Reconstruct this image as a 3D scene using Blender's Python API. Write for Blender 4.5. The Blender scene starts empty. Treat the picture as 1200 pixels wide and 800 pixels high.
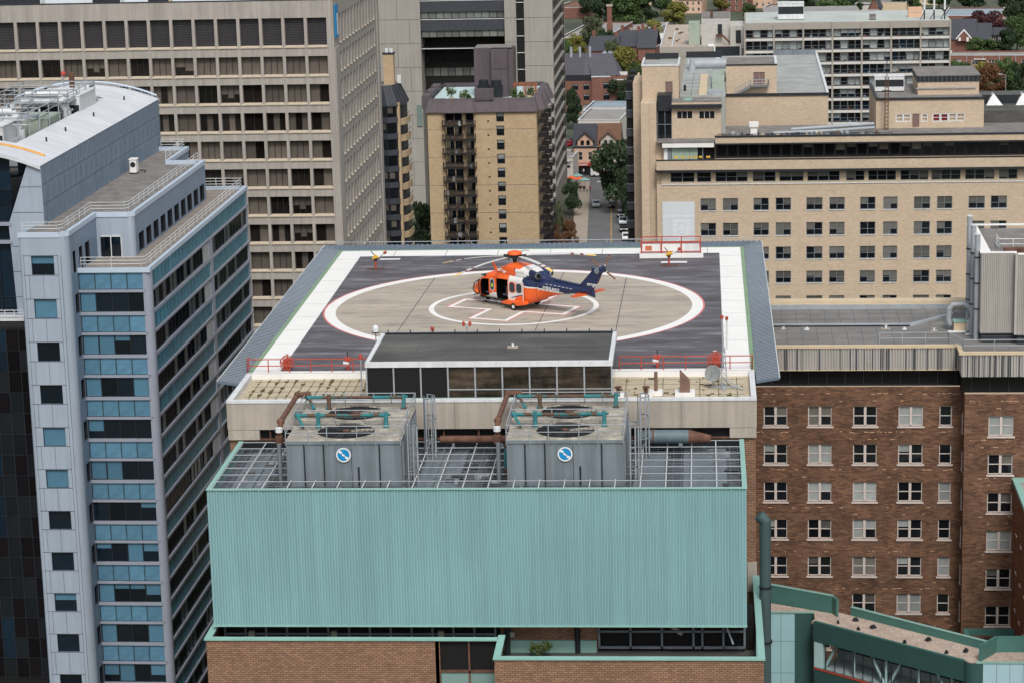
import bpy, math, random
from mathutils import Vector, Matrix
random.seed(7)
SC = bpy.context.scene
COL = SC.collection
R_ = math.radians
# ---------------------------------------------------------------- camera
CW = Vector((18.21, -231.74, 49.79))
PITCH, YAW, ROLL, FPX = R_(12.844), R_(4.552), R_(1.45), 2900.0
F = Vector((-math.sin(YAW)*math.cos(PITCH), math.cos(YAW)*math.cos(PITCH), -math.sin(PITCH)))
R0 = Vector((math.cos(YAW), math.sin(YAW), 0)); U0 = R0.cross(F)
RR = math.cos(ROLL)*R0 - math.sin(ROLL)*U0
UU = math.sin(ROLL)*R0 + math.cos(ROLL)*U0
cd = bpy.data.cameras.new('camera'); cam = bpy.data.objects.new('camera', cd); COL.objects.link(cam)
cd.sensor_width = 36; cd.lens = 36*FPX/1200; cd.clip_start = 1; cd.clip_end = 6000
m3 = Matrix((RR, UU, -F)).transposed(); cam.matrix_world = Matrix.Translation(CW) @ m3.to_4x4()
SC.camera = cam
GZ = -52.0
def ground_at(px, py, z=GZ):
    q = F*FPX + RR*(px-600) + UU*(400-py); t = (z-CW.z)/q.z
    return CW + q*t
# ---------------------------------------------------------------- materials
def S(r, g, b):
    f = lambda c: (c/255/12.92 if c/255 <= .04045 else ((c/255+.055)/1.055)**2.4)
    return (f(r), f(g), f(b), 1)
class NT:
    def __init__(s, m): s.t = m.node_tree; s.n = s.t.nodes; s.l = s.t.links
    def new(s, k, **kw):
        n = s.n.new(k)
        for a, v in kw.items(): setattr(n, a, v)
        return n
    def link(s, a, b): s.l.new(a, b)
MATS = {}
def mat(name, col, rough=.8, var=.15, scale=.6, streak=0., spec=.4, metal=0., rnd=0., fine=.0, bump=0., wear_reflect=None):
    m = bpy.data.materials.new(name); m.use_nodes = True; t = NT(m); b = t.n['Principled BSDF']
    b.inputs['Roughness'].default_value = rough; b.inputs['Metallic'].default_value = metal
    b.inputs['Specular IOR Level'].default_value = spec
    tc = t.new('ShaderNodeTexCoord'); cur = None
    def noise(sc, mp=None, det=5):
        v = tc.outputs['Object']
        if mp:
            q = t.new('ShaderNodeMapping'); q.inputs['Scale'].default_value = mp; t.link(v, q.inputs[0]); v = q.outputs[0]
        n = t.new('ShaderNodeTexNoise'); n.inputs['Scale'].default_value = sc; n.inputs['Detail'].default_value = det
        n.inputs['Roughness'].default_value = .62
        t.link(v, n.inputs['Vector']); return n.outputs['Fac']
    rgb = t.new('ShaderNodeRGB'); rgb.outputs[0].default_value = col; cur = rgb.outputs[0]
    def mul(fac, lo, hi, a=.3, c=.7):
        nonlocal cur
        mr = t.new('ShaderNodeMapRange'); mr.inputs[1].default_value = a; mr.inputs[2].default_value = c
        mr.inputs[3].default_value = lo; mr.inputs[4].default_value = hi; t.link(fac, mr.inputs[0])
        x = t.new('ShaderNodeVectorMath', operation='SCALE'); t.link(cur, x.inputs[0]); t.link(mr.outputs[0], x.inputs['Scale'])
        cur = x.outputs[0]
    if var: mul(noise(scale), 1-var, 1+var)
    if fine: mul(noise(6., det=3), 1-fine, 1+fine)
    if streak: mul(noise(1., (1.6, 1.6, .07), 6), 1-streak, 1+streak*.3, .35, .6)
    if wear_reflect: mul(noise(1., wear_reflect[0], 6), wear_reflect[1], wear_reflect[2], .38, .66)
    if len(wear_reflect or ()) > 3: mul(noise(1., wear_reflect[3], 9), 1., wear_reflect[4], .5, .68)
    if rnd:
        oi = t.new('ShaderNodeObjectInfo'); mul(oi.outputs['Random'], 1-rnd, 1+rnd, 0, 1)
    t.link(cur, b.inputs['Base Color'])
    if bump:
        bp = t.new('ShaderNodeBump'); bp.inputs['Strength'].default_value = bump; bp.inputs['Distance'].default_value = .05
        t.link(noise(5.), bp.inputs['Height']); t.link(bp.outputs[0], b.inputs['Normal'])
    MATS[name] = m; return m
def brick(name, c1, c2, mortar, bw=.4, rh=.16, ms=.018, var=.2, band=None, streak=.0, hs=1.):
    m = bpy.data.materials.new(name); m.use_nodes = True; t = NT(m); b = t.n['Principled BSDF']
    b.inputs['Roughness'].default_value = .9; b.inputs['Specular IOR Level'].default_value = .2
    tc = t.new('ShaderNodeTexCoord'); sp = t.new('ShaderNodeSeparateXYZ'); t.link(tc.outputs['Object'], sp.inputs[0])
    ad = t.new('ShaderNodeMath', operation='ADD'); t.link(sp.outputs[0], ad.inputs[0]); t.link(sp.outputs[1], ad.inputs[1])
    cb = t.new('ShaderNodeCombineXYZ'); t.link(ad.outputs[0], cb.inputs[0]); t.link(sp.outputs[2], cb.inputs[1])
    bt = t.new('ShaderNodeTexBrick'); t.link(cb.outputs[0], bt.inputs['Vector'])
    bt.inputs['Color1'].default_value = c1; bt.inputs['Color2'].default_value = c2; bt.inputs['Mortar'].default_value = mortar
    bt.inputs['Scale'].default_value = 1; bt.inputs['Brick Width'].default_value = bw; bt.inputs['Row Height'].default_value = rh
    bt.inputs['Mortar Size'].default_value = ms; bt.inputs['Mortar Smooth'].default_value = .3
    cur = bt.outputs['Color']
    def mul(sc, mp, lo, hi, a=.3, c=.7):
        nonlocal cur
        q = t.new('ShaderNodeMapping'); q.inputs['Scale'].default_value = mp; t.link(cb.outputs[0], q.inputs[0])
        n = t.new('ShaderNodeTexNoise'); n.inputs['Scale'].default_value = sc; n.inputs['Detail'].default_value = 6; n.inputs['Roughness'].default_value = .65
        t.link(q.outputs[0], n.inputs['Vector'])
        mr = t.new('ShaderNodeMapRange'); mr.inputs[1].default_value = a; mr.inputs[2].default_value = c
        mr.inputs[3].default_value = lo; mr.inputs[4].default_value = hi; t.link(n.outputs['Fac'], mr.inputs[0])
        x = t.new('ShaderNodeVectorMath', operation='SCALE'); t.link(cur, x.inputs[0]); t.link(mr.outputs[0], x.inputs['Scale']); cur = x.outputs[0]
        return n
    mul(.35, (1, 1, 1), 1-var, 1+var); mul(3.*hs, (.35, 2.2, 1), 1-var*1.2, 1+var*1.2)
    if streak: mul(1., (1.5, .07, 1), 1-streak, 1+streak*.3, .35, .6)
    if band:      # pale mineral bloom and repointed courses
        q = t.new('ShaderNodeMapping'); q.inputs['Scale'].default_value = (.5, 5., 1); t.link(cb.outputs[0], q.inputs[0])
        n = t.new('ShaderNodeTexNoise'); n.inputs['Scale'].default_value = 1.6; n.inputs['Detail'].default_value = 5; t.link(q.outputs[0], n.inputs['Vector'])
        mr = t.new('ShaderNodeMapRange'); mr.inputs[1].default_value = .64; mr.inputs[2].default_value = .76; mr.inputs[4].default_value = .75; t.link(n.outputs['Fac'], mr.inputs[0])
        mx = t.new('ShaderNodeMixRGB'); mx.inputs[2].default_value = band; t.link(mr.outputs[0], mx.inputs[0]); t.link(cur, mx.inputs[1]); cur = mx.outputs[0]
    t.link(cur, b.inputs['Base Color']); MATS[name] = m; return m
def glass(name, col, rough=.06, spec=.6, rnd=.3, ripple=.0):
    m = mat(name, col, rough, .25, .8, spec=spec, rnd=rnd)
    if ripple:
        t = NT(m); b = t.n['Principled BSDF']; tc = t.new('ShaderNodeTexCoord'); n = t.new('ShaderNodeTexNoise'); n.inputs['Scale'].default_value = .5
        n.inputs['Detail'].default_value = 2
        t.link(tc.outputs['Object'], n.inputs['Vector']); bp = t.new('ShaderNodeBump'); bp.inputs['Strength'].default_value = ripple; bp.inputs['Distance'].default_value = .1
        t.link(n.outputs['Fac'], bp.inputs['Height']); t.link(bp.outputs[0], b.inputs['Normal'])
    return m
def blotch(name, c1, c2, sc=1.2, lo=.5, hi=.56, rough=.75):
    m = mat(name, c1, rough, .3, 1.5, fine=.15); t = NT(m); b = t.n['Principled BSDF']; src = b.inputs['Base Color'].links[0].from_socket
    tc = t.new('ShaderNodeTexCoord'); n = t.new('ShaderNodeTexNoise'); n.inputs['Scale'].default_value = sc; n.inputs['Detail'].default_value = 6; t.link(tc.outputs['Object'], n.inputs['Vector'])
    mr = t.new('ShaderNodeMapRange'); mr.inputs[1].default_value = lo; mr.inputs[2].default_value = hi; t.link(n.outputs['Fac'], mr.inputs[0])
    mx = t.new('ShaderNodeMixRGB'); mx.inputs[2].default_value = c2; t.link(mr.outputs[0], mx.inputs[0]); t.link(src, mx.inputs[1]); t.link(mx.outputs[0], b.inputs['Base Color']); return m
# ---------------------------------------------------------------- mesh builder
class MB:
    def __init__(s, m=None): s.v = []; s.f = []; s.mi = []; s.ms = []; s.m = m; s.sm = []; s.pr = []
    def _m(s, m):
        m = m or s.m
        if m not in s.ms: s.ms.append(m)
        return s.ms.index(m)
    def add(s, vs, fs, m=None, smooth=False):
        k = len(s.v); s.v += [tuple(p) for p in vs]; i = s._m(m); s.pr.append((len(s.f), len(s.f)+len(fs)))
        for f in fs: s.f.append(tuple(k+j for j in f)); s.mi.append(i); s.sm.append(smooth)
        return s
    def quad(s, a, b, c, d, m=None): return s.add((a, b, c, d), ((0, 1, 2, 3),), m)
    def box(s, x0, x1, y0, y1, z0, z1, m=None):
        if x0 > x1: x0, x1 = x1, x0
        if y0 > y1: y0, y1 = y1, y0
        if z0 > z1: z0, z1 = z1, z0
        v = [(x, y, z) for z in (z0, z1) for x, y in ((x0, y0), (x1, y0), (x1, y1), (x0, y1))]
        return s.add(v, ((3, 2, 1, 0), (4, 5, 6, 7), (0, 1, 5, 4), (1, 2, 6, 5), (2, 3, 7, 6), (3, 0, 4, 7)), m)
    def prism(s, poly, z0, z1, m=None, mtop=None):
        n = len(poly); a = sum(poly[i][0]*poly[(i+1) % n][1]-poly[(i+1) % n][0]*poly[i][1] for i in range(n))
        if a < 0: poly = poly[::-1]
        v = [(x, y, z0) for x, y in poly]+[(x, y, z1) for x, y in poly]
        s.add(v, [(i, (i+1) % n, (i+1) % n+n, i+n) for i in range(n)]+[tuple(range(n-1, -1, -1))], m)
        return s.add([(x, y, z1) for x, y in poly], [tuple(range(n))], mtop or m)
    def ext(s, poly, ax, a, b, m=None):
        """extrude a closed outline given in the two other axes along axis ax from a to b"""
        n = len(poly)
        def P(p, t): return (t, p[0], p[1]) if ax == 'x' else ((p[0], t, p[1]) if ax == 'y' else (p[0], p[1], t))
        v = [P(p, a) for p in poly]+[P(p, b) for p in poly]
        return s.add(v, [(i, (i+1) % n, (i+1) % n+n, i+n) for i in range(n)]+[tuple(range(n-1, -1, -1)), tuple(range(n, 2*n))], m)
    def cyl(s, p0, p1, r, m=None, n=10, r1=None, smooth=True):
        p0 = Vector(p0); p1 = Vector(p1); d = (p1-p0).normalized(); r1 = r if r1 is None else r1
        a = d.orthogonal().normalized(); b = d.cross(a); v = []
        for p, q in ((p0, r), (p1, r1)):
            v += [p+(a*math.cos(2*math.pi*i/n)+b*math.sin(2*math.pi*i/n))*q for i in range(n)]
        s.add(v, [(i, (i+1) % n, (i+1) % n+n, i+n) for i in range(n)], m, smooth)
        return s.add(v, [tuple(range(n-1, -1, -1)), tuple(range(n, 2*n))], m)
    def tube(s, pts, r, m=None, n=6):
        for a, b in zip(pts[:-1], pts[1:]): s.cyl(a, b, r, m, n)
        return s
    def ball(s, c, r, m=None, n=10, sz=1.):
        v = []; k = n//2+1
        for i in range(k):
            t = math.pi*i/(k-1)
            for j in range(n): v.append((c[0]+r*math.sin(t)*math.cos(2*math.pi*j/n), c[1]+r*math.sin(t)*math.sin(2*math.pi*j/n), c[2]+r*sz*math.cos(t)))
        return s.add(v, [(i*n+j, i*n+n+j, i*n+n+(j+1) % n, i*n+(j+1) % n) for i in range(k-1) for j in range(n)], m, True)
    def mesh(s, name):
        me = bpy.data.meshes.new(name); me.from_pydata(s.v, [], s.f)
        for m in s.ms: me.materials.append(m)
        me.polygons.foreach_set('material_index', s.mi); me.polygons.foreach_set('use_smooth', s.sm); me.update(); return me
    def build(s, name, parent=None, loc=(0, 0, 0), rz=0):
        return link(name, s.mesh(name), parent, loc, rz)
def split(mb, name, parent=None, gap=.12):
    """one object per group of touching pieces"""
    B = []
    for f0, f1 in mb.pr:
        vs = [mb.v[i] for f in mb.f[f0:f1] for i in f]; B.append([min(v[k] for v in vs)-gap for k in range(3)]+[max(v[k] for v in vs) for k in range(3)])
    n = len(B); par = list(range(n))
    def fd(i):
        while par[i] != i: i = par[i]
        return i
    for i in range(n):
        for j in range(i):
            if all(B[i][k] <= B[j][k+3] and B[j][k] <= B[i][k+3] for k in range(3)): par[fd(i)] = fd(j)
    out = []
    for r in sorted({fd(i) for i in range(n)}):
        q = MB(mb.m); used = {}
        for i in range(n):
            if fd(i) != r: continue
            for fi in range(*mb.pr[i]):
                idx = []
                for v in mb.f[fi]:
                    if v not in used: used[v] = len(q.v); q.v.append(mb.v[v])
                    idx.append(used[v])
                q.f.append(tuple(idx)); q.mi.append(q._m(mb.ms[mb.mi[fi]])); q.sm.append(mb.sm[fi])
        out.append(q.build(name, parent))
    return out
def link(name, me, parent=None, loc=(0, 0, 0), rz=0):
    o = bpy.data.objects.new(name, me); COL.objects.link(o); o.parent = parent; o.location = loc; o.rotation_euler[2] = rz; return o
def tag(o, label=None, cat=None, group=None, kind=None):
    if label: o['label'] = label
    if cat: o['category'] = cat
    if group: o['group'] = group
    if kind: o['kind'] = kind
    return o
def thing(name, label, cat, loc=(0, 0, 0), rz=0, group=None, scale=1):
    o = link(name, None, None, loc, rz); o.scale = (scale,)*3; return tag(o, label, cat, group)
def struct(name, mb): return tag(mb.build(name), kind='structure')
def copy_tree(o, parent=None):
    c = o.copy(); COL.objects.link(c); c.parent = parent
    for ch in [q for q in bpy.data.objects if q.parent == o and q != c]: copy_tree(ch, c)
    return c
# a wall with real holes; P maps (u, depth, z) to a point
def front(y0): return lambda u, d, z: (u, y0+d, z)
def side(x0): return lambda u, d, z: (x0-d, u, z)       # faces +X, u runs along +Y
def lside(x0): return lambda u, d, z: (x0+d, -u, z)     # faces -X, u runs along -Y
def wall(mb, P, u0, u1, z0, z1, holes, dep=.3, m=None, mr=None, back=True):
    us = sorted({u0, u1} | {round(h[i], 4) for h in holes for i in (0, 1)}); zs = sorted({z0, z1} | {round(h[i], 4) for h in holes for i in (2, 3)})
    us = [u for u in us if u0 <= u <= u1]; zs = [z for z in zs if z0 <= z <= z1]
    for k in range(len(zs)-1):
        zc = (zs[k]+zs[k+1])/2; run = None
        row = [h for h in holes if h[2] < zc < h[3]]
        for i in range(len(us)-1):
            uc = (us[i]+us[i+1])/2; hole = any(h[0] < uc < h[1] for h in row)
            if not hole and run is None: run = us[i]
            if (hole or i == len(us)-2) and run is not None:
                e = us[i] if hole else us[i+1]
                mb.quad(P(run, 0, zs[k]), P(e, 0, zs[k]), P(e, 0, zs[k+1]), P(run, 0, zs[k+1]), m); run = None
    for a, b, c, d in holes:
        mb.quad(P(a, 0, c), P(b, 0, c), P(b, dep, c), P(a, dep, c), mr or m)
        mb.quad(P(a, dep, d), P(b, dep, d), P(b, 0, d), P(a, 0, d), mr or m)
        mb.quad(P(a, 0, c), P(a, dep, c), P(a, dep, d), P(a, 0, d), mr or m)
        mb.quad(P(b, 0, c), P(b, 0, d), P(b, dep, d), P(b, dep, c), mr or m)
        if back: mb.quad(P(a, dep, c), P(b, dep, c), P(b, dep, d), P(a, dep, d), mr or m)
def place(root, items, name='window', cap=100):
    """items: (mesh, loc, rz, submeshes); first `cap` become parts, the rest one part"""
    for me, loc, rz, sub in items[:cap]:
        o = link(name, me, root, loc, rz)
        for n, sm in sub: link(n, sm, o)
    rest = items[cap:]
    if rest:
        mb = MB()
        for me, loc, rz, sub in rest:
            M = Matrix.Translation(loc) @ Matrix.Rotation(rz, 4, 'Z')
            for q in [me]+[x[1] for x in sub]:
                vs = [M @ v.co for v in q.vertices]
                for p in q.polygons: mb.add([vs[i] for i in p.vertices], [tuple(range(len(p.vertices)))], q.materials[p.material_index])
        tag(mb.build(name, root), kind='stuff')
WC = {}
def win(w, h, dep=.12, fr=.06, vx=(.5,), hz=(), mf=None, mg=None, blind=None, bh=1., curt=0):
    """one window: glass set at dep, a frame with mullions, blinds or curtains behind the pane"""
    key = (round(w, 2), round(h, 2), dep, fr, vx, hz, mf, mg, blind, bh, curt)
    if key in WC: return WC[key]
    b = MB(mg); y = dep
    xs = [0]+[w*t for t in vx]+[w]
    b.quad((0, y, 0), (w, y, 0), (w, y, h), (0, y, h), mg)
    if blind:
        for i in range(len(xs)-1):
            hh = bh if isinstance(bh, (int, float)) else bh[i % len(bh)]
            if hh > 0: b.quad((xs[i]+fr*.6, y-.012, h*(1-hh)), (xs[i+1]-fr*.6, y-.012, h*(1-hh)), (xs[i+1]-fr*.6, y-.012, h), (xs[i]+fr*.6, y-.012, h), blind)
    if curt:
        n = int(w/.35)
        for i in range(n):
            if (i*7+int(w*10)) % 5 < curt: b.quad((w*i/n, y-.015, 0), (w*(i+.9)/n, y-.02, 0), (w*(i+.9)/n, y-.02, h), (w*i/n, y-.015, h), blind)
    f = MB(mf); q = dep-.07
    f.box(0, fr, q, q+.06, 0, h); f.box(w-fr, w, q, q+.06, 0, h); f.box(fr, w-fr, q, q+.06, 0, fr); f.box(fr, w-fr, q, q+.06, h-fr, h)
    for t in vx: f.box(w*t-fr/2, w*t+fr/2, q-.004, q+.056, fr, h-fr)
    for t in hz: f.box(fr, w-fr, q+.004, q+.05, h*t-fr*.4, h*t+fr*.4)
    WC[key] = (b.mesh('window'), f.mesh('frame')); return WC[key]
def rail(mb, pts, h=1.1, nr=3, r=.03, step=1.5, m=None):
    for a, b in zip(pts[:-1], pts[1:]):
        a = Vector(a); b = Vector(b); L = (b-a).length; n = max(1, int(L/step))
        for i in range(nr): z = Vector((0, 0, h*(i+1)/nr)); mb.cyl(a+z, b+z, r, m, 5)
        for i in range(n+1): p = a.lerp(b, i/n); mb.cyl(p, p+Vector((0, 0, h)), r, m, 5)
FONT = None
def text(body, size, m, parent, loc, rot, name='lettering', ext=.004, align='LEFT', sx=1.):
    c = bpy.data.curves.new(name, 'FONT'); c.body = body; c.size = size; c.extrude = ext; c.align_x = align
    c.offset = size*.012
    o = bpy.data.objects.new(name, c); COL.objects.link(o)
    dg = bpy.context.evaluated_depsgraph_get(); me = bpy.data.meshes.new_from_object(o.evaluated_get(dg)); bpy.data.objects.remove(o)
    me.materials.clear(); me.materials.append(m); o = bpy.data.objects.new(name, me); COL.objects.link(o)
    o.parent = parent; o.location = loc; o.rotation_euler = rot; o.scale = (sx, 1, 1); return o
# ---------------------------------------------------------------- world and light
W = bpy.data.worlds.new('World'); SC.world = W; W.use_nodes = True; t = NT(W); bg = t.n['Background']
sk = t.new('ShaderNodeTexSky'); sk.sky_type = 'NISHITA'; sk.sun_disc = False
SUN_EL, SUN_AZ = 50, 168     # azimuth of the sun measured from +Y clockwise: behind the camera, slightly to its right
sk.sun_elevation = R_(SUN_EL); sk.sun_rotation = R_(SUN_AZ); sk.dust_density = 4; sk.air_density = 1.4
hs = t.new('ShaderNodeHueSaturation'); hs.inputs['Saturation'].default_value = .42
t.link(sk.outputs[0], hs.inputs['Color']); t.link(hs.outputs[0], bg.inputs[0]); bg.inputs[1].default_value = .12
sl = bpy.data.lights.new('sun', 'SUN'); sl.energy = 1.5; sl.angle = R_(12); sl.color = (1, .97, .92)
so = bpy.data.objects.new('sun', sl); COL.objects.link(so)
sd = Vector((math.sin(R_(SUN_AZ))*math.cos(R_(SUN_EL)), math.cos(R_(SUN_AZ))*math.cos(R_(SUN_EL)), math.sin(R_(SUN_EL))))
so.rotation_euler = sd.to_track_quat('Z', 'Y').to_euler(); so.location = (0, 0, 200)
SC.view_settings.view_transform = 'Standard'; SC.view_settings.look = 'None'; SC.view_settings.exposure = .3; SC.view_settings.gamma = 1
SC.render.engine = 'CYCLES'
# ---------------------------------------------------------------- palette
white = mat('white_paint', S(222, 222, 220), .7, .05, .4, fine=.03)
whitem = mat('white_metal', S(205, 208, 210), .5, .06, .5, streak=.12)
roofw = mat('white_roofing', S(196, 200, 205), .75, .07, .3, wear_reflect=((.1, 1.5, 1), .9, 1.06))
asph = mat('dark_deck', S(84, 82, 87), .85, .22, .12, fine=.16, wear_reflect=((.06, .45, 1), .75, 1.35, (.22, .9, 1), 2.2))
conc = mat('deck_concrete', S(166, 157, 145), .9, .1, .15, fine=.14, wear_reflect=((.08, .4, 1), .9, 1.08, (.3, .8, 1), .72))
mint = mat('mint_metal', S(132, 172, 164), .6, .08, .5)
green = mat('green_edge', S(120, 146, 118), .8, .08, .5)
redp = mat('red_paint', S(168, 70, 56), .6, .12, 1.)
pink = mat('faded_red_line', S(196, 116, 116), .85, .3, 1.)
netg = mat('blue_grey_metal', S(92, 104, 116), .55, .12, .6, fine=.08)
grey = mat('grey_metal', S(112, 122, 130), .6, .1, .6, streak=.2)
galv = mat('galvanised_steel', S(150, 156, 162), .5, .12, .8)
dark = mat('dark_metal', S(34, 38, 44), .5, .2, .6)
black = mat('black_opening', S(9, 9, 11), .7, 0)
beamc = mat('beam_concrete', S(164, 156, 146), .9, .08, .5, streak=.16, fine=.05)
paver = mat('paver', S(176, 164, 142), .9, .12, .7, fine=.1)
moss = mat('moss', S(84, 78, 46), 1, .3, 2.)
membrane = mat('dark_roofing', S(76, 76, 74), .85, .22, .25, fine=.14, wear_reflect=((.08, .5, 1), .8, 1.25, (.15, .4, 1), 1.5))
rust = mat('rusty_steel', S(96, 68, 56), .9, .4, 1.5)
tealp = blotch('teal_pipe', S(42, 112, 118), S(84, 66, 52), 1.3, .52, .58)

teal = mat('teal_cladding', S(128, 166, 170), .5, .06, .08, streak=.09)
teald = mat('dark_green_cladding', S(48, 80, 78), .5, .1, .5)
brickh = brick('hospital_brick', S(156, 120, 96), S(130, 98, 80), S(92, 76, 66), .42, .17, .03, .1)
brickb = brick('brown_brick', S(121, 89, 69), S(82, 60, 49), S(98, 80, 69), .6, .16, .02, .34, band=S(184, 150, 122), hs=2.2)
beige = brick('beige_brick', S(196, 178, 156), S(184, 164, 142), S(170, 156, 140), .45, .18, .02, .05)
beige2 = brick('buff_brick', S(186, 164, 134), S(172, 149, 118), S(158, 142, 120), .5, .2, .02, .06)
redb = brick('red_brick', S(132, 90, 78), S(114, 76, 66), S(118, 96, 86), .5, .2, .02, .14)
officec = mat('office_concrete', S(160, 154, 148), .9, .07, .4, streak=.18, fine=.05)
greyc = mat('tower_concrete', S(150, 146, 140), .9, .06, .2, streak=.1, fine=.03)
panel = mat('grey_panel', S(150, 162, 176), .45, .05, .4, streak=.08)
panel_shade = mat('shaded_grey_panel', S(118, 136, 156), .45, .06, .4, streak=.1)  # grey_panel darkened: shade painted in for right-hand faces and window reveals
ledge = mat('ledge_metal', S(140, 146, 160), .4, .05, .5)
gdark = glass('dark_glass', S(22, 25, 30), .05, .5)
gblue = glass('blue_glass', S(14, 30, 44), .05, .5, .4, .15)
gteal = glass('teal_spandrel', S(84, 124, 148), .12, .5, .12)
gtealm = glass('teal_mirror', S(70, 128, 148), .25, .5, .2, .1)
vw0 = glass('tower_side_window', S(15, 20, 26), .06, .5, .4, .12)
blindw = mat('pale_blind', S(136, 142, 142), .5, .1, 1., rnd=.25)
blindd = mat('dim_blind', S(92, 90, 86), .5, .15, 1., rnd=.4)
blindt = mat('teal_blind', S(74, 112, 134), .3, .08, 1., rnd=.15)
pwhite = mat('window_white', S(192, 182, 176), .6, .05)
seam = mat('joint', S(70, 74, 80), .9, 0)
for m_, i_ in ((gtealm, 1.18), (vw0, 1.05)):
    m_.node_tree.nodes['Principled BSDF'].inputs['IOR'].default_value = i_
# ================================================================ helipad tower
def ring(mb, cx, cy, r0, r1, z, m, n=160):
    v = []
    for i in range(n):
        a = 2*math.pi*i/n; v += [(cx+r0*math.cos(a), cy+r0*math.sin(a), z), (cx+r1*math.cos(a), cy+r1*math.sin(a), z)]
    mb.add(v, [(2*i, 2*i+1, (2*i+3) % (2*n), (2*i+2) % (2*n)) for i in range(n)], m)
XL, XR, YN, YF = -20.85, 22.15, -25.6, 30.3
H = thing('hospital_tower', 'hospital tower whose flat roof carries the dark helipad deck with white circle and border', 'building', (0, 0, 0))
b = MB(brickh); wall(b, front(-35.0), XL-.35, XR+.2, GZ, -3.35, []); b.quad((XR+.2, -35, GZ), (XR+.2, 30, GZ), (XR+.2, 30, -1), (XR+.2, -35, -1)); b.quad((XL-.35, 30, GZ), (XL-.35, -35, GZ), (XL-.35, -35, -1), (XL-.35, 30, -1)); b.quad((XR+.2, 30, GZ), (XL-.35, 30, GZ), (XL-.35, 30, -1), (XR+.2, 30, -1)); b.build('wall', H)
b = MB(asph); b.box(XL, XR, YN, YF, -1.2, 0); b.build('helipad_deck', H)
b = MB(conc); n = 160; cx, cy = -.05, .9
b.add([(cx+17.3*math.cos(2*math.pi*i/n), cy+17.3*math.sin(2*math.pi*i/n), .004) for i in range(n)], [tuple(range(n))]); b.build('touchdown_slab', H)
b = MB(white); ring(b, cx, cy, 17.15, 18.2, .009, white); ring(b, cx, cy, 18.2, 18.38, .009, pink); b.build('landing_circle', H)
b = MB(white); ring(b, cx, cy, 7.7, 8.2, .009, white); b.build('inner_circle', H)
b = MB(white); a = R_(-19.5); ca, sa = math.cos(a), math.sin(a)
arm, hw, w = 6.15, 2.0, .42
def crossloop(e): return [(-arm-e, -hw-e), (-arm-e, hw+e), (-hw-e, hw+e), (-hw-e, arm+e), (hw+e, arm+e), (hw+e, hw+e), (arm+e, hw+e), (arm+e, -hw-e), (hw+e, -hw-e), (hw+e, -arm-e), (-hw-e, -arm-e), (-hw-e, -hw-e)]
def band(e0, e1, z, m):
    A = crossloop(e0); B = crossloop(e1); q = lambda p: (cx+ca*p[0]-sa*p[1], cy+sa*p[0]+ca*p[1], z)
    for i in range(12): j = (i+1) % 12; b.quad(q(A[i]), q(A[j]), q(B[j]), q(B[i]), m)
band(-.45, 0, .009, white); band(0, .15, .009, pink); b.build('landing_cross', H)
b = MB(white)
b.box(XL, -18.5, YN, YF, .0, .012); b.box(19.9, XR, YN, YF, 0, .012); b.box(-18.5, 19.9, 27.25, YF, 0, .012); b.box(-18.5, 19.9, YN, -24.9, 0, .012)
b.box(-16.2, -14.0, 25.3, 25.9, 0, .012); b.box(13.8, 16.5, 22.0, 22.7, 0, .012); b.build('white_border', H)
b = MB(seam)     # slab joints
for x0, y0, x1, y1 in ((3.9, 17.6, 2.4, -16.1), (10.4, 14.6, 10.1, -12.9), (-9.2, 15.4, -10.2, -13.2), (-17, 3, 17, 3.2), (-15.8, -6.5, 15.6, -6.4), (-14.9, 9.6, 15, 9.9)):
    d = Vector((x1-x0, y1-y0, 0)).normalized(); nn = Vector((-d.y, d.x, 0))*.04
    b.quad((x0-nn.x, y0-nn.y, .007), (x1-nn.x, y1-nn.y, .007), (x1+nn.x, y1+nn.y, .007), (x0+nn.x, y0+nn.y, .007))
for i in range(9): y = -20+i*5.7; b.box(19.95, 22.1, y, y+.05, .012, .014); b.box(XL+.1, -18.55, y, y+.05, .012, .014)
for i in range(7): x = -15+i*5.6; b.box(x, x+.05, 27.3, 30.2, .012, .014)
b.build('deck_joints', H)
b = MB(green); g = .38
b.box(XL-g, XL-.003, YN, YF+g, -.5, .03); b.box(XR+.003, XR+g, YN, YF+g, -.5, .03); b.box(XL, XR, YF+.003, YF+g, -.5, .03); b.build('green_kerb', H)
# sheet-metal safety apron round three sides, ribbed across
b = MB(netg); A0, A1, rise = .4, 2.35, .32
def apron(P, L):
    n = int(L/.55)
    for i in range(n):
        u0, u1 = L*i/n, L*(i+.5)/n; u2 = L*(i+1)/n
        for (a, za), (c, zc) in (((u0, 0), (u1, .1)), ((u1, .1), (u2, 0))):
            b.quad(P(a, A0, -.12+za), P(c, A0, -.12+zc), P(c, A1, -.12+rise+zc), P(a, A1, -.12+rise+za))
            b.quad(P(a, A0, -.2), P(a, A1, -.2+rise), P(c, A1, -.2+rise), P(c, A0, -.2))
    b.quad(P(0, A1, -.12+rise), P(L, A1, -.12+rise), P(L, A1, -.3+rise), P(0, A1, -.3+rise)); b.quad(P(0, A0, -.12), P(0, A1, -.12+rise), P(0, A1, -.3+rise), P(0, A0, -.3))
apron(lambda u, d, z: (XL-d, -29.2+u, z), YF+29.2+.4); apron(lambda u, d, z: (XR+d, -29.2+u, z), YF+29.2+.4)
apron(lambda u, d, z: (XL-A1+u, YF+d, z), XR-XL+2*A1)
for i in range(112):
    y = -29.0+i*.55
    for xa, xb in ((XL-A0, XL-A1), (XR+A0, XR+A1)): b.add([(xa, y, -.01), (xb, y, rise-.01), (xb, y+.07, rise-.01), (xa, y+.07, -.01)], [(0, 1, 2, 3)], whitem)  # thin pale lines painted as highlights, since even light hides the ribs
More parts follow.
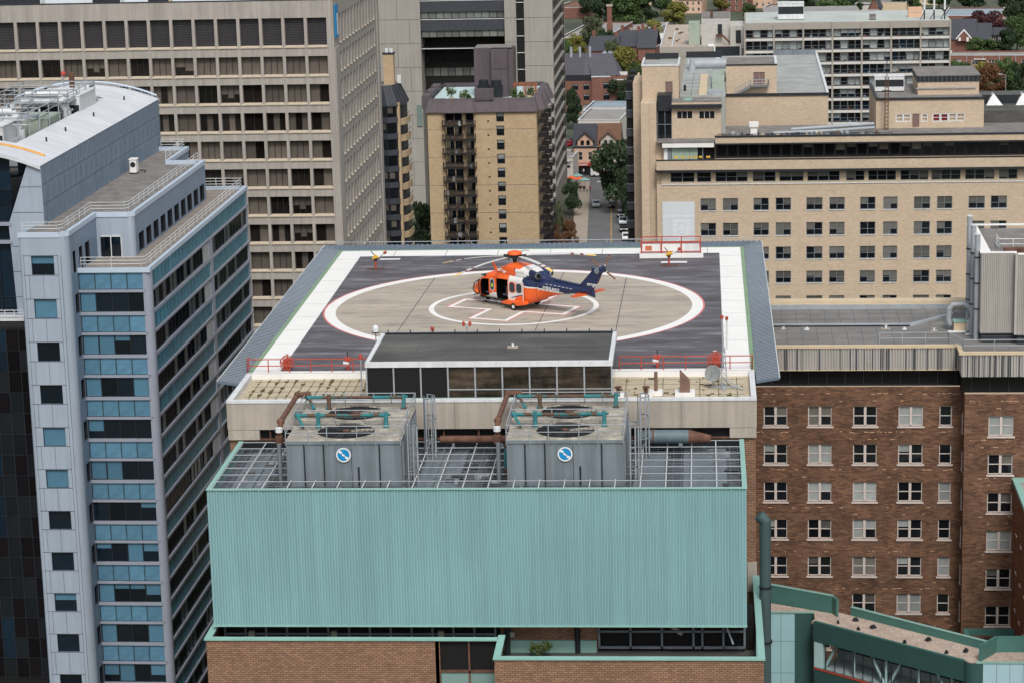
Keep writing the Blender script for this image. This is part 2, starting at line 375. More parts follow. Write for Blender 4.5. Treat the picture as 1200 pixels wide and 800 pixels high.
for s, xx in ((-1, XL-A1), (1, XR+A1)): b.box(xx-.04, xx+.04, -29.2, YF+A1, .16, .27, whitem)
for i in range(13): x = XL-1+i*3.7; b.box(x, x+.07, YF+A1-.05, YF+A1+.02, .1, .55, galv)
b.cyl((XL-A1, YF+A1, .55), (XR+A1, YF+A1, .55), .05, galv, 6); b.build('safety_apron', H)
# lower roof in front of the deck
b = MB(paver); b.box(XL, XR, -34.9, YN, -1.4, -.45); b.build('lower_roof', H)
b = MB(moss)
for i in range(16):
    x = XL+.9+i*.78
    if x < -10.2: b.box(x, x+.05+.05*random.random(), -34.4, -26.2+.5*math.sin(i), -.45, -.435)
for i in range(5): y = -34+i*1.75; b.box(XL+.5, -10.3, y, y+.06, -.45, -.433)
for k in range(70):
    x = random.choice([XL+.9+random.randrange(14)*.78]); y = random.uniform(-34.2, -26.4); s = random.uniform(.05, .17)
    if x < -10.5: b.box(x-s, x+s, y-s*1.6, y+s*1.6, -.45, -.43+random.random()*.06)
for i in range(7): x = 11.6+i*1.55; b.box(x, x+.06, -34.4, -26.4, -.45, -.436)
for i in range(5): y = -34+i*1.75; b.box(10.9, XR-.6, y, y+.05, -.45, -.434)
for k in range(60):
    x = random.uniform(11, XR-.8); y = random.uniform(-34.2, -26.4); s = random.uniform(.05, .22); b.box(x-s, x+s, y-s, y+s, -.45, -.43+random.random()*.05)
split(b, 'roof_joints', H, 1.5)
b = MB(whitem); b.box(XL-.45, XL+.02, -35.36, YN-.01, -.2, .02); b.box(XR-.15, XR+.3, -35.36, YN-.01, -.2, .02); b.box(XL-.05, XL+.02, -34.84, YN-.01, -.9, -.201); b.box(XR-.15, XR-.05, -34.84, YN-.01, -.9, -.201); b.box(XL+.021, XR-.151, -35.36, -34.85, -.2, .022); b.box(XL+.021, XR-.151, -34.95, -34.85, -.9, -.2)
b.box(XL, XR-.16, YN-.35, YN-.012, -.9, -.02, white); b.build('parapet', H)
b = MB(beamc); b.box(XL-.45, XR+.3, -35.3, -34.96, -2.47, -.21); b.box(XL-.43, XR+.28, -34.95, -34.4, -2.47, -1.41); b.box(XL-.44, XL-.06, -34.94, YN, -2.4, -.202); b.box(XR-.04, XR+.29, -34.94, YN, -2.4, -.202)
b.box(XL-.42, XL+2.2, -35.26, -34.6, -3.35, -2.472); b.box(XR-1.9, XR+.27, -35.26, -34.6, -3.35, -2.472)
for x in (-14.8, -8.6, -2.3, 4, 10.2, 16.3): b.box(x-.015, x+.015, -35.31, -35.29, -2.47, -.21, seam)
b.build('roof_beam', H)
b = MB(black); b.box(XL+2.2, XR-1.9, -34.7, -34.5, -3.35, -2.47); b.build('louvre_band', H)
b = MB(galv)
for i in range(13): x = XL+3+i*2.9; b.box(x, x+.12, -35.05, -34.75, -3.35, -2.475, rust)
b.box(XL+2.2, XR-1.9, -35.2, -35.02, -3.4, -3.28, rust); b.build('band_posts', H)
b = MB(beamc); b.box(XR-.5, XR+.28, -35.2, -34.8, -16.6, -14.1); b.build('concrete_patch', H)

# glass lobby on the lower roof
L = thing('rooftop_lobby', 'low glass lobby with dark flat roof at the near edge of the helipad', 'pavilion', (0, 0, 0))
lx0, lx1, ly0, ly1, lz0, lz1 = -9.75, 10.6, -33.6, -22.6, -.45, 2.75
b = MB(membrane); b.box(lx0+.25, lx1-.25, ly0+.25, ly1-.2, lz1-.3, lz1-.08)
for x in (-6.1, -1.2, 4, 8): b.box(x, x+.05, ly0+.4, ly1-.4, lz1-.08, lz1-.075, seam)
b.box(lx0+.2, lx1-.2, ly0+4, ly0+4.06, lz1-.08, lz1-.074, seam); b.build('roof', L)
b = MB(whitem); b.box(lx0-.1, lx1+.1, ly0-.1, ly0+.25, lz1-.38, lz1+.04); b.box(lx0-.1, lx0+.25, ly0+.251, ly1, lz1-.38, lz1+.03); b.box(lx1-.25, lx1+.1, ly0+.251, ly1, lz1-.38, lz1+.03); b.box(lx0-.1, lx1+.1, ly1+.001, ly1+.2, lz1-.38, lz1+.02, dark); b.build('fascia', L)
b = MB(galv)
for i in range(10):
    x = lx0+(lx1-lx0)*i/9; b.box(x-.06, x+.06, ly0-.03, ly0+.09, lz0, lz1-.38)
b.box(lx0, lx1, ly0-.02, ly0+.08, lz0, lz0+.2, mint)
for i in range(3, 9): x = lx0+(lx1-lx0)*i/9; b.box(x+.06, x+(lx1-lx0)/9-.06, ly0-.01, ly0+.03, lz0+.85, lz0+.93)
b.build('glazing_frame', L)
lg = mat('lobby_glass', S(58, 50, 42), .08, .7, .5, spec=.7, rnd=.3, wear_reflect=((.3, 1., 1.6), .4, 1.5))  # brownish mottling paints reflections and a warm interior into the panes
for i in range(9):
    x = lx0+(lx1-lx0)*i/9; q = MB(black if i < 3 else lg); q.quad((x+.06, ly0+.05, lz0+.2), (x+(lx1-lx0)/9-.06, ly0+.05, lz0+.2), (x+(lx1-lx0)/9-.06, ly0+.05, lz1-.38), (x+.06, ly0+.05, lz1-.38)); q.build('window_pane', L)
b = MB(gdark); b.quad((lx0, ly1, lz0), (lx0, ly0+.08, lz0), (lx0, ly0+.08, lz1-.38), (lx0, ly1, lz1-.38)); b.quad((lx1, ly0+.08, lz0), (lx1, ly1, lz0), (lx1, ly1, lz1-.38), (lx1, ly0+.08, lz1-.38)); b.quad((lx1, ly1, lz0), (lx0, ly1, lz0), (lx0, ly1, lz1-.38), (lx1, ly1, lz1-.38))
b.build('side_wall', L)
b = MB(dark)
for i in range(11): x = lx0+.5+i*1.95; b.cyl((x, ly1, lz1), (x, ly1, lz1+.3), .05, dark, 6)
b.cyl((lx0, ly1, lz1+.12), (lx1, ly1, lz1+.12), .04, galv, 5); b.box(1.6, 2.5, -28.4, -27.7, lz1-.09, lz1+.02, conc); b.cyl((2.05, -28, lz1), (2.05, -28, lz1+.3), .12, whitem, 8); b.build('roof_fittings', L)

def rail_thing(name, label, cat, pts, h=1.15, nr=2, r=.05, step=1.9, m=None, grp=None):
    o = thing(name, label, cat, pts[0], 0, grp); p0 = Vector(pts[0]); q = [Vector(p)-p0 for p in pts]
    a = MB(m); 
    for u, v in zip(q[:-1], q[1:]):
        for i in range(nr): z = Vector((0, 0, h*(i+1)/nr)); a.cyl(u+z, v+z, r, m, 6)
    a.build('handrail', o); a = MB(m); k = 0
    for u, v in zip(q[:-1], q[1:]):
        n = max(1, round((v-u).length/step))
        for i in range(n+1): p = u.lerp(v, i/n); a.cyl(p, p+Vector((0, 0, h)), r, m, 6)
    a.build('posts', o); return o
rail_thing('guard_rail', 'red guard rail along the left near edge of the helipad beside the lobby', 'railing', [(-21.3, -24.6, .02), (-21.3, -25.4, .02), (-10.2, -25.4, .02)], m=redp, grp='red guard rails beside the lobby')
rail_thing('guard_rail', 'red guard rail along the right near edge of the helipad in front of the reel', 'railing', [(10.95, -25.3, .02), (22.3, -25.3, .02), (22.3, -24.5, .02)], m=redp, grp='red guard rails beside the lobby')
# gangway stage at the far edge
o = thing('stair_landing', 'red railed landing with white sides at the far edge of the helipad', 'platform', (11.7, 24.5, 0))
b = MB(white); b.box(-.2, 6.5, 0, 2.3, 0.02, .5); b.build('base', o)
b = MB(redp)
for x in (0, 2.1, 4.2, 6.2): b.box(x-.07, x+.07, .05, .2, .5, 1.75); b.box(x-.05, x+.05, 2.1, 2.2, .5, 1.9)
for z in (.62, 1.7): b.box(0, 6.2, .08, .18, z, z+.1)
b.box(0, 6.2, 2.1, 2.2, 1.85, 1.95); b.box(0, 6.2, 2.1, 2.2, 1.2, 1.28); b.build('railing', o)
b = MB(whitem); b.box(.1, 6.1, 2.02, 2.09, .6, 1.15); b.box(4.5, 6.1, .2, .25, .7, 1.5); b.build('side_board', o)
b = MB(mat('faded_orange', S(190, 110, 80), .8, .3)); b.box(.4, 1.1, .201, .204, .8, 1.3); b.build('sticker', o)
b = MB(white); b.box(.1, 6.1, .21, .26, .7, 1.5); b.build('panel', o)
# red foam monitors
yel = mat('yellow_paint', S(206, 160, 40), .6, .1)
def monitor(x, y, s, label):
    o = thing('fire_monitor', label, 'fire monitor', (x, y, .01), 0, 'fire monitors on the far deck')
    b = MB(rust); b.box(-.95, .95, -.1, .1, 0, .12); b.box(-.15, .15, -.35, .35, 0, .1); b.build('base', o)
    b = MB(redp); b.cyl((0, 0, .1), (0, 0, 1.0), .1); b.ball((0, 0, 1.05), .2, dark, 8); b.build('stand', o)
    b = MB(yel); b.cyl((-.3*s, 0, 1.15), (.35*s, -.1, 1.35), .14, yel, 8); b.box(-.12, .12, -.12, .12, 1.25, 1.55, yel); b.cyl((-.1*s, 0, 1.5), (-.45*s, 0, 1.95), .05, dark, 6); b.build('valve', o)
    b = MB(redp); b.cyl((.3*s, -.1, 1.3), (.95*s, -.25, 1.75), .1, white, 8); b.cyl((.95*s, -.25, 1.75), (1.2*s, -.3, 1.9), .15, redp, 8); b.build('nozzle', o)
monitor(-15.9, 20.0, 1, 'fire monitor on red stand at the far left corner of the deck')
monitor(14.65, 20.3, 1, 'fire monitor on red stand in front of the red railed landing')
def reel(x, y, label):
    o = thing('hose_reel', label, 'hose reel', (x, y, .01), 0, 'red hose reels by the guard rails', .66)
    b = MB(redp)
    for s in (-.38, .38):
        b = MB(redp)
        for i in range(20):
            a, c = 2*math.pi*i/20, 2*math.pi*(i+1)/20
            b.cyl((.85*math.cos(a), s, .95+.85*math.sin(a)), (.85*math.cos(c), s, .95+.85*math.sin(c)), .06, redp, 5)
        for i in range(6): a = math.pi*i/3; b.cyl((0, s, .95), (.85*math.cos(a), s, .95+.85*math.sin(a)), .035, redp, 5)
        b.build('wheel', o)
    b = MB(redp); b.cyl((0, -.34, .95), (0, .34, .95), .58, redp, 16); b.build('hose_drum', o)
    b = MB(redp); b.box(-.45, .45, -.5, .5, 0, .12); b.box(-.12, .12, -.5, -.42, .1, 1.0); b.box(-.12, .12, .42, .5, .1, 1.0); b.build('frame', o)
    b = MB(redp); b.cyl((.1, 0, 1.4), (.1, 0, 2.1), .1); b.cyl((-.35, 0, 2.0), (.2, 0, 2.05), .07, whitem, 6); b.build('valve', o)
reel(-18.0, -24.3, 'red hose reel standing behind the left guard rail on the white strip')
reel(19.2, -24.2, 'red hose reel behind the right guard rail next to the lattice mast')
for x, lb in ((-12.6, 'red hydrant valve behind the left guard rail near the lobby'), (14.2, 'red hydrant valve with white collar behind the right guard rail')):
    o = thing('hydrant_valve', lb, 'hydrant', (x, -24.6, .01), 0, 'hydrant valves by the rails'); b = MB(redp); b.cyl((0, 0, 0), (0, 0, 1.0), .13); b.box(-.28, .28, -.1, .1, .8, 1.15); b.build('body', o); b = MB(whitem); b.cyl((-.4, 0, .6), (.1, 0, .6), .16); b.cyl((0, 0, 1.15), (0, 0, 1.6), .04, dark); b.build('cap', o)
def lamp(x, y, z0, h, label, kind):
    o = thing('obstruction_light', label, 'beacon', (x, y, z0), 0, None); b = MB(galv); b.cyl((0, 0, 0), (0, 0, h), .06, galv, 6)
    if kind == 2: b.cyl((-.28, 0, h), (.28, 0, h), .05, galv, 6)
    b.build('pole', o); b = MB(redp)
    if kind == 2:
        for s in (-.28, .28): b.cyl((s, 0, h), (s, 0, h+.28), .13, redp, 10); b.ball((s, 0, h+.3), .13, redp)
    elif kind == 1: b.cyl((0, 0, h), (0, 0, h+.4), .3, whitem, 12); b.ball((0, 0, h+.42), .28, whitem, 10); b.cyl((0, 0, h+.02), (0, 0, h+.1), .34, dark, 12)
    else: b.cyl((0, 0, h), (0, 0, h+.35), .16, redp, 10)
    split(b, 'lamp', o)
lamp(-2.4, -22.1, 2.5, .75, 'twin red obstruction light at the far edge of the lobby roof', 2)
lamp(-10.3, -23.0, 0, 2.9, 'white globe light on a pole at the far left corner of the lobby', 1)
lamp(-5.4, -22.3, 2.5, .35, 'small rusty red light on the far edge of the lobby roof', 0)
lamp(-10.35, -32.5, -.45, 3.3, 'red light on a pole at the near left corner of the lobby', 0)
# lattice mast, dish, chimneys on the right of the lower roof
o = thing('lattice_mast', 'tall thin antenna mast with red lights on the lower roof at right', 'mast', (19.8, -30, -.45))
b = MB(galv)
for k in range(3):
    a = k*2.09; b.cyl((.32*math.cos(a), .32*math.sin(a), 0), (.12*math.cos(a), .12*math.sin(a), 3.4), .045, galv, 5)
for i in range(7):
    z = i*.48; r = .32-.2*z/3.4
    for k in range(3): a, c = k*2.09, (k+1)*2.09; b.cyl((r*math.cos(a), r*math.sin(a), z), ((r-.03)*math.cos(c), (r-.03)*math.sin(c), z+.46), .03, galv, 4)
b.build('lattice', o); b = MB(galv); b.cyl((0, 0, 3.2), (-.1, 0, 5.9), .09, galv, 6); b.cyl((.28, 0, 3.3), (.3, 0, 5.8), .07, whitem, 6); b.build('tube', o)
b = MB(redp); b.cyl((-.1, 0, 5.9), (-.1, 0, 6.15), .15); b.cyl((.3, 0, 5.8), (.3, 0, 6.05), .13); b.build('lamp', o)
b = MB(galv); b.box(-1.1, 1.3, -.12, .12, .02, .16); b.box(-.1, .1, -1.2, 1.2, .02, .15); b.cyl((-.9, 0, .1), (0, 0, 2), .03, galv, 5); b.cyl((1.6, -.9, .05), (0, 0, .9), .05, galv, 5); b.build('base_frame', o)
o = thing('dish_antenna', 'grey mesh dish antenna leaning beside the lattice mast', 'antenna', (18.9, -30.4, -.45)); b = MB(mat('dish_grey', S(128, 132, 132), .6, .2, 3.)); n = 20; c = Vector((0, 0, 1.35)); nv = Vector((-.35, -.8, .3)).normalized(); aa = nv.orthogonal().normalized(); bb = nv.cross(aa)
vs = [c-nv*.25]+[c+(aa*math.cos(2*math.pi*i/n)+bb*math.sin(2*math.pi*i/n))*.72 for i in range(n)]; b.add(vs, [(0, 1+i, 1+(i+1) % n) for i in range(n)], None, True); vs = [c-nv*.33]+[v-nv*.05 for v in vs[1:]]; b.add(vs, [(0, 1+(i+1) % n, 1+i) for i in range(n)], None, True); b.build('dish', o)
b = MB(galv); b.cyl((0, .2, 0), (0, .1, 1.6), .06); b.cyl(c, c+nv*.8, .03); b.build('support', o)
vent = mat('tan_flue', S(118, 92, 80), .7, .2, 1.)
for x, y, r, h, lb in ((14.2, -32, .15, 1.9, 'thin brown flue pipe on the lower roof, left of the slanted one'), (16.6, -32.3, .42, 2.1, 'wide brown flue with slanted top on the lower roof')):
    o = thing('flue_pipe', lb, 'flue', (x, y, -.45), 0, 'brown flues on the lower roof'); b = MB(vent)
    if r > .3: b.ext([(-r, .3), (r, .3), (r, h-.9), (-r, h)], 'y', -r, r)
    else: b.cyl((0, 0, .3), (0, 0, h), r, vent, 12)
    b.build('shaft', o); b = MB(white); b.box(-r-.4, r+.4, -r-.4, r+.4, 0, .3); b.build('base', o)
for x, lb in ((9+2.6-.9, 'low white roof vent nearest the lobby at the right'), (13.0, 'low white roof vent between lobby and thin flue')):
    o = thing('roof_vent', lb, 'vent', (x+.4, -33, -.45), 0, 'low roof vents on the lower roof'); b = MB(white); b.box(-.5, .5, -.35, .35, 0, .35); b.build('box', o); b = MB(rust); b.cyl((0, 0, .35), (0, 0, .8), .16); b.cyl((0, 0, .8), (0, 0, .9), .3, rust); b.build('cap', o)

# ================================================================ annex with teal screen
AX = thing('brick_annex', 'brick hospital annex with mint coping below the teal screen', 'building', (0, 0, 0))
def frame_row(mb, x0, x1, y, z0, z1, n, m): 
    for i in range(n+1): x = x0+(x1-x0)*i/n; mb.box(x-.08, x+.08, y-.1, y+.05, z0, z1, m)
b = MB(brickh); zc = -15.05
wall(b, front(-51.5), -20.6, -2.4, GZ, zc, []); b.box(-2.7, -2.35, -51.5, -50.8, GZ, zc)
wall(b, front(-55.7), 2.25, 22.5, GZ, zc, []); b.quad((2.25, -51.8, GZ), (2.25, -55.7, GZ), (2.25, -55.7, zc), (2.25, -51.8, zc)); b.quad((22.5, -55.7, GZ), (22.5, -35.1, GZ), (22.5, -35.1, zc), (22.5, -55.7, zc)); b.quad((-20.6, -35.1, GZ), (-20.6, -51.5, GZ), (-20.6, -51.5, zc), (-20.6, -35.1, zc))
wall(b, front(-46.9), 2.0, 9.7, -17.6, -6.1, []); b.build('wall', AX)
b = MB(mint)
b.box(-20.75, 2.2, -51.65, -51.1, zc, zc+.14); b.box(-20.75, -20.2, -51.099, -36, zc, zc+.14); b.box(2.15, 22.6, -55.85, -55.3, zc, zc+.14); b.box(2.15, 2.7, -55.299, -50.6, zc, zc+.14); b.box(22.05, 22.6, -55.299, -36, zc, zc+.14)
b.box(2.72, 9.6, -47.2, -46.95, -17.6, -16.6); b.build('coping', AX)
b = MB(membrane); b.box(-20.3, 2.2, -51.1, -47, -17.9, -17.6); b.box(2.5, 22.1, -55.3, -46.9, -17.9, -17.61); b.box(-20.3, 22.1, -46.8, -35.1, -17.9, -17.62); b.build('terrace', AX)
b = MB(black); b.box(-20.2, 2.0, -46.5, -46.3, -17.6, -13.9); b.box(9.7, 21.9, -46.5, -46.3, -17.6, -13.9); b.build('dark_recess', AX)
b = MB(grey); frame_row(b, -20, 1.6, -47, -17.5, -13.9, 13, grey); b.box(-20, 1.6, -47.08, -46.98, -16.2, -16.05); b.box(9.8, 21.2, -47.1, -46.98, -15.95, -15.8); frame_row(b, 9.8, 17.2, -47, -17.3, -13.9, 3, grey); frame_row(b, 17.9, 21.2, -47, -17.3, -13.9, 2, grey); b.box(9.8, 21.2, -47.1, -46.98, -17.3, -17.1); b.build('window_frames', AX)
lg2 = mat('pale_recess_light', S(150, 150, 140), .8, .2)
b = MB(lg2)
for x in (-18, -11.4, -2.9, 5.9-3.2): b.box(x, x+.45, -47.6, -47.2, -16.2, -15.75)
split(b, 'floodlight', AX)
b = MB(rust); b.cyl((8.1, -47.2, -17.6), (8.1, -47.2, -13.6), .22, dark, 8); b.cyl((2.6, -47.6, -17.6), (2.6, -47.6, -13.6), .22, dark, 8); b.cyl((20.3, -48.5, -16.4), (19.2, -47.3, -13.8), .08, galv, 6); b.cyl((13.5, -46.7, -14), (16.3, -46.7, -16.2), .2, conc, 6); split(b, 'drain_pipe', AX)
b = MB(black); b.box(-2.35, 2.25, -51.2, -50.9, -17.55, zc); b.build('opening', AX)
b = MB(rust); b.box(-.16, -.02, -51.45, -51.2, -20, zc); b.box(-2.35, 2.25, -51.45, -51.2, -17.7, -17.55); b.build('opening_frame', AX)
b = MB(mat('frosted_panel', S(118, 146, 142), .5, .08)); b.box(-2.3, -.17, -51.35, -51.2, -20.5, -17.7); b.box(-.01, 2.2, -51.35, -51.2, -20.5, -17.7); split(b, 'infill_panel', AX)

SCN = thing('equipment_screen', 'large ribbed teal metal screen wall with open pipe grid on top', 'screen', (0, 0, 0))
sx0, sx1, sy, sz0, sz1 = -20.35, 21.35, -49.5, -14.5, -3.5
def ribbed(mb, P, u0, u1, z0, z1, pitch, m, deep=.12):
    prof = [(0, 0), (.1, 0), (.13, deep), (.29, deep), (.33, 0), (.43, 0), (.46, deep*.8), (.62, deep*.8), (.66, 0), (.76, 0), (.79, deep*.8), (.95, deep*.8), (.99, 0)]
    n = round((u1-u0)/pitch); p = (u1-u0)/n; pts = []
    for i in range(n): pts += [(u0+(i+a)*p, d) for a, d in prof]
    pts.append((u1, 0)); v = []
    for u, d in pts: v += [P(u, -d, z0), P(u, -d, z1)]
    mb.add(v, [(2*i, 2*i+2, 2*i+3, 2*i+1) for i in range(len(pts)-1)], m)
b = MB(teal); ribbed(b, front(sy), sx0, sx1, sz0, sz1, .66, teal, .1); b.build('front_cladding', SCN)
b = MB(teal); b.box(sx0, sx0+.25, sy+.02, -35.3, sz0, sz1); b.box(sx1-.25, sx1, sy+.02, -35.3, sz0, sz1); split(b, 'side_cladding', SCN)
b = MB(mint); b.box(sx0-.05, sx1+.05, sy-.16, sy+.2, sz1, sz1+.06); b.box(sx0-.05, sx0+.32, sy+.201, -35.3, sz1, sz1+.06); b.box(sx1-.32, sx1+.05, sy+.201, -35.3, sz1, sz1+.06); b.box(sx0-.02, sx1+.02, sy-.14, sy+.1, sz0-.12, sz0); b.build('trim', SCN)
b = MB(mat('plant_floor', S(78, 82, 90), .9, .4, .7, fine=.25)); b.box(sx0+.3, sx1-.3, sy+.1, -35.35, -4.6, -4.4); b.box(sx0+.3, sx1-.3, -35.34, -35.3, -4.4, -3.55, dark); b.build('plant_floor', SCN)
b = MB(galv)
for i in range(22):
    x = sx0+.3+i*(sx1-sx0-.6)/21; b.cyl((x, sy+.1, sz1-.06), (x, -35.4, sz1-.06), .05, whitem, 5)
for i in range(8): y = sy+.25+i*1.95; b.cyl((sx0+.3, y, sz1+.02), (sx1-.3, y, sz1+.02), .045, galv, 5)
b.build('pipe_grid', SCN)
b = MB(grey)
for i in range(64):
    x = sx0+.5+i*(sx1-sx0-1)/63; b.box(x, x+.035, sy+.2, -35.5, -4.0, -3.96)
for i in range(20): y = sy+.4+i*.7; b.box(sx0+.4, sx1-.4, y, y+.03, -3.959, -3.93)
b.build('fine_grating', SCN)
b = MB(grey)
for i in range(6): x = sx0+3+i*7.1; b.box(x-.12, x+.12, sy+.2, -35.4, -4.4, -4.0)
for x, w in ((-19, 2.8), (-4.4, 3.2), (.6, 1.6), (12.6, 2.6), (16.5, 3.4)): b.box(x, x+w, -47, -37+(w-2), -4.41, -4.15, dark if w < 2 else grey)
for k in range(24): x = random.choice((-19, -17.5, -3, 0, 15, 18))+random.random()*2; y = random.uniform(-48, -37); b.box(x, x+random.uniform(.2, 1.2), y, y+random.uniform(.2, .8), -4.41, -4.05, random.choice((dark, galv, membrane)))
b.build('steelwork', SCN)

# cooling towers
tealr = blotch('rusted_teal_pipe', S(86, 66, 54), S(48, 104, 106), 1.6, .52, .58)
blue = mat('logo_blue', S(16, 128, 186), .5, .05)
def hoop_ladder(o, x, y, z0, z1):
    b = MB(grey)
    for s in (-.25, .25): b.cyl((x, y+s, z0), (x, y+s, z1), .04, grey, 5)
    for i in range(int((z1-z0)/.35)): b.cyl((x, y-.25, z0+i*.35), (x, y+.25, z0+i*.35), .025, grey, 4)
    for i in range(6):
        a = R_(-85+i*170/5); b.cyl((x+.15+.75*math.cos(a), y+.75*math.sin(a), z0+.7), (x+.15+.75*math.cos(a), y+.75*math.sin(a), z1), .055, galv, 5)
    for k in range(4):
        z = z0+.7+k*(z1-z0-.7)/3
        for i in range(8):
            a, c = R_(-90+i*180/8), R_(-90+(i+1)*180/8); b.cyl((x+.15+.75*math.cos(a), y+.75*math.sin(a), z), (x+.15+.75*math.cos(c), y+.75*math.sin(c), z), .05, grey, 5)
    b.build('caged_ladder', o)
def cooling_tower(x0, x1, label):
    W_ = x1-x0; o = thing('cooling_tower', label, 'cooling tower', (x0, -46.77, -5.9), 0, 'cooling towers behind the teal screen')
    D, Hh = 10.4, 5.6
    b = MB(grey); b.box(0, W_, 0, D, 0, Hh-.12)
    for t in (.165, .335, .58, .82): b.box(W_*t-.13, W_*t-.03, -.07, 0, .1, Hh-.15, dark)
    for t in (.42, .57, .165, .335, .82): b.box(W_*t, W_*t+.08, -.1, 0, .1, Hh-.15)
    b.box(0, .06, -.05, 0, 0, Hh); b.box(W_-.06, W_, -.05, 0, 0, Hh); b.box(-.05, W_+.05, -.09, -.02, Hh-.3, Hh-.05); b.build('casing', o)
    b = MB(mat('fan_deck' if 'fan_deck' not in MATS else 'fan_deck2', S(166, 160, 148), .8, .3, 1.0, fine=.25, wear_reflect=((.5, .5, 1), .7, 1.1))); b.box(-.02, W_+.02, -.02, D+.02, Hh-.119, Hh)
    for i in range(1, 9): b.box(.05, W_-.05, D*i/9, D*i/9+.04, Hh, Hh+.006, seam)
    b.build('fan_deck', o)
    for fy in (2.5, 8.2):
        f = MB(grey); c = Vector((W_*.49, fy, Hh)); n = 36; R = 2.45; v = []
        for i in range(n):
            a = 2*math.pi*i/n; v += [c+Vector((R*math.cos(a), R*math.sin(a), 0)), c+Vector((R*math.cos(a), R*math.sin(a), .05)), c+Vector((R*.96*math.cos(a), R*.96*math.sin(a), .1)), c+Vector((R*.93*math.cos(a), R*.93*math.sin(a), .02))]
        f.add(v, [(4*i+k, (4*i+4) % (4*n)+k, (4*i+4) % (4*n)+k+1, 4*i+k+1) for i in range(n) for k in range(3)], MATS['fan_deck'], True); fo = f.build('fan_ring', o)
        g = MB(black); g.add([c+Vector((R*.93*math.cos(2*math.pi*i/n), R*.93*math.sin(2*math.pi*i/n), .03)) for i in range(n)], [tuple(range(n))]); g.build('fan_well', fo)
        g = MB(conc); g.cyl(c+Vector((0, 0, .1)), c+Vector((0, 0, .16)), .3, rust, 12)
        for k in range(3):
            a = k*2.094+.3; d = Vector((math.cos(a), math.sin(a), 0)); p = Vector((-d.y, d.x, 0)); q = [c+d*.3-p*.25+Vector((0, 0, .05)), c+d*2.25-p*.5+Vector((0, 0, .04)), c+d*2.25+p*.45+Vector((0, 0, .07)), c+d*.3+p*.2+Vector((0, 0, .08))]; g.add(q, [(0, 1, 2, 3)], conc if k == 0 else dark)  # one blade pale: a beige reflection painted as its colour
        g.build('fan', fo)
        g = MB(dark)
        for i in range(-6, 7):
            x = i*.36; h = math.sqrt(max(0, (R*.95)**2-x*x)); g.cyl(c+Vector((x, -h, .12)), c+Vector((x, h, .12)), .02, dark, 4); 
            if i % 2 == 0: g.cyl(c+Vector((-h, x, .125)), c+Vector((h, x, .125)), .02, dark, 4)
        g.build('guard_grille', fo)
    b = MB(galv); hz = Hh+1.15
    for y in (-.05, 4.9, D+.05):
        b.cyl((0, y, hz), (W_, y, hz), .045, galv, 5); b.cyl((0, y, Hh+.6), (W_, y, Hh+.6), .035, galv, 5)
        for t in (0, .2, .36, .62, .78, 1): b.cyl((W_*t, y, Hh-.4), (W_*t, y, hz), .045, galv, 5)
    for x in (0, W_): b.cyl((x, 0, hz), (x, D, hz), .045, galv, 5); b.cyl((x, 0, Hh+.6), (x, D, Hh+.6), .035, galv, 5)
    b.build('handrail', o)
    b = MB(tealp)   # supply headers with drops to the deck
    for y, sx in ((4.1, .82), (9.9, .9)):
        z = Hh+.95; b.cyl((.3, y, z), (W_*.28, y, z), .15, tealp, 10); b.cyl((W_*.28, y, z), (W_*.62, y, z), .14, tealr, 10); b.cyl((W_*.62, y, z), (W_*sx, y, z), .15, tealp, 10)
        for xx in (W_*sx, W_*.22): b.cyl((xx, y, z+.25), (xx, y-.2, Hh), .17, tealp, 10); b.cyl((xx-.35, y, z+.05), (xx+.35, y, z+.05), .1, tealp, 8); b.cyl((xx, y-.2, Hh), (xx, y-.2, Hh+.12), .27, tealp, 10)
        b.cyl((.3, y, z), (.9, y-.9, Hh+.2), .13, tealp, 8); b.ball((.3, y, z), .24, tealp, 8)
    split(b, 'supply_pipe', o)
    b = MB(rust); b.tube([(-.9, 2.2, Hh-.2), (-.9, 3.2, Hh+.7), (-.6, 9.8, Hh+1.2), (.5, 10.1, Hh+1.2)], .21, rust, 10); b.ball((-.9, 3.2, Hh+.7), .32, rust); b.ball((-.6, 9.8, Hh+1.2), .3, rust); b.cyl((-.9, 2.2, Hh-.2), (-.9, 2.2, Hh-.9), .3, rust, 10); b.cyl((-.9, 2.2, Hh+.1), (-.9, 2.2, Hh+.45), .3, whitem, 8)
    b.build('return_pipe', o)
    b = MB(grey); b.cyl((-.75, 1.2, 0), (-.75, 1.2, Hh-.6), .17, grey, 8); b.cyl((-.3, 2.5, 0), (-.3, 2.5, Hh-1), .12, tealp, 8); b.build('riser', o)
    hoop_ladder(o, W_+.25, 1.3, 0.4, Hh+.9); hoop_ladder(o, W_+.9, 8.6, 1., Hh+1.3)
    b = MB(grey)
    for i in range(10): y = .6+i*1.0; b.box(W_, W_+.12, y, y+.08, .3, Hh-.3)
    b.build('side_louvres', o)
    b = MB(blue); c = Vector((W_*.5, -.13, Hh-1.15)); n = 32; r = .57
    b.add([c+Vector((r*math.cos(2*math.pi*i/n), 0, r*math.sin(2*math.pi*i/n))) for i in range(n)]+[c+Vector((r*math.cos(2*math.pi*i/n), .08, r*math.sin(2*math.pi*i/n))) for i in range(n)], [tuple(range(n))]+[(i, i+n, (i+1) % n+n, (i+1) % n) for i in range(n)]); 
    v = []
    for i in range(n): a = 2*math.pi*i/n; v += [c+Vector((r*.84*math.cos(a), -.012, r*.84*math.sin(a))), c+Vector((r*1.02*math.cos(a), -.012, r*1.02*math.sin(a)))]
    b.add(v, [(2*i, 2*i+1, (2*i+3) % (2*n), (2*i+2) % (2*n)) for i in range(n)], white)
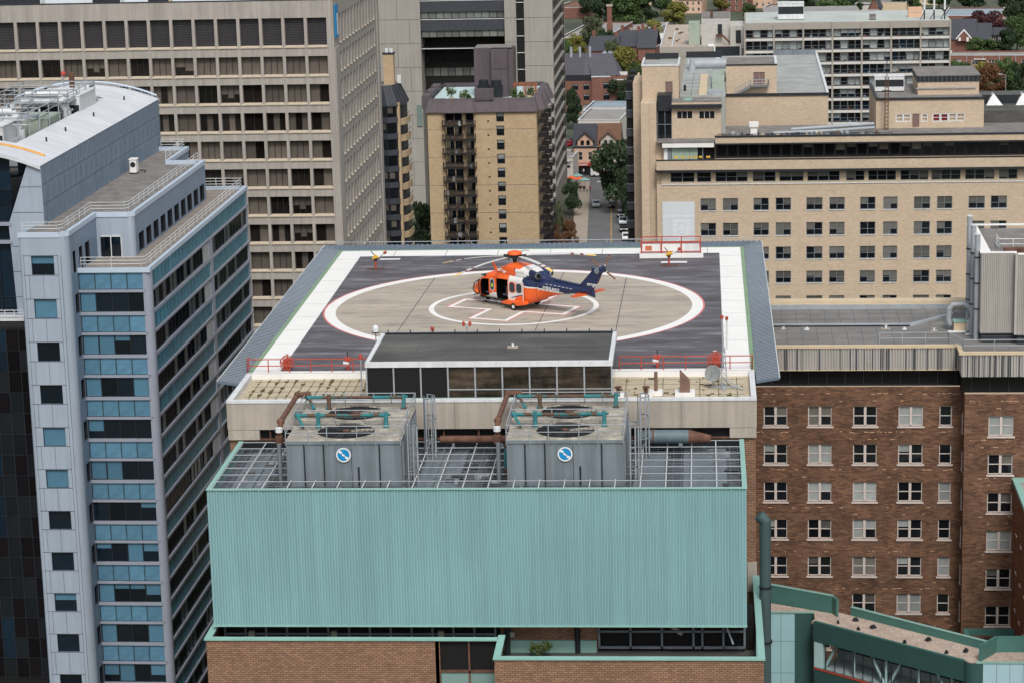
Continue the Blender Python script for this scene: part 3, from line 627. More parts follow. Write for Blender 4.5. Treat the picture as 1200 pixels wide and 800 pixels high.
    for px, pz, s in ((-.25, .24, .15), (-.02, .0, .12), (.24, -.22, .15)):
        b.add([c+Vector((px-s, -.015, pz+s*.9)), c+Vector((px-s*.7, -.015, pz-s*.5)), c+Vector((px+s, -.015, pz-s)), c+Vector((px+s*.8, -.015, pz+s*.4))], [(0, 1, 2, 3)], white)
    b.add([c+Vector((x, -.0145, z)) for x, z in ((-.32, .22), (-.26, .32), (.32, -.22), (.26, -.3))], [(0, 1, 3, 2)], white); b.build('round_logo', o)
    b = MB(dark); b.box(W_*.62, W_*.62+.14, -.14, -.09, 0, Hh*.62); b.build('stain_strip', o)
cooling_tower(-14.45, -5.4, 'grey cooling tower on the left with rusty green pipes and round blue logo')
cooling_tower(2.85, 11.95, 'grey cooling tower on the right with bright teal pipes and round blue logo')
# ducts over the grid
o = thing('roof_duct', 'pale teal round duct with rusty end behind the right cooling tower', 'duct', (12.7, -37.2, -2.7)); b = MB(mat('duct_teal', S(88, 106, 112), .6, .15, 1.)); b.cyl((0, 0, 0), (4.2, 0, 0), .56, None, 18); b.cyl((1.25, 0, 0), (1.4, 0, 0), .6, rust, 18); b.build('pipe', o); b = MB(rust); b.cyl((4.2, 0, 0), (6, -.2, -.15), .56, rust, 14, .3); b.build('rusty_end', o); b = MB(grey); b.box(.5, .8, -.4, .4, -.8, -.45); b.box(3.4, 3.7, -.4, .4, -.8, -.45); b.build('cradle', o)
o = thing('roof_pipe', 'rusty brown pipe running between the two cooling towers', 'pipe', (-3.4, -37, -2.9)); b = MB(rust); b.cyl((0, 0, 0), (6.6, 0, 0), .3, rust, 12); b.build('pipe', o); b = MB(grey); b.box(1, 1.2, -.3, .3, -.75, -.28); b.box(5, 5.2, -.3, .3, -.75, -.28); b.build('cradle', o)
o = thing('riser_pipe', 'tall dark green vent pipe with bent top at the annex corner', 'pipe', (22.95, -42, GZ)); b = MB(mat('riser_green', S(64, 82, 84), .5, .1)); b.cyl((0, 0, 0), (0, 0, 43.6), .46, None, 16); b.ball((0, 0, 43.6), .46); b.cyl((0, 0, 43.6), (-.5, 0, 44.1), .46, None, 14); b.build('pipe', o); b = MB(dark); b.cyl((0, 0, 33.4), (0, 0, 33.6), .56, dark, 14); b.cyl((0, 0, 38), (0, 0, 38.2), .5, dark, 14); b.build('clamp', o)
# shrub in the planter
def leafball(mb, c, rx, ry, rz, n, s, m, rng):
    for k in range(n):
        while True:
            p = Vector((rng.uniform(-1, 1), rng.uniform(-1, 1), rng.uniform(-1, 1)))
            if p.length < 1: break
        if p.length < .55 and rng.random() < .6: p = p.normalized()*rng.uniform(.6, 1)
        q = Vector((c[0]+p.x*rx, c[1]+p.y*ry, c[2]+p.z*rz)); nn = Vector((rng.gauss(0, 1), rng.gauss(0, 1), rng.gauss(.6, 1))).normalized(); a = nn.orthogonal().normalized(); a.rotate(Matrix.Rotation(rng.random()*6.28, 3, nn)); bb = nn.cross(a); ss = s*rng.uniform(.6, 1.3)
        mb.add([q+a*ss, q+bb*ss*.6, q-a*ss, q-bb*ss*.6], [(0, 1, 2, 3)], m)
o = thing('shrub', 'small green shrub growing in the brick annex terrace', 'shrub', (5.2, -48.6, -17.6)); o.scale = (.9, .9, 1.05); rg = random.Random(3); b = MB(mat('shrub_leaf', S(70, 86, 40), .8, .3, 2.)); 
for k in range(6): leafball(b, (rg.uniform(-.7, .7), rg.uniform(-.3, .3), rg.uniform(.5, 1.2)), .5, .4, .4, 70, .12, None, rg)
b.build('foliage', o); b = MB(rust)
for k in range(5): b.cyl((0, 0, 0), (rg.uniform(-.7, .7), rg.uniform(-.3, .3), 1), .03, rust, 5)
b.build('stem', o)
# ================================================================ helicopter (local x forward, y left, z up, metres)
orange = mat('heli_orange', S(226, 96, 38), .3, .05, 1., spec=.5); navy = mat('heli_navy', S(30, 42, 78), .28, .08, 1., spec=.5)
hwhite = mat('heli_white', S(214, 214, 212), .3, .04, 1., spec=.5); hblack = mat('heli_black', S(16, 17, 19), .4, .1)
hglass = mat('heli_glass', S(36, 48, 60), .05, .2, 2., spec=.9); tyre = mat('tyre', S(26, 26, 27), .85, .1)
hv = mat('hi_vis', S(190, 215, 60), .7, .05)
HS = 1.15
HE = thing('helicopter', 'orange white and navy air ambulance helicopter parked on the landing cross', 'helicopter', (.12, 1.3, .012), 0, None, HS)
HE.rotation_euler[2] = R_(180-38)
SEC = [(4.62, .98, 1.12, .08, 2), (4.5, .84, 1.3, .34, 2.2), (4.2, .68, 1.48, .6, 2.4), (3.8, .57, 1.72, .82, 2.8), (3.3, .5, 2.18, .98, 3), (2.8, .46, 2.55, 1.06, 3.4), (2.2, .45, 2.78, 1.1, 3.8), (1.2, .45, 2.86, 1.12, 4.2),
       (-1.6, .45, 2.86, 1.12, 4.2), (-2.3, .55, 2.8, 1.06, 3.6), (-3.0, .85, 2.74, .9, 3), (-3.8, 1.2, 2.7, .66, 2.6), (-4.8, 1.52, 2.62, .46, 2.3), (-6.2, 1.76, 2.54, .34, 2.1), (-7.6, 1.92, 2.48, .26, 2), (-8.4, 2.05, 2.4, .18, 2)]
ENG = [(2.1, 2.55, 2.82, .35, 2.4), (1.6, 2.5, 3.05, .62, 2.6), (.9, 2.4, 3.42, .78, 2.8), (.2, 2.4, 3.7, .86, 2.8), (-.5, 2.4, 3.74, .92, 3), (-1.5, 2.4, 3.66, .98, 3), (-2.3, 2.4, 3.5, .92, 2.8), (-3.0, 2.4, 3.25, .7, 2.5), (-3.8, 2.35, 2.95, .36, 2.2), (-4.6, 2.4, 2.72, .16, 2)]
def interp(sec, x):
    for a, c in zip(sec[:-1], sec[1:]):
        if c[0] <= x <= a[0]:
            t = (a[0]-x)/(a[0]-c[0]); return [a[i]+(c[i]-a[i])*t for i in range(5)]
    return list(sec[-1])
def loft(mb, sec, paint, N=84, dx=.055, cut=None):
    x0, x1 = sec[0][0], sec[-1][0]; n = int((x0-x1)/dx); rings = []
    for i in range(n+1):
        x, zb, zt, w, e = interp(sec, x0+(x1-x0)*i/n); r = []
        for k in range(N):
            a = 2*math.pi*k/N; c, s = math.cos(a), math.sin(a)
            r.append((x0+(x1-x0)*i/n, w*math.copysign(abs(c)**(2/e), c), (zb+zt)/2+(zt-zb)/2*math.copysign(abs(s)**(2/e), s)))
        rings.append(r)
    V = [p for r in rings for p in r]; by = {}
    for i in range(n):
        for k in range(N):
            f = (i*N+k, i*N+(k+1) % N, (i+1)*N+(k+1) % N, (i+1)*N+k); c = sum((Vector(V[j]) for j in f), Vector())/4
            if cut and cut(c): continue
            by.setdefault(paint(c), []).append(f)
    base = len(mb.v); mb.v += V
    for m, fs in by.items():
        mi = mb._m(m)
        for f in fs: mb.f.append(tuple(base+j for j in f)); mb.mi.append(mi); mb.sm.append(True)
    for r, rev in ((0, 0), (n, 1)):
        mb.f.append(tuple(base+r*N+(k if not rev else N-1-k) for k in range(N))); mb.mi.append(mb._m(paint(Vector(V[r*N])))); mb.sm.append(False)
def paintb(c):
    x, z = c.x, c.z
    if 2.62 < x < 4.0 and z > 1.45+(4.0-x)*.2 and z < 2.62-(x-2.6)*.38 and abs(c.y) < .96-.3*(x-2.6): return hglass
    if x < -1.75:           # swept navy top over an orange belly, white line between
        t = (-1.75-x); zz = 2.02-.02*t if t < 1.2 else 2.0-.11*(t-1.2)
        if t > 3.2: zz = 1.78-.02*(t-3.2)
        if x < -5.6: return navy
        return navy if z > zz+.08 else (hwhite if z > zz-.05 else orange)
    if x < -.2: return hwhite if z > 2.0+(x+.2)*.2 and z > 1.9 or (z < 1.05+(-.2-x)*.1) else orange
    if z < 1.15 and x < 2.6 and z < 1.15-(x-1.6)*.5: return hwhite
    return orange
def painte(c):
    x, z = c.x, c.z; s = -.55-(z-2.6)*-.9
    if x > -.9+(z-2.9)*-1.0: return orange
    if x < -1.2-(z-2.4)*1.9 : return navy
    return hwhite
def cut(c):
    if abs(c.y) < .75: return False
    return (2.0 < c.x < 3.1 and .78 < c.z < 2.22-.3*max(0, c.x-2.6)) or (-.15 < c.x < 1.15 and .66 < c.z < 2.4)
b = MB(orange); loft(b, SEC, paintb, cut=cut); b.build('fuselage', HE)
b = MB(orange); loft(b, ENG, painte, N=40)
for s in (-1, 1):   # intakes and exhausts
    b.cyl((-.9, s*.72, 3.2), (-1.9, s*.78, 3.2), .26, hwhite, 16, .24); b.cyl((-2.2, s*.5, 3.08), (-3.3, s*.84, 3.05), .36, navy, 18, .26)
b.build('engine_cowling', HE)
b = MB(hblack)
for s in (-1, 1): b.cyl((-3.28, s*.82, 3.05), (-3.4, s*.86, 3.05), .27, galv, 18, .25); b.cyl((-3.36, s*.845, 3.05), (-3.42, s*.87, 3.05), .22, hblack, 18); b.cyl((-.85, s*.72, 3.28), (-.8, s*.72, 3.28), .24, hblack, 14)
b.build('exhaust', HE)
b = MB(hblack)      # cabin lining seen through the open doors
b.box(-1.5, 3.3, -.06, .06, .6, 2.3); b.box(-.3, 3.2, -1.0, 1.0, .56, .64); b.box(-.35, -.25, -1.0, 1.0, .6, 2.5); b.box(1.3, 1.42, -1, 1, .6, 2.3); b.box(3.2, 3.26, -.85, .85, .6, 2.0); b.box(-.3, 3, -.95, .95, 2.42, 2.5); b.build('cabin_interior', HE)
b = MB(mat('seat_grey', S(58, 62, 68), .7, .1))
for x, y in ((2.15, .55), (2.15, -.55), (.2, .6), (.2, -.6)): b.box(x, x+.5, y-.24, y+.24, .95, 1.08); b.box(x-.02, x+.1, y-.24, y+.24, 1.08, 1.75)
b.build('seat', HE)
b = MB(mat('heli_seam', S(60, 44, 44), .6, 0))     # panel joints and grab rails
for xx in (1.26, -.24, -2.0, -3.1, 3.2, -4.3, -6.0):
    q = interp(SEC, xx); N = 40; r = []
    for k in range(N+1):
        a = 2*math.pi*k/N; cc, ss = math.cos(a), math.sin(a); r.append((xx, (q[3]+.004)*math.copysign(abs(cc)**(2/q[4]), cc), (q[1]+q[2])/2+((q[2]-q[1])/2+.004)*math.copysign(abs(ss)**(2/q[4]), ss)))
    for u, v in zip(r[:-1], r[1:]):
        if (Vector(u)-Vector(v)).length > .002 and v[2] > .6 and not (xx > -.2 and abs(u[1]) > .8 and u[2] < 2.4): b.cyl(u, v, .011, None, 4)
tag(b.build('panel_joints', HE), kind='stuff')
b = MB(orange)      # side pods carrying the main wheels
for s in (-1, 1):
    P = [(.35, .5), (.1, .42), (-1.6, .42), (-2.4, .62), (-2.3, .84), (-.2, .8)]; v = [(x, s*1.0, z) for x, z in P]+[(x*.97-.02, s*1.52, .5+(z-.5)*.75) for x, z in P]; n = len(P)
    fs = [(i, (i+1) % n, (i+1) % n+n, i+n) for i in range(n)]+[tuple(range(n-1, -1, -1)), tuple(range(n, 2*n))]; b.add(v, fs)
b.build('sponson', HE)
def wheel(x, y, r, w):
    o = MB(tyre); o.cyl((x, y-w/2, r), (x, y+w/2, r), r, tyre, 20); q = o.build('wheel', HE); k = MB(hwhite)
    for s in (-1, 1): k.cyl((x, y+s*w/2, r), (x, y+s*(w/2+.02), r), r*.5, hwhite, 14)
    k.build('rim', q)
wheel(-1.1, 1.42, .3, .22); wheel(-1.1, -1.42, .3, .22); wheel(3.35, .13, .22, .14); wheel(3.35, -.13, .22, .14)
b = MB(galv)
for s in (-1, 1): b.cyl((-1.1, s*1.3, .3), (-.8, s*1.2, .7), .06)
b.cyl((3.35, 0, .2), (3.3, 0, .7), .06); b.cyl((3.35, -.15, .22), (3.35, .15, .22), .035); b.build('landing_gear', HE)
def sidepanel(name, x0, x1, z0, z1, y, m, th=.05, r=.1, par=None):
    b = MB(m); P = [(x0+r, z0), (x1-r, z0), (x1, z0+r), (x1, z1-r), (x1-r, z1), (x0+r, z1), (x0, z1-r), (x0, z0+r)]; b.ext(P, 'y', y, y+th*(1 if y > 0 else -1)); return b.build(name, par or HE)
for s in (1, -1):   # sliding door, slid open aft; two windows
    d = sidepanel('sliding_door', -1.95, -.28, .72, 2.42, s*1.15, hwhite if s > 0 else orange, .05, .12)
    b = MB(orange); b.ext([(-1.9, .75), (-.9, .78), (-1.3, 1.2), (-1.9, 1.35)], 'y', s*1.201, s*1.206); b.ext([(-1.1, 1.5), (-1.1, 2.3), (-1.9, 2.3), (-1.9, 1.5)], 'y', s*1.201, s*1.2045); b.build('door_stripe', d)
    b = MB(navy); b.ext([(-.6, .98), (-1.3, 1.22), (-1.9, 1.36), (-1.9, 1.3), (-1.3, 1.12), (-.65, .92)], 'y', s*1.207, s*1.209); b.build('door_line', d)
    for x0, x1 in ((-1.8, -1.2), (-1.02, -.45)):
        sidepanel('window_surround', x0-.06, x1+.06, 1.39, 2.31, s*1.207, hwhite if x0 < -1.5 else orange, .02, .16, d); sidepanel('window', x0, x1, 1.45, 2.25, s*1.229, hglass, .01, .14, d)
    w = sidepanel('window_surround', 1.36, 1.86, 1.3, 2.32, s*1.12, hwhite, .015, .14); sidepanel('window', 1.41, 1.81, 1.36, 2.25, s*1.136, hglass, .01, .12, w)
b = MB(hv); b.box(1.5, 1.7, 1.147, 1.155, 1.62, 1.9); b.build('seat_vest', HE)
# cockpit door swung open forward
b = MB(hblack); P = [(3.1, .85), (3.15, 1.9), (3.05, 2.1), (3.5, 1.75), (3.65, 1.2), (3.45, .9)]
for (x0, z0), (x1, z1) in zip(P, P[1:]+P[:1]): b.cyl((x0, 1.1+(x0-3)*.35, z0), (x1, 1.1+(x1-3)*.35, z1), .045, hblack, 6)
b.add([(x, 1.08+(x-3)*.35, z) for x, z in ((3.1, .85), (3.6, .98), (3.5, 1.2), (3.13, 1.2))], [(0, 1, 2, 3)], orange); b.build('cockpit_door', HE)
# fin, tail rotor, stabilisers
b = MB(navy)
def slab(mb, P, w0, w1, m):
    n = len(P); c = (sum(p[0] for p in P)/n, sum(p[1] for p in P)/n)
    v = [(x, w, z) for w in (-w0, w0) for x, z in P]+[(c[0]+(x-c[0])*.8, w, c[1]+(z-c[1])*.9) for w in (-w1, w1) for x, z in P]
    q = lambda a, c_: [(a*n+i, a*n+(i+1) % n, c_*n+(i+1) % n, c_*n+i) for i in range(n)]
    mb.add(v, q(0, 1)+q(0, 2)+q(1, 3)+[tuple(2*n+i for i in range(n-1, -1, -1)), tuple(3*n+i for i in range(n))], m)
slab(b, [(-6.9, 2.4), (-7.6, 1.95), (-8.75, 1.75), (-8.6, 2.3), (-9.55, 4.0), (-9.3, 4.3), (-8.75, 4.2)], .04, .14, navy)
b.cyl((-9.15, .0, 4.05), (-9.15, -.5, 4.05), .3, navy, 12); b.cyl((-9.15, .22, 4.05), (-9.15, 0, 4.05), .26, grey, 12); b.box(-9.5, -8.6, -.2, .2, 3.95, 4.25); b.build('tail_fin', HE)
dred = mat('blade_red', S(120, 54, 48), .5, .1); stripe = mat('blade_pale', S(150, 134, 104), .5, .1)
for k in range(4):
    a = R_(28+90*k); b = MB(stripe); d = Vector((math.cos(a), 0, math.sin(a))); p = Vector((-d.z, 0, d.x))*.075; c = Vector((-9.15, -.62, 4.05))
    for i in range(9):
        u0, u1 = .2+i*.135, .2+(i+1)*.135; m = (dark if i < 1 else (hwhite, hwhite, dred, stripe, dred, stripe, dred, stripe, dred)[i])
        q = [c+d*u0-p, c+d*u1-p, c+d*u1+p, c+d*u0+p]; b.add(q+[v+Vector((0, -.03, 0)) for v in q], [(0, 1, 2, 3), (7, 6, 5, 4), (0, 4, 5, 1), (2, 6, 7, 3), (1, 5, 6, 2), (0, 3, 7, 4)], m)
    b.build('tail_rotor_blade', HE)
b = MB(dark); b.cyl((-9.15, -.45, 4.05), (-9.15, -.78, 4.05), .16, dark, 10); b.build('tail_rotor_hub', HE)
for s in (1, -1):
    b = MB(orange); P = [(-7.1, .12), (-7.75, 1.85), (-8.2, 1.9), (-8.0, .12)]; v = [(x, s*y, 1.98+.06*y) for x, y in P]+[(x, s*y, 1.86+.07*y) for x, y in P]
    b.add(v, [(0, 1, 2, 3), (7, 6, 5, 4), (0, 4, 5, 1), (1, 5, 6, 2), (2, 6, 7, 3), (3, 7, 4, 0)]); b.build('stabiliser', HE)
# main rotor
b = MB(dark); b.cyl((0, 0, 3.6), (0, 0, 4.45), .17, dark, 14); b.cyl((0, 0, 4.1), (0, 0, 4.35), .5, dark, 16)
for k in range(5): a = R_(k*72-56); b.cyl((.25*math.cos(a), .25*math.sin(a), 4.22), (1.0*math.cos(a), 1.0*math.sin(a), 4.24), .11, dark, 8); b.cyl((.45*math.cos(a+.3), .45*math.sin(a+.3), 3.8), (.6*math.cos(a+.1), .6*math.sin(a+.1), 4.2), .04, galv, 6)
b.build('rotor_head', HE)
b = MB(orange); b.cyl((0, 0, 4.4), (0, 0, 4.52), .62, orange, 24, .6); b.ball((0, 0, 4.52), .6, orange, 20, .32); b.build('rotor_cap', HE)
ye = mat('blade_tip_yellow', S(224, 190, 110), .5, .1); bw = mat('blade_white', S(200, 200, 198), .45, .06)
# fuselage heading is 142 deg; blade azimuths in the world are 82 + 72 k
for k in range(5):
    a = R_(84+72*k-142); d = Vector((math.cos(a), math.sin(a), 0)); p = Vector((-d.y, d.x, 0)); b = MB(bw); n = 22; R = 6.9; pts = []
    for i in range(n+1):
        u = .95+(R-.95)*i/n; droop = -.62*((u-.9)/6)**2; tilt = -.07*(u*d.x); z = 4.27+droop+tilt; w = .2 if u < 6.3 else .2-.12*(u-6.3)/.6
        c = d*u; pts.append((c-p*w*.6+Vector((0, 0, z-.015)), c+p*w+Vector((0, 0, z+.02)), u))
    for (A, B, u), (C_, D_, v) in zip(pts[:-1], pts[1:]):
        m = ye if v > 6.35 else (dred if 4.6 < u < 4.95 or 5.4 < u < 5.75 else bw); e = Vector((0, 0, .05))
        b.add([A, C_, D_, B, A-e, C_-e, D_-e, B-e], [(0, 1, 2, 3), (7, 6, 5, 4), (0, 4, 5, 1), (2, 6, 7, 3), (0, 3, 7, 4), (1, 5, 6, 2)], m)
    b.build('main_rotor_blade', HE)
b = MB(orange); b.add([(1.9, -.03, 2.8), (2.25, -.03, 2.8), (2.65, -.03, 3.45), (2.5, -.03, 3.5), (1.9, .03, 2.8), (2.25, .03, 2.8), (2.65, .03, 3.45), (2.5, .03, 3.5)], [(0, 1, 2, 3), (7, 6, 5, 4), (0, 4, 5, 1), (1, 5, 6, 2), (2, 6, 7, 3), (3, 7, 4, 0)]); b.build('antenna_fin', HE)
b = MB(hblack); b.cyl((3.9, .5, .62), (4.3, .55, .5), .03, hblack, 5)
for x in (.2, .9, 1.7, 2.5): b.box(x, x+.12, 1.0, 1.18, .38, .46, galv)
b.cyl((-.2, 1.15, .4), (2.9, 1.1, .4), .035, galv, 6); b.build('step_bar', HE)
b = MB(navy)        # driveshaft fairing hoops and dashed handhold line
for i in range(13): x = -3.9-i*.26; zb = interp(SEC, x)[2]; b.box(x-.16, x+.02, -.16, .16, zb-.06, zb+.17)
b.build('driveshaft_fairing', HE)
b = MB(hwhite)
for s in (1, -1):
    for i in range(7):
        x = -3.9-i*.4; q = interp(SEC, x); yy = q[3]*.9; b.box(x-.26, x, s*yy*.98, s*(yy+.03), q[2]-.3, q[2]-.265)
b.build('fairing_dashes', HE)
for s in (1, -1):
    q = interp(SEC, -4.7); rz = math.pi-(.09) if s > 0 else .09
    text('AMBULANCE', .36, hwhite, HE, (-3.7 if s > 0 else -6.0, s*(.74 if s > 0 else .42), 2.02), (R_(90), 0, R_(180-8) if s > 0 else R_(-8)), 'lettering', .012)
    text('ornge', .42, hwhite, HE, (-8.05 if s > 0 else -8.95, s*.155, 2.72), (R_(90), 0, R_(180) if s > 0 else 0), 'lettering', .01)
    text('ornge', .5, hwhite, HE, (1.25 if s > 0 else .1, s*.86, 2.98), (R_(62), 0, R_(180) if s > 0 else 0), 'lettering', .02)
# ================================================================ blue office tower at left (own frame)
def rounded(mb, P0, cx, cy, r, a0, a1, z0, z1, m, n=8):
    v = []
    for i in range(n+1): a = R_(a0+(a1-a0)*i/n); v += [(cx+r*math.cos(a), cy+r*math.sin(a), z0), (cx+r*math.cos(a), cy+r*math.sin(a), z1)]
    mb.add(v, [(2*i, 2*i+2, 2*i+3, 2*i+1) for i in range(n)], m, True)
T = thing('office_tower', 'blue glass and grey panel office tower with curved white roof and terraces', 'building', (-32.57, -12, 0), R_(-.9))
NF = 11; p = 4.01
gravel = mat('roof_gravel', S(118, 115, 112), .95, .3, .6, fine=.4); terr = mat('terrace_boards', S(130, 122, 114), .9, .2, .8, fine=.12)
dk = glass('tower_window', S(14, 24, 34), .04, .6, .5); vw = vw0; vw2 = glass('tower_side_blue', S(38, 60, 74), .15, .4, .4)
b = MB(ledge); s_ = MB(ledge)
for k in range(NF):
    zt = 6.3-p*k
    for z0, z1, o_ in ((zt-1.86, zt-1.62, .14), (zt-p, zt-3.72, .14)):
        b.box(-6.6, -.5, -o_, .1, z0, z1); s_.box(-.1, o_, .6, 46.2, z0, z1)
b.build('front_ledges', T); s_.build('side_ledges', T)
items_sp, items_w = [], []
rg = random.Random(11)
spm = {}
def panemesh(w, h, m, extra=None):
    k = (round(w, 2), round(h, 2), m.name, extra); tn = .015 if m in (gtealm, vw0) else .06
    if k not in spm:
        q = MB(m); q.quad((0, 0, 0), (w, 0, 0), (w, 0, h), (0, 0, h))
        q.box(-.05, .01, -tn, .0, 0, h, dark); q.box(.01, w, -tn*.6, -.0, -.0, .04, dark)
        if extra: q.quad((.04, -.012, h*(1-extra)), (w-.04, -.012, h*(1-extra)), (w-.04, -.012, h), (.04, -.012, h), blindt)
        spm[k] = q.mesh('pane')
    return spm[k]
for k in range(NF):
    zt = 6.3-p*k
    for i in range(4):
        x = -6.55+i*1.5; items_sp.append((panemesh(1.44, 1.6, gteal), (x, .02, zt-1.61), 0, []))
        e = None if k == 0 and i else rg.choice([None, None, None, .3, .62, .45, .95, .98])
        items_w.append((panemesh(1.44, 1.84, dk, e), (x, .08, zt-3.71), 0, []))
for k in range(NF):
    zt = 6.3-p*k
    y = .65
    while y < 45.5:
        w = 1.5 if y < 26 or y > 27.5 else 1.3
        items_sp.append((panemesh(1.44, 1.6, gtealm), (-.02, y, zt-1.61), R_(90), []))
        if not (22.4 < y < 27.3): items_w.append((panemesh(1.44, 1.84, vw if rg.random() < .72 else vw2), (-.06, y, zt-3.71), R_(90), []))
        y += 1.5
items_w.sort(key=lambda q: (q[1][1], -q[1][2])); items_sp.sort(key=lambda q: (q[1][1], -q[1][2]))
place(T, items_sp, 'spandrel_panel'); place(T, items_w, 'window')
b = MB(ledge); rounded(b, 0, -.45, .55, .6, -90, 0, GZ, 6.3, ledge, 8); b.box(-.6, -.45, -.04, .5, GZ, 6.3); b.box(0, .14, .54, .75, GZ, 6.3); b.box(-.5, .1, 26.0, 27.2, GZ, 4.6); b.box(-.3, .05, 45.7, 46.25, GZ, 6.3)
for k in range(NF+2): z = 6.3-p*k-1.7; b.box(-.62, -.3, -.07, -.02, z, z+.04, seam)
b.build('corner_column', T)
b = MB(whitem)
for k in range(NF):
    zt = 6.3-p*k
    for i in range(6): z = zt-3.6+i*.28; b.box(.02, .08, 22.6, 25.6, z, z+.1)
    b.box(.0, .05, 22.55, 22.7, zt-3.72, zt-1.9, dark)
split(b, 'louvre_grille', T, .25)
b = MB(dark); b.box(-10.5, -.15, .15, 46, GZ, 6.2); b.box(-26, -10.501, 4, 46, GZ, 9); b.build('core', T)
b = MB(terr); b.box(-6.6, -.2, .1, 46, 6.2, 6.34); b.build('terrace', T)
lightcap = mat('coping_blue', S(176, 190, 206), .45, .04)
b = MB(lightcap); b.box(-6.6, .16, -.18, .14, 6.3, 6.72); b.box(-.18, .16, .141, 46.25, 6.3, 6.72); b.box(-6.5, -.181, 46.0, 46.25, 6.3, 6.7); b.build('terrace_coping', T)
# panelled block in front
bx0, bx1, by, bz = -11.1, -6.6, -3.2, 10.2
b = MB(panel); fh, sh = [], []
for k in range(NF): zt = 8.51-p*k; fh.append((-10.0, -7.9, zt-1.8, zt)); sh.append((-1.5, -.3, zt-1.8, zt)) if k else sh.extend([(-1.5, -.6, zt-2, zt), (.7, 1.8, zt-2.1, zt), (2.9, 4.4, zt-2.1, zt)])
wall(b, front(by), bx0+.3, bx1-.9, GZ, bz, fh, .25, None, panel_shade); rounded(b, 0, bx1-.9, by+.9, .9, -90, 0, GZ, bz, panel); rounded(b, 0, bx0+.3, by+.3, .3, 180, 270, GZ, bz, panel)
b.quad((bx0, 3, GZ), (bx0, by+.3, GZ), (bx0, by+.3, bz), (bx0, 3, bz))
wall(b, side(bx1), by+.9, 0, GZ, 6.3, [h for h in sh if h[1] <= 0], .3, panel_shade, dark); wall(b, side(bx1), by+.9, 7.3, 6.3, bz, [h for h in sh if h[3] > 6.3], .3, panel_shade, dark); b.build('panel_block', T)
it = []
for k, h in enumerate(fh):
    e = [.42, .98, None, .0, .98, .97, None, .0, .4, .0, None][k]; it.append((panemesh(h[1]-h[0], h[3]-h[2], dk, e or None), (h[0], by+.22, h[2]), 0, []))
for h in sh: it.append((panemesh(h[1]-h[0], h[3]-h[2], dk), (bx1-.2, h[0], h[2]), R_(90), []))
it.append((panemesh(.9, 1.9, dk), (-6.2, 7.22, 6.4), 0, [])); it.append((panemesh(.85, 1.8, dk), (-5.15, 7.2, 6.45), 0, []))
place(T, it, 'office_window')
b = MB(seam)
for k in range(NF):
    zt = 8.51-p*k
    for z in (zt, zt-1.8): b.box(bx0+.3, bx1-.9, by-.012, by, z-.03, z+.02)
    for x in (-10.7, -8.3+1.05, -7.55): 
        b.box(x, x+.03, by-.011, by, zt-1.8, zt); b.box(x, x+.03, by-.011, by, zt-p, zt-1.85)
    b.box(-10.3, -10.27, by-.011, by, zt-p, zt-1.85); b.box(-9, -8.97, by-.011, by, zt-p, zt-1.85)
for y in (8.5, 10.5): pass
b.build('panel_joints', T)
# upper volume
b = MB(panel); wall(b, front(7.3), -6.6, -3.6, 6.3, bz, [], .2); rounded(b, 0, -3.6, 7.9, .6, -90, 0, 6.3, bz, panel)
uh = [(9.0+i*3.05, 11.1+i*3.05, 6.55, 8.25) for i in range(10)]
wall(b, side(-3), 7.9, 39.5, 6.3, bz, uh, .3, panel_shade, dark); b.quad((-3, 39.5, 6.3), (-7, 39.5, 6.3), (-7, 39.5, bz), (-3, 39.5, bz)); b.quad((-7, 39.5, 6.3), (-7, 49.7, 6.3), (-7, 49.7, bz), (-7, 39.5, bz), panel_shade); b.build('upper_storey', T)
place(T, [(panemesh(2.1, 1.7, dk), (-3.25, h[0], h[2]), R_(90), []) for h in uh], 'strip_window')
b = MB(whitem); b.box(-6.26, -6.2, 7.18, 7.28, 6.34, 8.4); b.box(-5.3, -5.15, 7.18, 7.28, 6.34, 8.4); b.box(-4.3, -4.22, 7.18, 7.28, 6.34, 8.4); b.box(-6.26, -4.22, 7.18, 7.28, 8.3, 8.4); b.build('door_frame', T)
b = MB(gravel); b.box(-11, -7.0, -2.9, 49.5, 9.9, bz); b.box(-7.0+.001, -3.1, 7.5, 39.4, 9.9, bz-.003); b.box(-11, -6.8, -2.9, 7.4, 9.8, bz-.006); b.build('upper_roof', T)
b = MB(lightcap); z0, z1 = bz-.02, bz+.42
b.box(bx0, bx1-.7, by-.06, by+.3, z0, z1); b.box(bx1-.3, bx1+.06, by+.7, 7.2, z0, z1); b.add([(bx1-.7, by-.06, z0), (bx1+.06, by+.7, z0), (bx1-.3, by+.9, z0), (bx1-.9, by+.3, z0), (bx1-.7, by-.06, z1), (bx1+.06, by+.7, z1), (bx1-.3, by+.9, z1), (bx1-.9, by+.3, z1)], [(4, 5, 6, 7), (0, 1, 5, 4), (2, 3, 7, 6)])
b.box(bx1-.3, -3.5, 7.22, 7.55, z0, z1); b.box(-3.3, -2.94, 7.8, 39.6, z0, z1); b.add([(-3.5, 7.22, z0), (-2.94, 7.8, z0), (-3.3, 7.9, z0), (-3.5, 7.55, z0), (-3.5, 7.22, z1), (-2.94, 7.8, z1), (-3.3, 7.9, z1), (-3.5, 7.55, z1)], [(4, 5, 6, 7), (0, 1, 5, 4)])
b.box(-7.2, -3.31, 39.25, 39.6, z0, z1); b.box(-7.3, -6.94, 39.61, 49.8, z0, z1); b.box(-10.3, -7.31, 49.5, 49.8, z0, z1); b.build('coping', T)
b = MB(whitem); zr = bz+.4
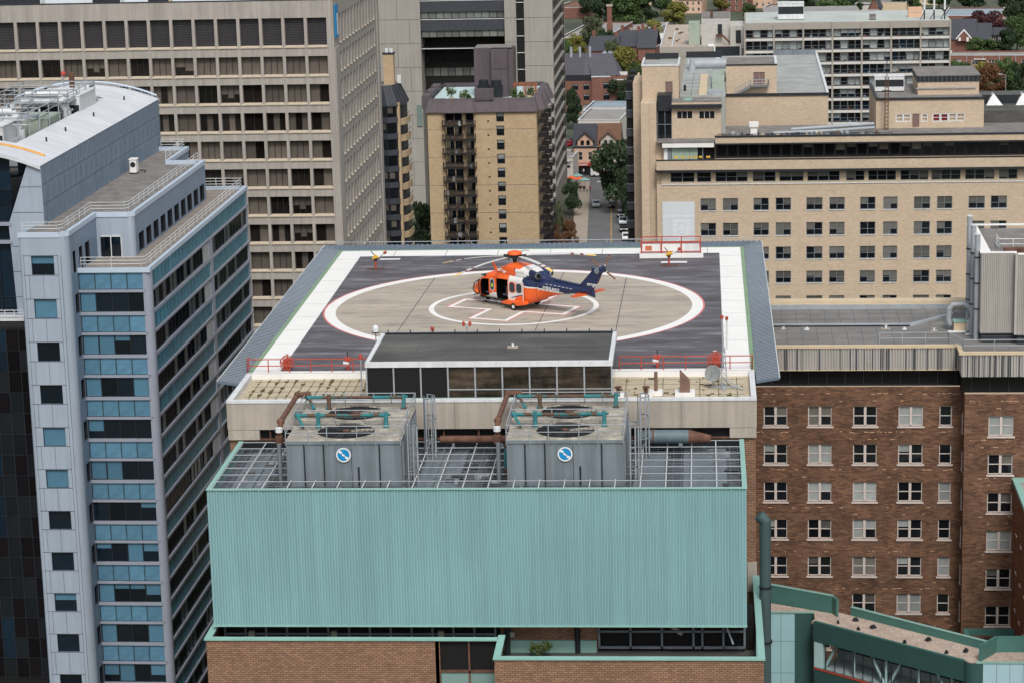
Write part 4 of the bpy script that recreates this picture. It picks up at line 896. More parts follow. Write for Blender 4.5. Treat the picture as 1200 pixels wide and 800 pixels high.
rail(b, [(bx0+.3, by+.5, zr), (bx1-1, by+.5, zr), (bx1-.6, by+1, zr), (bx1-.6, 7.8, zr), (-3.9, 7.8, zr), (-3.6, 8.2, zr), (-3.6, 39, zr)], .9, 3, .03, 2)
rail(b, [(-7.3, 39.9, zr), (-7.4, 49.4, zr), (-10, 49.4, zr)], .9, 3, .03, 2)
rail(b, [(-6.4, .35, 6.7), (-.7, .35, 6.7), (-.4, .7, 6.7), (-.4, 45.6, 6.7), (-6, 45.6, 6.7)], .95, 3, .03, 2); b.build('terrace_railing', T)
# curved-roof penthouse
px_, pz = -10.35, 15.8
b = MB(panel_shade); b.quad((px_, 3.0, 9.9), (px_, 50.9, 9.9), (px_, 50.9, pz), (px_, 3, pz)); b.quad((px_, 50.9, 9.9), (-26, 50.9, 9.9), (-26, 50.9, pz), (px_, 50.9, pz)); b.build('penthouse_wall', T)
b = MB(seam)
for z in (12.1, 14): b.box(px_, px_+.012, 3, 50.9, z-.02, z+.02)
for i in range(24):
    y = 4.2+i*2
    for z0, z1 in ((10.3, 12.05), (12.15, 13.95), (14.05, 15.7)):
        o_ = .45 if z0 > 11 and z0 < 13 else 0; b.box(px_, px_+.011, y+o_, y+o_+.035, z0, z1-(.5 if i % 3 else 0)); b.box(px_, px_+.011, y+.9, y+.93, z0+.4, z1-.3)
b.build('panel_seams', T)
b = MB(panel); b.add([(-10.35, 3, 9.9), (-10.35, 3, 15.8), (-11.6, 3, 16.0), (-13.75, 3, 10.3), (-13.45, 3, 1.1), (-11.1, 3, 1.1), (-11.1, 3, 9.9)], [(0, 6, 5, 4, 3, 2, 1)])
b.add([(-13.45, 3, 1.1), (-13.75, 3, 10.3), (-13.75, 3.6, 10.3), (-13.45, 3.6, 1.1), (-11.6, 3, 16), (-11.6, 3.6, 16)], [(0, 1, 2, 3), (1, 4, 5, 2)])
for z in (13.8, 11.4, 8.2, 5.8, 3.4): b.box(-13.6 if z < 10 else -11.6-(16-z)*.36, -11.15 if z < 9.9 else -10.4, 2.985, 3, z, z+.05, seam)
b.build('gable_panel', T)
def arc(x): # shallow vault
    R = 20.6; cz = 17.5-R; d = x+18.5; return cz+math.sqrt(R*R-d*d)
b = MB(roofw); xs = [-10.35-i*.9 for i in range(19)]
xs[-1] = -26.4
def patch(x0, x1, y0, y1):
    n = max(1, int(abs(x1-x0)/.8)); X = [x0+(x1-x0)*i/n for i in range(n+1)]; v = []
    for x in X: v += [(x, y0, arc(x)), (x, y1, arc(x))]
    b.add(v, [(2*i, 2*i+1, 2*i+3, 2*i+2) for i in range(n)], roofw, True)
patch(-10.3, -14.3, 2.7, 51.1); patch(-14.3, -26.6, 2.7, 9); patch(-14.3, -26.6, 42.5, 51.1); patch(-22.5, -26.6, 9, 42.5)
for y in (2.7, 51.1):
    for i in range(20): x0 = -10.3-i*.81; x1 = x0-.81; b.quad((x0, y, arc(x0)-.35), (x1, y, arc(x1)-.35), (x1, y, arc(x1)), (x0, y, arc(x0)))
b.quad((-14.3, 9, 14), (-14.3, 42.5, 14), (-14.3, 42.5, arc(-14.3)), (-14.3, 9, arc(-14.3))); b.quad((-22.5, 42.5, 14), (-14.3, 42.5, 14), (-14.3, 42.5, arc(-14.3)), (-22.5, 42.5, arc(-22.5)))
b.build('vaulted_roof', T)
b = MB(mat('ochre_strip', S(200, 150, 84), .7, .15))
for i in range(16):
    x0 = -11.0-i*.8; x1 = x0-.8; b.add([(x0, 6.6, arc(x0)+.02), (x1, 6.6, arc(x1)+.02), (x1, 6.95, arc(x1)+.18), (x0, 6.95, arc(x0)+.18)], [(0, 3, 2, 1)]); b.add([(x0, 6.95, arc(x0)+.18), (x1, 6.95, arc(x1)+.18), (x1, 7.0, arc(x1)), (x0, 7.0, arc(x0))], [(0, 3, 2, 1)])
b.build('roof_ridge_strip', T)
b = MB(galv)
for i in range(19): 
    x0 = -10.5-i*.85; x1 = x0-.85; b.cyl((x0, 50.7, arc(x0)+.35), (x1, 50.7, arc(x1)+.35), .12, lightcap, 6); b.cyl((x0, 50.7, arc(x0)), (x0, 50.7, arc(x0)+.35), .05, galv, 5)
for y in (20, 31, 44, 13): b.cyl((-12.5, y, arc(-12.5)), (-12.5, y, arc(-12.5)+.4), .1, dark, 6)
b.build('roof_rail', T)
b = MB(membrane); b.box(-22.5, -14.32, 9, 42.5, 13.8, 14); b.box(-26, -10.5, 3.6, 50.8, 9, 9.8); b.build('plant_well', T)
# dark glazing at the far left of the tower
b = MB(ledge)
for z in (10.2, 8.5, 1.5): b.box(-27, -13.5, 2.9, 3.4, z, z+.28)
for i in range(6): x = -15+i*-1.6; b.box(x, x+.05, 3.3, 3.45, 1.5, 15.5, dark)
b.build('atrium_transoms', T)
it = []
for i in range(8):
    for k in range(9): it.append((panemesh(1.58, 1.66, gblue), (-13.4-1.6*(i+1)+1.6*.0, 3.5, 1.6+k*1.7-(.0)), 0, []))
place(T, it, 'atrium_pane')
brd = glass('brown_glass', S(18, 15, 19), .1, .25, .3); it = []
for i in range(10):
    for k in range(17):
        m = rg.choice([gdark, gdark, brd, gblue, gblue, gdark]) if i % 4 > 1 else rg.choice([brd, brd, brd, gdark]); it.append((panemesh(1.16, 1.96, m), (-12.3-1.2*(i+.0), -1.0, 1.2-2*(k+1)), 0, []))
it.sort(key=lambda q: -q[1][0]); place(T, it, 'dark_pane', 100)
b = MB(black); b.box(-25, -11.1, -.9, 2.8, GZ, 1.4); b.box(-27, -13.8, 3.6, 3.8, 1.6, 16); b.build('dark_backing', T)
b = MB(whitem); b.box(-16, -12.4, 1.2, 2.9, 1.5, 1.7); rail(b, [(-16, 1.3, 1.7), (-12.4, 1.3, 1.7)], .8, 3, .04, .8); b.build('balcony', T)
def onT(x, y, z): v = Matrix.Rotation(R_(-.9), 4, 'Z') @ Vector((x, y, z)); return (v.x-32.57, v.y-12, v.z)
# plant on the tower roof
def plant_box(name, label, cat, loc, rz, size, m, detail=True, grp=None):
    o = thing(name, label, cat, loc, rz, grp); w, d, h = size; b = MB(m); b.box(-w/2, w/2, -d/2, d/2, .15, h); b.box(-w/2-.06, w/2+.06, -d/2-.06, d/2+.06, h, h+.1); b.build('casing', o)
    b = MB(dark); b.box(-w/2+.1, w/2-.1, -d/2-.03, -d/2-.001, h*.35, h*.8) if detail else None; b.box(-w/2, -w/2+.15, -d/2, d/2, 0, .15); b.box(w/2-.15, w/2, -d/2, d/2, 0, .15); b.build('grille', o); return o
plant_box('air_handler', 'pale green air handling box in the tower roof well, nearest the white vault', 'air handler', onT(-16.3, 24, 14), R_(-.9), (3.2, 5, 3.6), mat('pale_green_unit', S(150, 162, 150), .6, .1), False)
plant_box('air_handler', 'white louvred plant unit behind the pale green box in the tower roof well', 'air handler', onT(-16.6, 35, 14), R_(-.9), (5, 6.5, 4.6), whitem)
plant_box('air_handler', 'white louvred plant unit at the left picture edge in the tower roof well', 'air handler', onT(-19.2, 14.5, 14), R_(-.9), (5.6, 5, 4.2), whitem)
for i, (x, y, lb) in enumerate(((-18.2, 17.5, 'silver duct with bends over the nearest plant unit on the tower'), (-17.2, 31, 'silver duct with bends in front of the farthest plant unit on the tower'))):
    o = thing('ventilation_duct', lb, 'duct', onT(x, y, 14), R_(-.9), 'silver ducts on the blue tower'); b = MB(whitem); b.tube([(-2.5, -1, 4.2), (1.6, -1, 4.2), (2.2, -1, 3.4), (2.2, -1, 0)], .42, whitem, 10); b.ball((1.6, -1, 4.2), .45, whitem); b.tube([(-2.5, .6, 4.9), (1, .6, 4.9), (1.5, .6, 4), (1.5, .6, .2)], .34, whitem, 10); b.build('duct', o)
    b = MB(galv); rail(b, [(-3, -1.8, 4.4), (2.6, -1.8, 4.4), (2.8, 2, 4.4)], 1.1, 2, .04, 1.4); b.box(-3, 2.8, -1.9, 2, 4.3, 4.4); b.build('walkway', o)
o = thing('roof_flue', 'rusty flue pipe with small red light among the tower roof plant', 'flue', onT(-18.3, 44.5, 14)); b = MB(rust); b.cyl((0, 0, 0), (0, 0, 5.6), .3, rust, 10); b.build('pipe', o); b = MB(redp); b.cyl((-.9, 0, 0), (-.9, 0, 5.4), .05, galv, 5); b.ball((-.9, 0, 5.5), .3, redp); b.build('lamp', o)
o = plant_box('condenser_unit', 'small white condenser unit on the gravel roof against the blue-grey wall', 'air conditioner', onT(-9.2, 33.5, bz), R_(-.9), (.7, 1.0, 1.5), white, False); b = MB(dark); b.cyl((0, -.51, 1.0), (0, -.54, 1.0), .28, dark, 14); b.build('fan', o); b = MB(dark); b.tube([(.5, .2, .3), (1.1, .2, .3), (1.1, .2, 0)], .07, dark, 6); b.build('hose', o)

o = thing('pipe_rack', 'tangle of thin pipes, frames and rails filling the tower roof well', 'pipework', onT(-18.5, 10, 14), R_(-.9)); b = MB(galv); rg = random.Random(31)
for i in range(46):
    x, y, z = rg.uniform(-3.6, 3.6), rg.uniform(0, 31), rg.uniform(.3, 4.6); k = rg.randrange(3); L = rg.uniform(1, 5)
    b.cyl((x, y, z), (min(3.9, x+L) if k == 0 else x, min(32, y+L*1.6) if k == 1 else y, z+L*.4 if k == 2 else z), rg.choice([.05, .08, .14]), rg.choice([galv, whitem, grey, whitem]), 6)
b.build('pipes', o); b = MB(galv)
for i in range(9):
    y = 1+i*3.6; b.cyl((-3.8, y, 0), (-3.8, y, 5.2), .07, galv, 5); b.cyl((3.9, y, 0), (3.9, y, 5.2), .07, galv, 5); b.cyl((-3.8, y, 5.2), (3.9, y, 5.2), .06, galv, 5)
for x in (-3.8, 0, 3.9): b.cyl((x, 1, 5.2), (x, 29.8, 5.2), .06, galv, 5); b.cyl((x, 1, 4.6), (x, 29.8, 4.6), .045, galv, 5)
b.build('frame', o)
for i, (x, y, w, d, h) in enumerate(((-20.5, 28, 3, 3, 3.2), (-20, 21, 2.4, 2, 2.6), (-15.8, 39.5, 2.4, 3, 3.4), (-15.6, 15, 1.8, 3, 2.4))): plant_box('air_handler', ['grey-white box between ducts at the far side of the tower roof well', 'small grey-white box left of the pale green one in the roof well', 'small white box at the far end of the tower roof well', 'small white box at the near end of the roof well by the vault'][i], 'air handler', onT(x, y, 14), R_(-.9), (w, d, h), [grey, whitem, whitem, galv][i])
# ================================================================ brown brick hospital wing
def atB(x, y, z): v = Matrix.Rotation(R_(-.8), 4, 'Z') @ Vector((x, y, z)); return (v.x+23.29, v.y, v.z)
BR = thing('brick_hospital_wing', 'brown brick hospital wing with white paired sash windows and ribbed grey fascia', 'building', (23.29, 0, 0), R_(-.8))
b = MB(brickb); cols = [(.59, 2.87), (4.83, 7.11), (9.14, 11.42), (13.44, 15.79), (17.32, 18.5)]; hl, hr = [], []
for k in range(8):
    zt = -9.78-3.77*k
    for c in cols: hl.append((c[0], c[1], zt-1.98, zt))
    hr.append((21.65, 24.0, zt-.2-1.98, zt-.2)); hr.append((27.2, 29.5, zt-.2-1.98, zt-.2))
wall(b, front(0), -.6, 19.4, GZ, -7.85, hl, .28); wall(b, front(-3), 19.4, 34, GZ, -7.85, hr, .28); wall(b, lside(19.4), 0, 3, GZ, -7.85, [(.8, 1.5, -12-3.77*k, -10.2-3.77*k) for k in range(7)], .2); b.build('wall', BR)
b = MB(mat('pale_mortar', S(186, 152, 124), .9, .2, 2.)); rg = random.Random(2)
for k in range(9):
    for z, pr_ in ((-8.6-3.77*k, .5 if k < 3 else .12), (-9.3-3.77*k, .16)):
        x = -.5
        while x < 34:
            L = rg.uniform(.1, .5)
            if rg.random() < pr_ and not 18.9 < x < 19.5 and x+L < 34: yy = 0 if x < 19 else -3; z_ = z+rg.uniform(-.05, .05); b.quad((x, yy-.012, z_), (x+L, yy-.012, z_), (x+L, yy-.012, z_+.07), (x, yy-.012, z_+.07))
            x += L+rg.uniform(.05, .5)
tag(b.build('repointed_mortar', BR), kind='stuff')
bl = MB(black); bl.box(-.6, 19.3, -.02+.6, .9, -7.85, -6.05); bl.box(19.7, 34, -2.4, -2.1, -7.85, -6.05); bl.box(19.2, 19.69, -2.4, .6, -7.85, -6.05)
for i in range(12): x = -.4+i*1.75; bl.box(x, x+.05, .5, .59, -7.85, -6.05, seam)
for i in range(8): x = 20+i*1.75; bl.box(x, x+.04, -2.5, -2.41, -7.85, -6.05, seam)
bl.box(-.6, 19.3, .3, .6, -7.84, -7.7, dark); bl.build('dark_glazed_band', BR)
ribm = mat('ribbed_fascia', S(168, 164, 160), .6, .06, .6, streak=.1)
b = MB(ribm); ribbed(b, front(-.5), -.7, 19.0, -6.05, -3.95, .8, ribm, .18); ribbed(b, front(-3.5), 19.0, 34, -6.05, -3.95, .8, ribm, .18); rg = random.Random(6)
for i in range(60): x = rg.uniform(-.5, 33.5); yy = -.72 if x < 18.9 else -3.72; b.box(x, x+rg.choice([.05, .08, .12]), yy, yy+.2, -6.04, -3.96, seam) if not 18.7 < x < 19.3 else None
b.quad((19, -.4, -6.05), (19, -3.5, -6.05), (19, -3.5, -3.95), (19, -.4, -3.95)); b.build('ribbed_fascia', BR)
creamc = mat('cream_coping', S(196, 178, 150), .7, .08)
b = MB(creamc); b.box(-.7, 19.0, -.7, -.2, -3.95, -3.7); b.box(18.75, 19.2, -3.7, -.71, -3.95, -3.7); b.box(19.201, 34, -3.7, -3.2, -3.95, -3.7); b.box(-.7, 34, -.68, -.52, -6.12, -6.05); b.box(-.6, 34, 16.6, 18.2, -4, -3.1); b.build('coping', BR)
b = MB(mat('roof_pavers', S(114, 113, 111), .9, .14, .3, fine=.14, wear_reflect=((.1, .5, 1), .9, 1.1, (.3, .5, 1), 1.3))); b.box(-.6, 19.2, -.2, 16.6, -4.4, -3.85); b.box(19.2, 34, -3.2, 16.6, -4.4, -3.852); b.build('roof', BR)
b = MB(seam)
for i in range(24):
    x = -.4+i*1.45; b.box(x, x+.04, 8.9, 16.5, -3.85, -3.842); b.box(x+.4, x+.44, .0, 7.9, -3.85, -3.842) if x < 14 else None
for y in (2.6, 5.2, 11.5, 14): b.box(-.5, 21, y, y+.04, -3.85, -3.843)
b.build('roof_joints', BR)
b = MB(galv); b.box(-.6, 15, 8.25, 8.7, -3.85, -3.6); b.box(-.6, 15, 8.2, 8.24, -3.85, -3.7, dark); b.add([(15, 8.25, -3.6), (19.6, 12.9, -3.6), (19.6, 13.5, -3.6), (15, 8.7, -3.6), (15, 8.1, -3.85), (19.6, 12.9, -3.85)], [(0, 1, 2, 3), (4, 5, 1, 0)]); b.box(-.6, 20, 16.3, 16.6, -3.85, -3.4); b.build('cable_tray', BR)
for (nm, hs_, yy) in (('window', hl, 0), ('window', hr, -3)):
    for i, h in enumerate(hs_):
        w, hh = h[1]-h[0], h[3]-h[2]; rnd = random.Random(i*7+int(yy)); two = w > 1.5; st = rnd.randrange(6)
        bh = [(0, 0), (.97, .97), (.97, .5), (0, .55), (.4, 0), (.97, .97)][st]
        me, fr = win(w, hh, .24, .1, (.5,) if two else (), (.5,), pwhite, gdark, blindw if rnd.random() < .6 else blindd, bh, 0)
        o = link('window', me, BR, (h[0], yy, h[2])); link('frame', fr, o)
        key = ('sill', round(w, 2))
        if key not in WC:
            q = MB(pwhite); q.box(-.12, w+.12, -.12, .16, -.16, -.002)
            if two: q.box(w/2-.12, w/2+.12, .1, .2, .1, hh-.1)
            WC[key] = q.mesh('sill')
        link('sill', WC[key], o)
for k in range(7):
    o = link('side_window', panemesh(.7, 1.8, gdark), BR, (19.55, -.8, -12-3.77*k), R_(-90)); q = MB(pwhite); q.box(-.08, .78, -.22, -.1, -.15, 0); q.box(-.05, .04, -.18, -.05, 0, 1.8); q.build('sill', o)
# brick wing on the far right edge
RW = thing('side_brick_wing', 'lower brick wing with teal coping at the right picture edge', 'building', atB(24.1, -3, 0), R_(-.8)); rb2 = brick('orange_brown_brick', S(146, 96, 68), S(118, 74, 54), S(100, 78, 62), .5, .16, .02, .14)
b = MB(rb2); sh = [(3.0+3.6*j, 3.9+3.6*j, -20.6-3.7*k, -18.6-3.7*k) for j in range(8) for k in range(6)]
wall(b, lside(0), .1, 33, GZ, -16.4, sh, .25); b.build('wall', RW)
b = MB(mint); b.box(-.15, .45, -33, -.05, -16.4, -16.0); b.box(.45, 10, -.55, -.05, -16.4, -16.0); b.build('coping', RW)
b = MB(mat('pebble_roof', S(156, 148, 142), .95, .2, .6, fine=.3)); b.box(.45, 10, -33, -.55, -16.8, -16.3); b.build('roof', RW)
me = panemesh(.9, 2.0, gdark); q = MB(pwhite); q.box(-.06, .96, -.3, -.08, -.14, 0); sme = q.mesh('sill'); place(RW, [(me, (.22, -h[0], h[2]), R_(-90), [('sill', sme)]) for h in sh], 'window')
# metal clad penthouse on the roof
MP = thing('metal_penthouse', 'white ribbed metal plant house on the grey roof at right', 'plant house', atB(21.1, 1.0, -3.85), R_(-.8)); hh = 8.65
b = MB(ribm); ribbed(b, front(0), 0, 3.1, .95, hh, .5, ribm, .14); ribbed(b, front(-.9), 3.35, 14, .95, hh, .5, ribm, .14); b.quad((3.2, 0, .95), (3.2, -.9, .95), (3.2, -.9, hh), (3.2, 0, hh)); b.box(3.1, 3.35, -.92, .1, .95, hh); b.quad((0, 15, .95), (0, 0, .95), (0, 0, hh), (0, 15, hh)); b.build('cladding', MP)
b = MB(white); b.box(-.1, .9, -.1, 15, hh, hh+.12); b.box(.9, 3.3, -.1, .3, hh, hh+.12); b.box(3.3, 14, -1, -.6, hh, hh+.12); b.box(.9, 14, 14.6, 15, hh, hh+.12); b.build('coping', MP)
b = MB(gravel); b.box(.9, 14, .3, 14.6, hh-.4, hh-.3); b.box(3.3, 14, -.6, .3, hh-.4, hh-.301); b.build('roof', MP)
b = MB(dark); b.box(.2, 14, .2, 14, 0, .95); 
for i in range(4): b.box(.1, 3.2, .1, .19, .1+i*.22, .2+i*.22, seam); b.box(3.4, 14, -.8, -.7, .1+i*.22, .2+i*.22, seam)
b.build('louvred_base', MP)
b = MB(whitem); rail(b, [(2.0, 6, hh-.3), (2.0, 3.5, hh-.3), (6, 3.5, hh-.3)], 1.0, 2, .05, 1.2); b.box(2.3, 4.6, 1.6, 2.6, hh-.3, hh+.1, rust); b.build('roof_railing', MP)
for i in range(3):
    o = thing('exhaust_stack', ['tallest silver flue pipe on the left wall of the metal plant house', 'middle silver flue pipe on the left wall of the metal plant house', 'shortest silver flue pipe on the left wall of the metal plant house'][i], 'flue', atB(20.5+.18*i, 6.6-2.2*i, -3.85), R_(-.8), 'silver flues on the plant house'); b = MB(galv); h2 = 11.2-.5*i; b.cyl((0, 0, 0), (0, 0, h2), .26, galv, 12); b.build('pipe', o); b = MB(whitem)
    for z in (3, 5.5, 8): b.cyl((0, 0, z), (0, 0, z+.12), .31, dark, 12)
    b.cyl((0, 0, h2), (0, 0, h2+.1), .3, whitem, 12); b.build('collar', o)
o = thing('looped_duct', 'looped silver duct with rusty fan on the grey roof left of the plant house', 'duct', atB(19.5, 6.4, -3.85), R_(-.8), None, .72); b = MB(whitem); pts = []
for i in range(18): a = R_(200-i*15); pts.append((.2+1.15*math.cos(a)*1.25, 0, 2.6+1.3*math.sin(a)))
pts = [(-1.1, 0, .9)]+[(-1.25, 0, 1.6), (-1.2, 0, 2.9), (-.7, 0, 3.5), (.8, 0, 3.6), (1.5, -.4, 3.2), (1.9, -.8, 2.4), (2.1, -1.2, 1.8)]
b.tube(pts, .38, galv, 12); [b.ball(q, .38, galv, 12) for q in pts]
p2 = [(1.2, -2, .5), (1.3, -2, 1.6), (1.9, -2, 2.0), (2.4, -2, 1.5), (2.4, -2.2, .5), (2.1, -2.6, .2)]; b.tube(p2, .34, galv, 12); [b.ball(q, .34, galv, 12) for q in p2]
b.build('duct', o); b = MB(creamc); b.box(-.6, 1.1, -.9, .7, 0, 1.3); b.box(-.7, 1.2, -1, .8, 1.3, 1.42, mint); b.build('fan_box', o); b = MB(mat('rust_orange', S(180, 104, 66), .8, .3)); b.cyl((2.2, -1.4, 1.6), (2.6, -2.0, 1.0), .45, None, 12); b.build('fan_motor', o); b = MB(white); b.box(-1.4, 1.6, -1.4, -1.0, 0, .2); b.box(.8, 2.6, -2.8, -2.4, 0, .15); b.build('plinth', o)
rail_thing('roof_railing', 'galvanised railing standing near the stepped roof edge at right', 'railing', [atB(*q) for q in ((11.6, .6, -3.85), (18.1, .6, -3.85), (19.2, -2.6, -3.85), (25, -2.6, -3.85))], 1.1, 2, .045, 2.4, galv)
for i, (x, y) in enumerate(((2.6, 7.2), (4.9, 7.1), (12.6, 7.2), (14.4, 7.0), (17.2, 6.2))):
    o = thing('roof_drain', ['leftmost white vent stub on the grey roof behind the cable tray', 'second white vent stub from the left on the grey roof', 'broad white vent stub at the middle of the grey roof', 'white T-shaped vent stub on the grey roof', 'dusty vent stub left of the looped duct'][i], 'vent', atB(x, y, -3.85), 0, 'vent stubs on the grey roof'); sc_ = (.7, .6, 1.15, .5, .8)[i]; b = MB(whitem if i % 2 else conc); b.box(-.4*sc_, .4*sc_, -.3, .3, 0, .05); b.cyl((0, 0, .05), (0, 0, .35*sc_), .12, whitem, 8); b.box(-.22*sc_, .22*sc_, -.06, .06, .3*sc_, .38*sc_); b.build('stub', o)
# ================================================================ teal link bridge
LB = thing('link_bridge', 'teal link bridge with glazed truss side and pebbled roof in front of brick wing', 'bridge', atB(0, 0, 0), R_(-.8))
A_, B_ = Vector((4.8, -22.7, 0)), Vector((17.0, -32.4, 0)); d_ = (B_-A_).normalized(); n_ = Vector((-d_.y, d_.x, 0)); L_ = (B_-A_).length
PQ = lambda u, d, z: tuple(A_+d_*u+n_*d+Vector((0, 0, z)))
def bxo(mb, u0, u1, d0, d1, z0, z1, m=None):
    v = [PQ(u, d, z) for z in (z0, z1) for u, d in ((u0, d0), (u1, d0), (u1, d1), (u0, d1))]; mb.add(v, ((3, 2, 1, 0), (4, 5, 6, 7), (0, 1, 5, 4), (1, 2, 6, 5), (2, 3, 7, 6), (3, 0, 4, 7)), m)
zr = -23.6; pebble = mat('pebbles', S(166, 150, 138), .95, .15, .8, fine=.35)
b = MB(pebble); bxo(b, -.4, L_, .1, 3.4, zr-.3, zr); b.prism([(.2, -17.2), (.2, -20.2), (4.8, -20.2), (4.85, -22.6), (6.6, -20.5)], zr-.3, zr-.004); b.prism([(17.2, -32.6), (27, -32.7), (27, -29.9), (19.6, -30.1), (17.5, -29.2)], zr-.3, zr-.002); b.build('roof', LB)
tealc = mat('teal_coping', S(66, 108, 102), .5, .08)
b = MB(tealc); bxo(b, .0, L_, -.02, .12, zr-.1, zr+.12); bxo(b, 1.4, L_+.6, 3.4, 3.65, zr-.4, zr+.75)
hp = [(.2, -16.9), (6.4, -20.4)]; hd = (Vector(hp[1])-Vector(hp[0])).normalized(); hn = Vector((-hd.y, hd.x))*.25
b.prism([(hp[0][0], hp[0][1]), (hp[1][0], hp[1][1]), (hp[1][0]+hn.x, hp[1][1]+hn.y), (hp[0][0]+hn.x, hp[0][1]+hn.y)], zr-.4, -22.0); b.prism([(6.4, -20.4), (6.75, -21.3), (6.95, -21.2), (6.6, -20.2)], zr-.4, -22.0); b.build('parapet', LB)
capm = mat('pale_teal_cap', S(124, 160, 152), .5, .06)
b = MB(capm); bxo(b, 1.4, L_+.6, 3.36, 3.69, zr+.751, zr+.8); b.prism([(hp[0][0]-.03, hp[0][1]-.05), (hp[1][0]+.05, hp[1][1]-.05), (hp[1][0]+hn.x+.05, hp[1][1]+hn.y+.03), (hp[0][0]+hn.x, hp[0][1]+hn.y+.05)], -21.999, -21.93); b.box(-.4, 4.85, -20.4, -20.15, zr-.001, zr+.1)
b.build('cap', LB)
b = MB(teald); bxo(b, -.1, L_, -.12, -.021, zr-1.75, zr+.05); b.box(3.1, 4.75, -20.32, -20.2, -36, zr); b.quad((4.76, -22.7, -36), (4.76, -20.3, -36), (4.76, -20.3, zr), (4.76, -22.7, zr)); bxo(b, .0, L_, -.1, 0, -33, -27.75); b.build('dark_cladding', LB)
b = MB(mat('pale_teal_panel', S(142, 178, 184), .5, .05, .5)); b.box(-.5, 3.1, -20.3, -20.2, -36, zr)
for x in (.6, 1.85): b.box(x, x+.03, -20.305, -20.3, -36, zr, seam)
for z in (-26.3, -29.3): b.box(-.4, 3.1, -20.304, -20.3, z, z+.03, seam)
b.build('pale_cladding', LB)
b = MB(redp); bxo(b, 0, L_*.5, -.14, -.101, -27.95, -27.78); b.build('red_line', LB)
b = MB(mat('bridge_floor', S(160, 176, 178), .6, .1)); bxo(b, .1, L_, .05, 3.3, -28.2, -27.8); bxo(b, .1, L_, 3.2, 3.3, -27.8, -27.0); b.build('floor', LB)
b = MB(dark); bxo(b, .1, L_, 3.31, 3.4, -27.9, -25.3)
for i in range(16): u = .2+i*L_/15.6; bxo(b, u, u+.06, -.06, .02, -27.75, -25.35)
b.build('mullions', LB)
tr = mat('truss_pale', S(168, 200, 202), .5, .06); b = MB(tr)
for i, u in enumerate((.5, 3.9, 7.3, 10.7, 14)):
    b.cyl(PQ(u, .5, -27.8), PQ(u, .5, -25.2), .13, tr, 6)
    if i < 4: k = 1 if i % 2 else -1; b.cyl(PQ(u+1.7, .5, -25.2 if k > 0 else -25.2), PQ(u+(3.2 if k > 0 else .3), .5, -27.8), .14, tr, 6)
b.cyl(PQ(.2, 2.9, -26.6), PQ(L_, 2.9, -26.6), .08, tr, 6); b.cyl(PQ(.2, 2.9, -26.0), PQ(L_, 2.9, -26.0), .05, tr, 6); bxo(b, 0, .9, -.08, .3, -27.75, -25.35); b.build('truss', LB)
cg = bpy.data.materials.new('clear_glass'); cg.use_nodes = True; q = cg.node_tree.nodes['Principled BSDF']; q.inputs['Base Color'].default_value = S(30, 50, 54); q.inputs['Alpha'].default_value = .15; q.inputs['Roughness'].default_value = .03
b = MB(cg); b.quad(PQ(.2, -.02, -27.75), PQ(L_, -.02, -27.75), PQ(L_, -.02, -25.35), PQ(.2, -.02, -25.35)); b.build('glazing', LB)
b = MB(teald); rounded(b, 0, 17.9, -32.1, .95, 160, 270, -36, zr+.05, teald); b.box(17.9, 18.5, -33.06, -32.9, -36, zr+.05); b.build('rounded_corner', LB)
b = MB(mat('pale_blue_panel', S(154, 184, 194), .5, .04)); b.box(18.5, 27, -33.06, -32.9, -36, zr)
for i in range(8): x = 19.6+i*1.1; b.box(x, x+.03, -33.066, -33.06, -36, zr, seam)
b.build('end_block', LB)
b = MB(capm); b.box(17.9, 27, -33.12, -32.8, zr+.051, zr+.16); b.build('end_cap', LB)
b = MB(tealc); b.prism([(18.4, -33+.6), (19.9, -30.2), (27, -29.9), (27, -29.7), (19.75, -30.0), (18.2, -32.3)], zr-.4, -22.2); b.build('end_parapet', LB)
b = MB(tealc); b.box(19.3, 24.1, -6.3, -6.1, -30.6, -30.0); b.box(19.3, 19.7, -9.5, -6.31, -30.6, -30.05); b.box(19.7, 24.1, -9.5, -6.31, -31, -30.9, black); b.build('light_well', LB)
for i, (u, d) in enumerate(((2.6, 2.5), (4.9, 1.9), (10.4, 2.3), (14.4, 2.0), (1.8, 1.0), (4.2, .7), (9.2, .5), (13.4, .6))):
    o = thing('roof_paver_block', ['dark block near the bridge roof bend by the tall parapet', 'dark block second from the left along the bridge roof', 'dark block half way along the bridge roof near the low parapet', 'dark block at the right end of the bridge roof', 'small dark block at the left near edge of the bridge roof', 'small dark block second along the near edge of the bridge roof', 'small dark block third along the near edge of the bridge roof', 'small dark block at the right near edge of the bridge roof'][i], 'roof block', atB(*PQ(u, d, zr)), .4*i, 'dark blocks on the bridge roof'); s = .26 if i < 4 else .15; b = MB(dark); b.box(-s, s, -s*.7, s*.7, 0, .16); b.box(-s*.6, s*.6, -s*.4, s*.4, .16, .3); b.build('block', o)
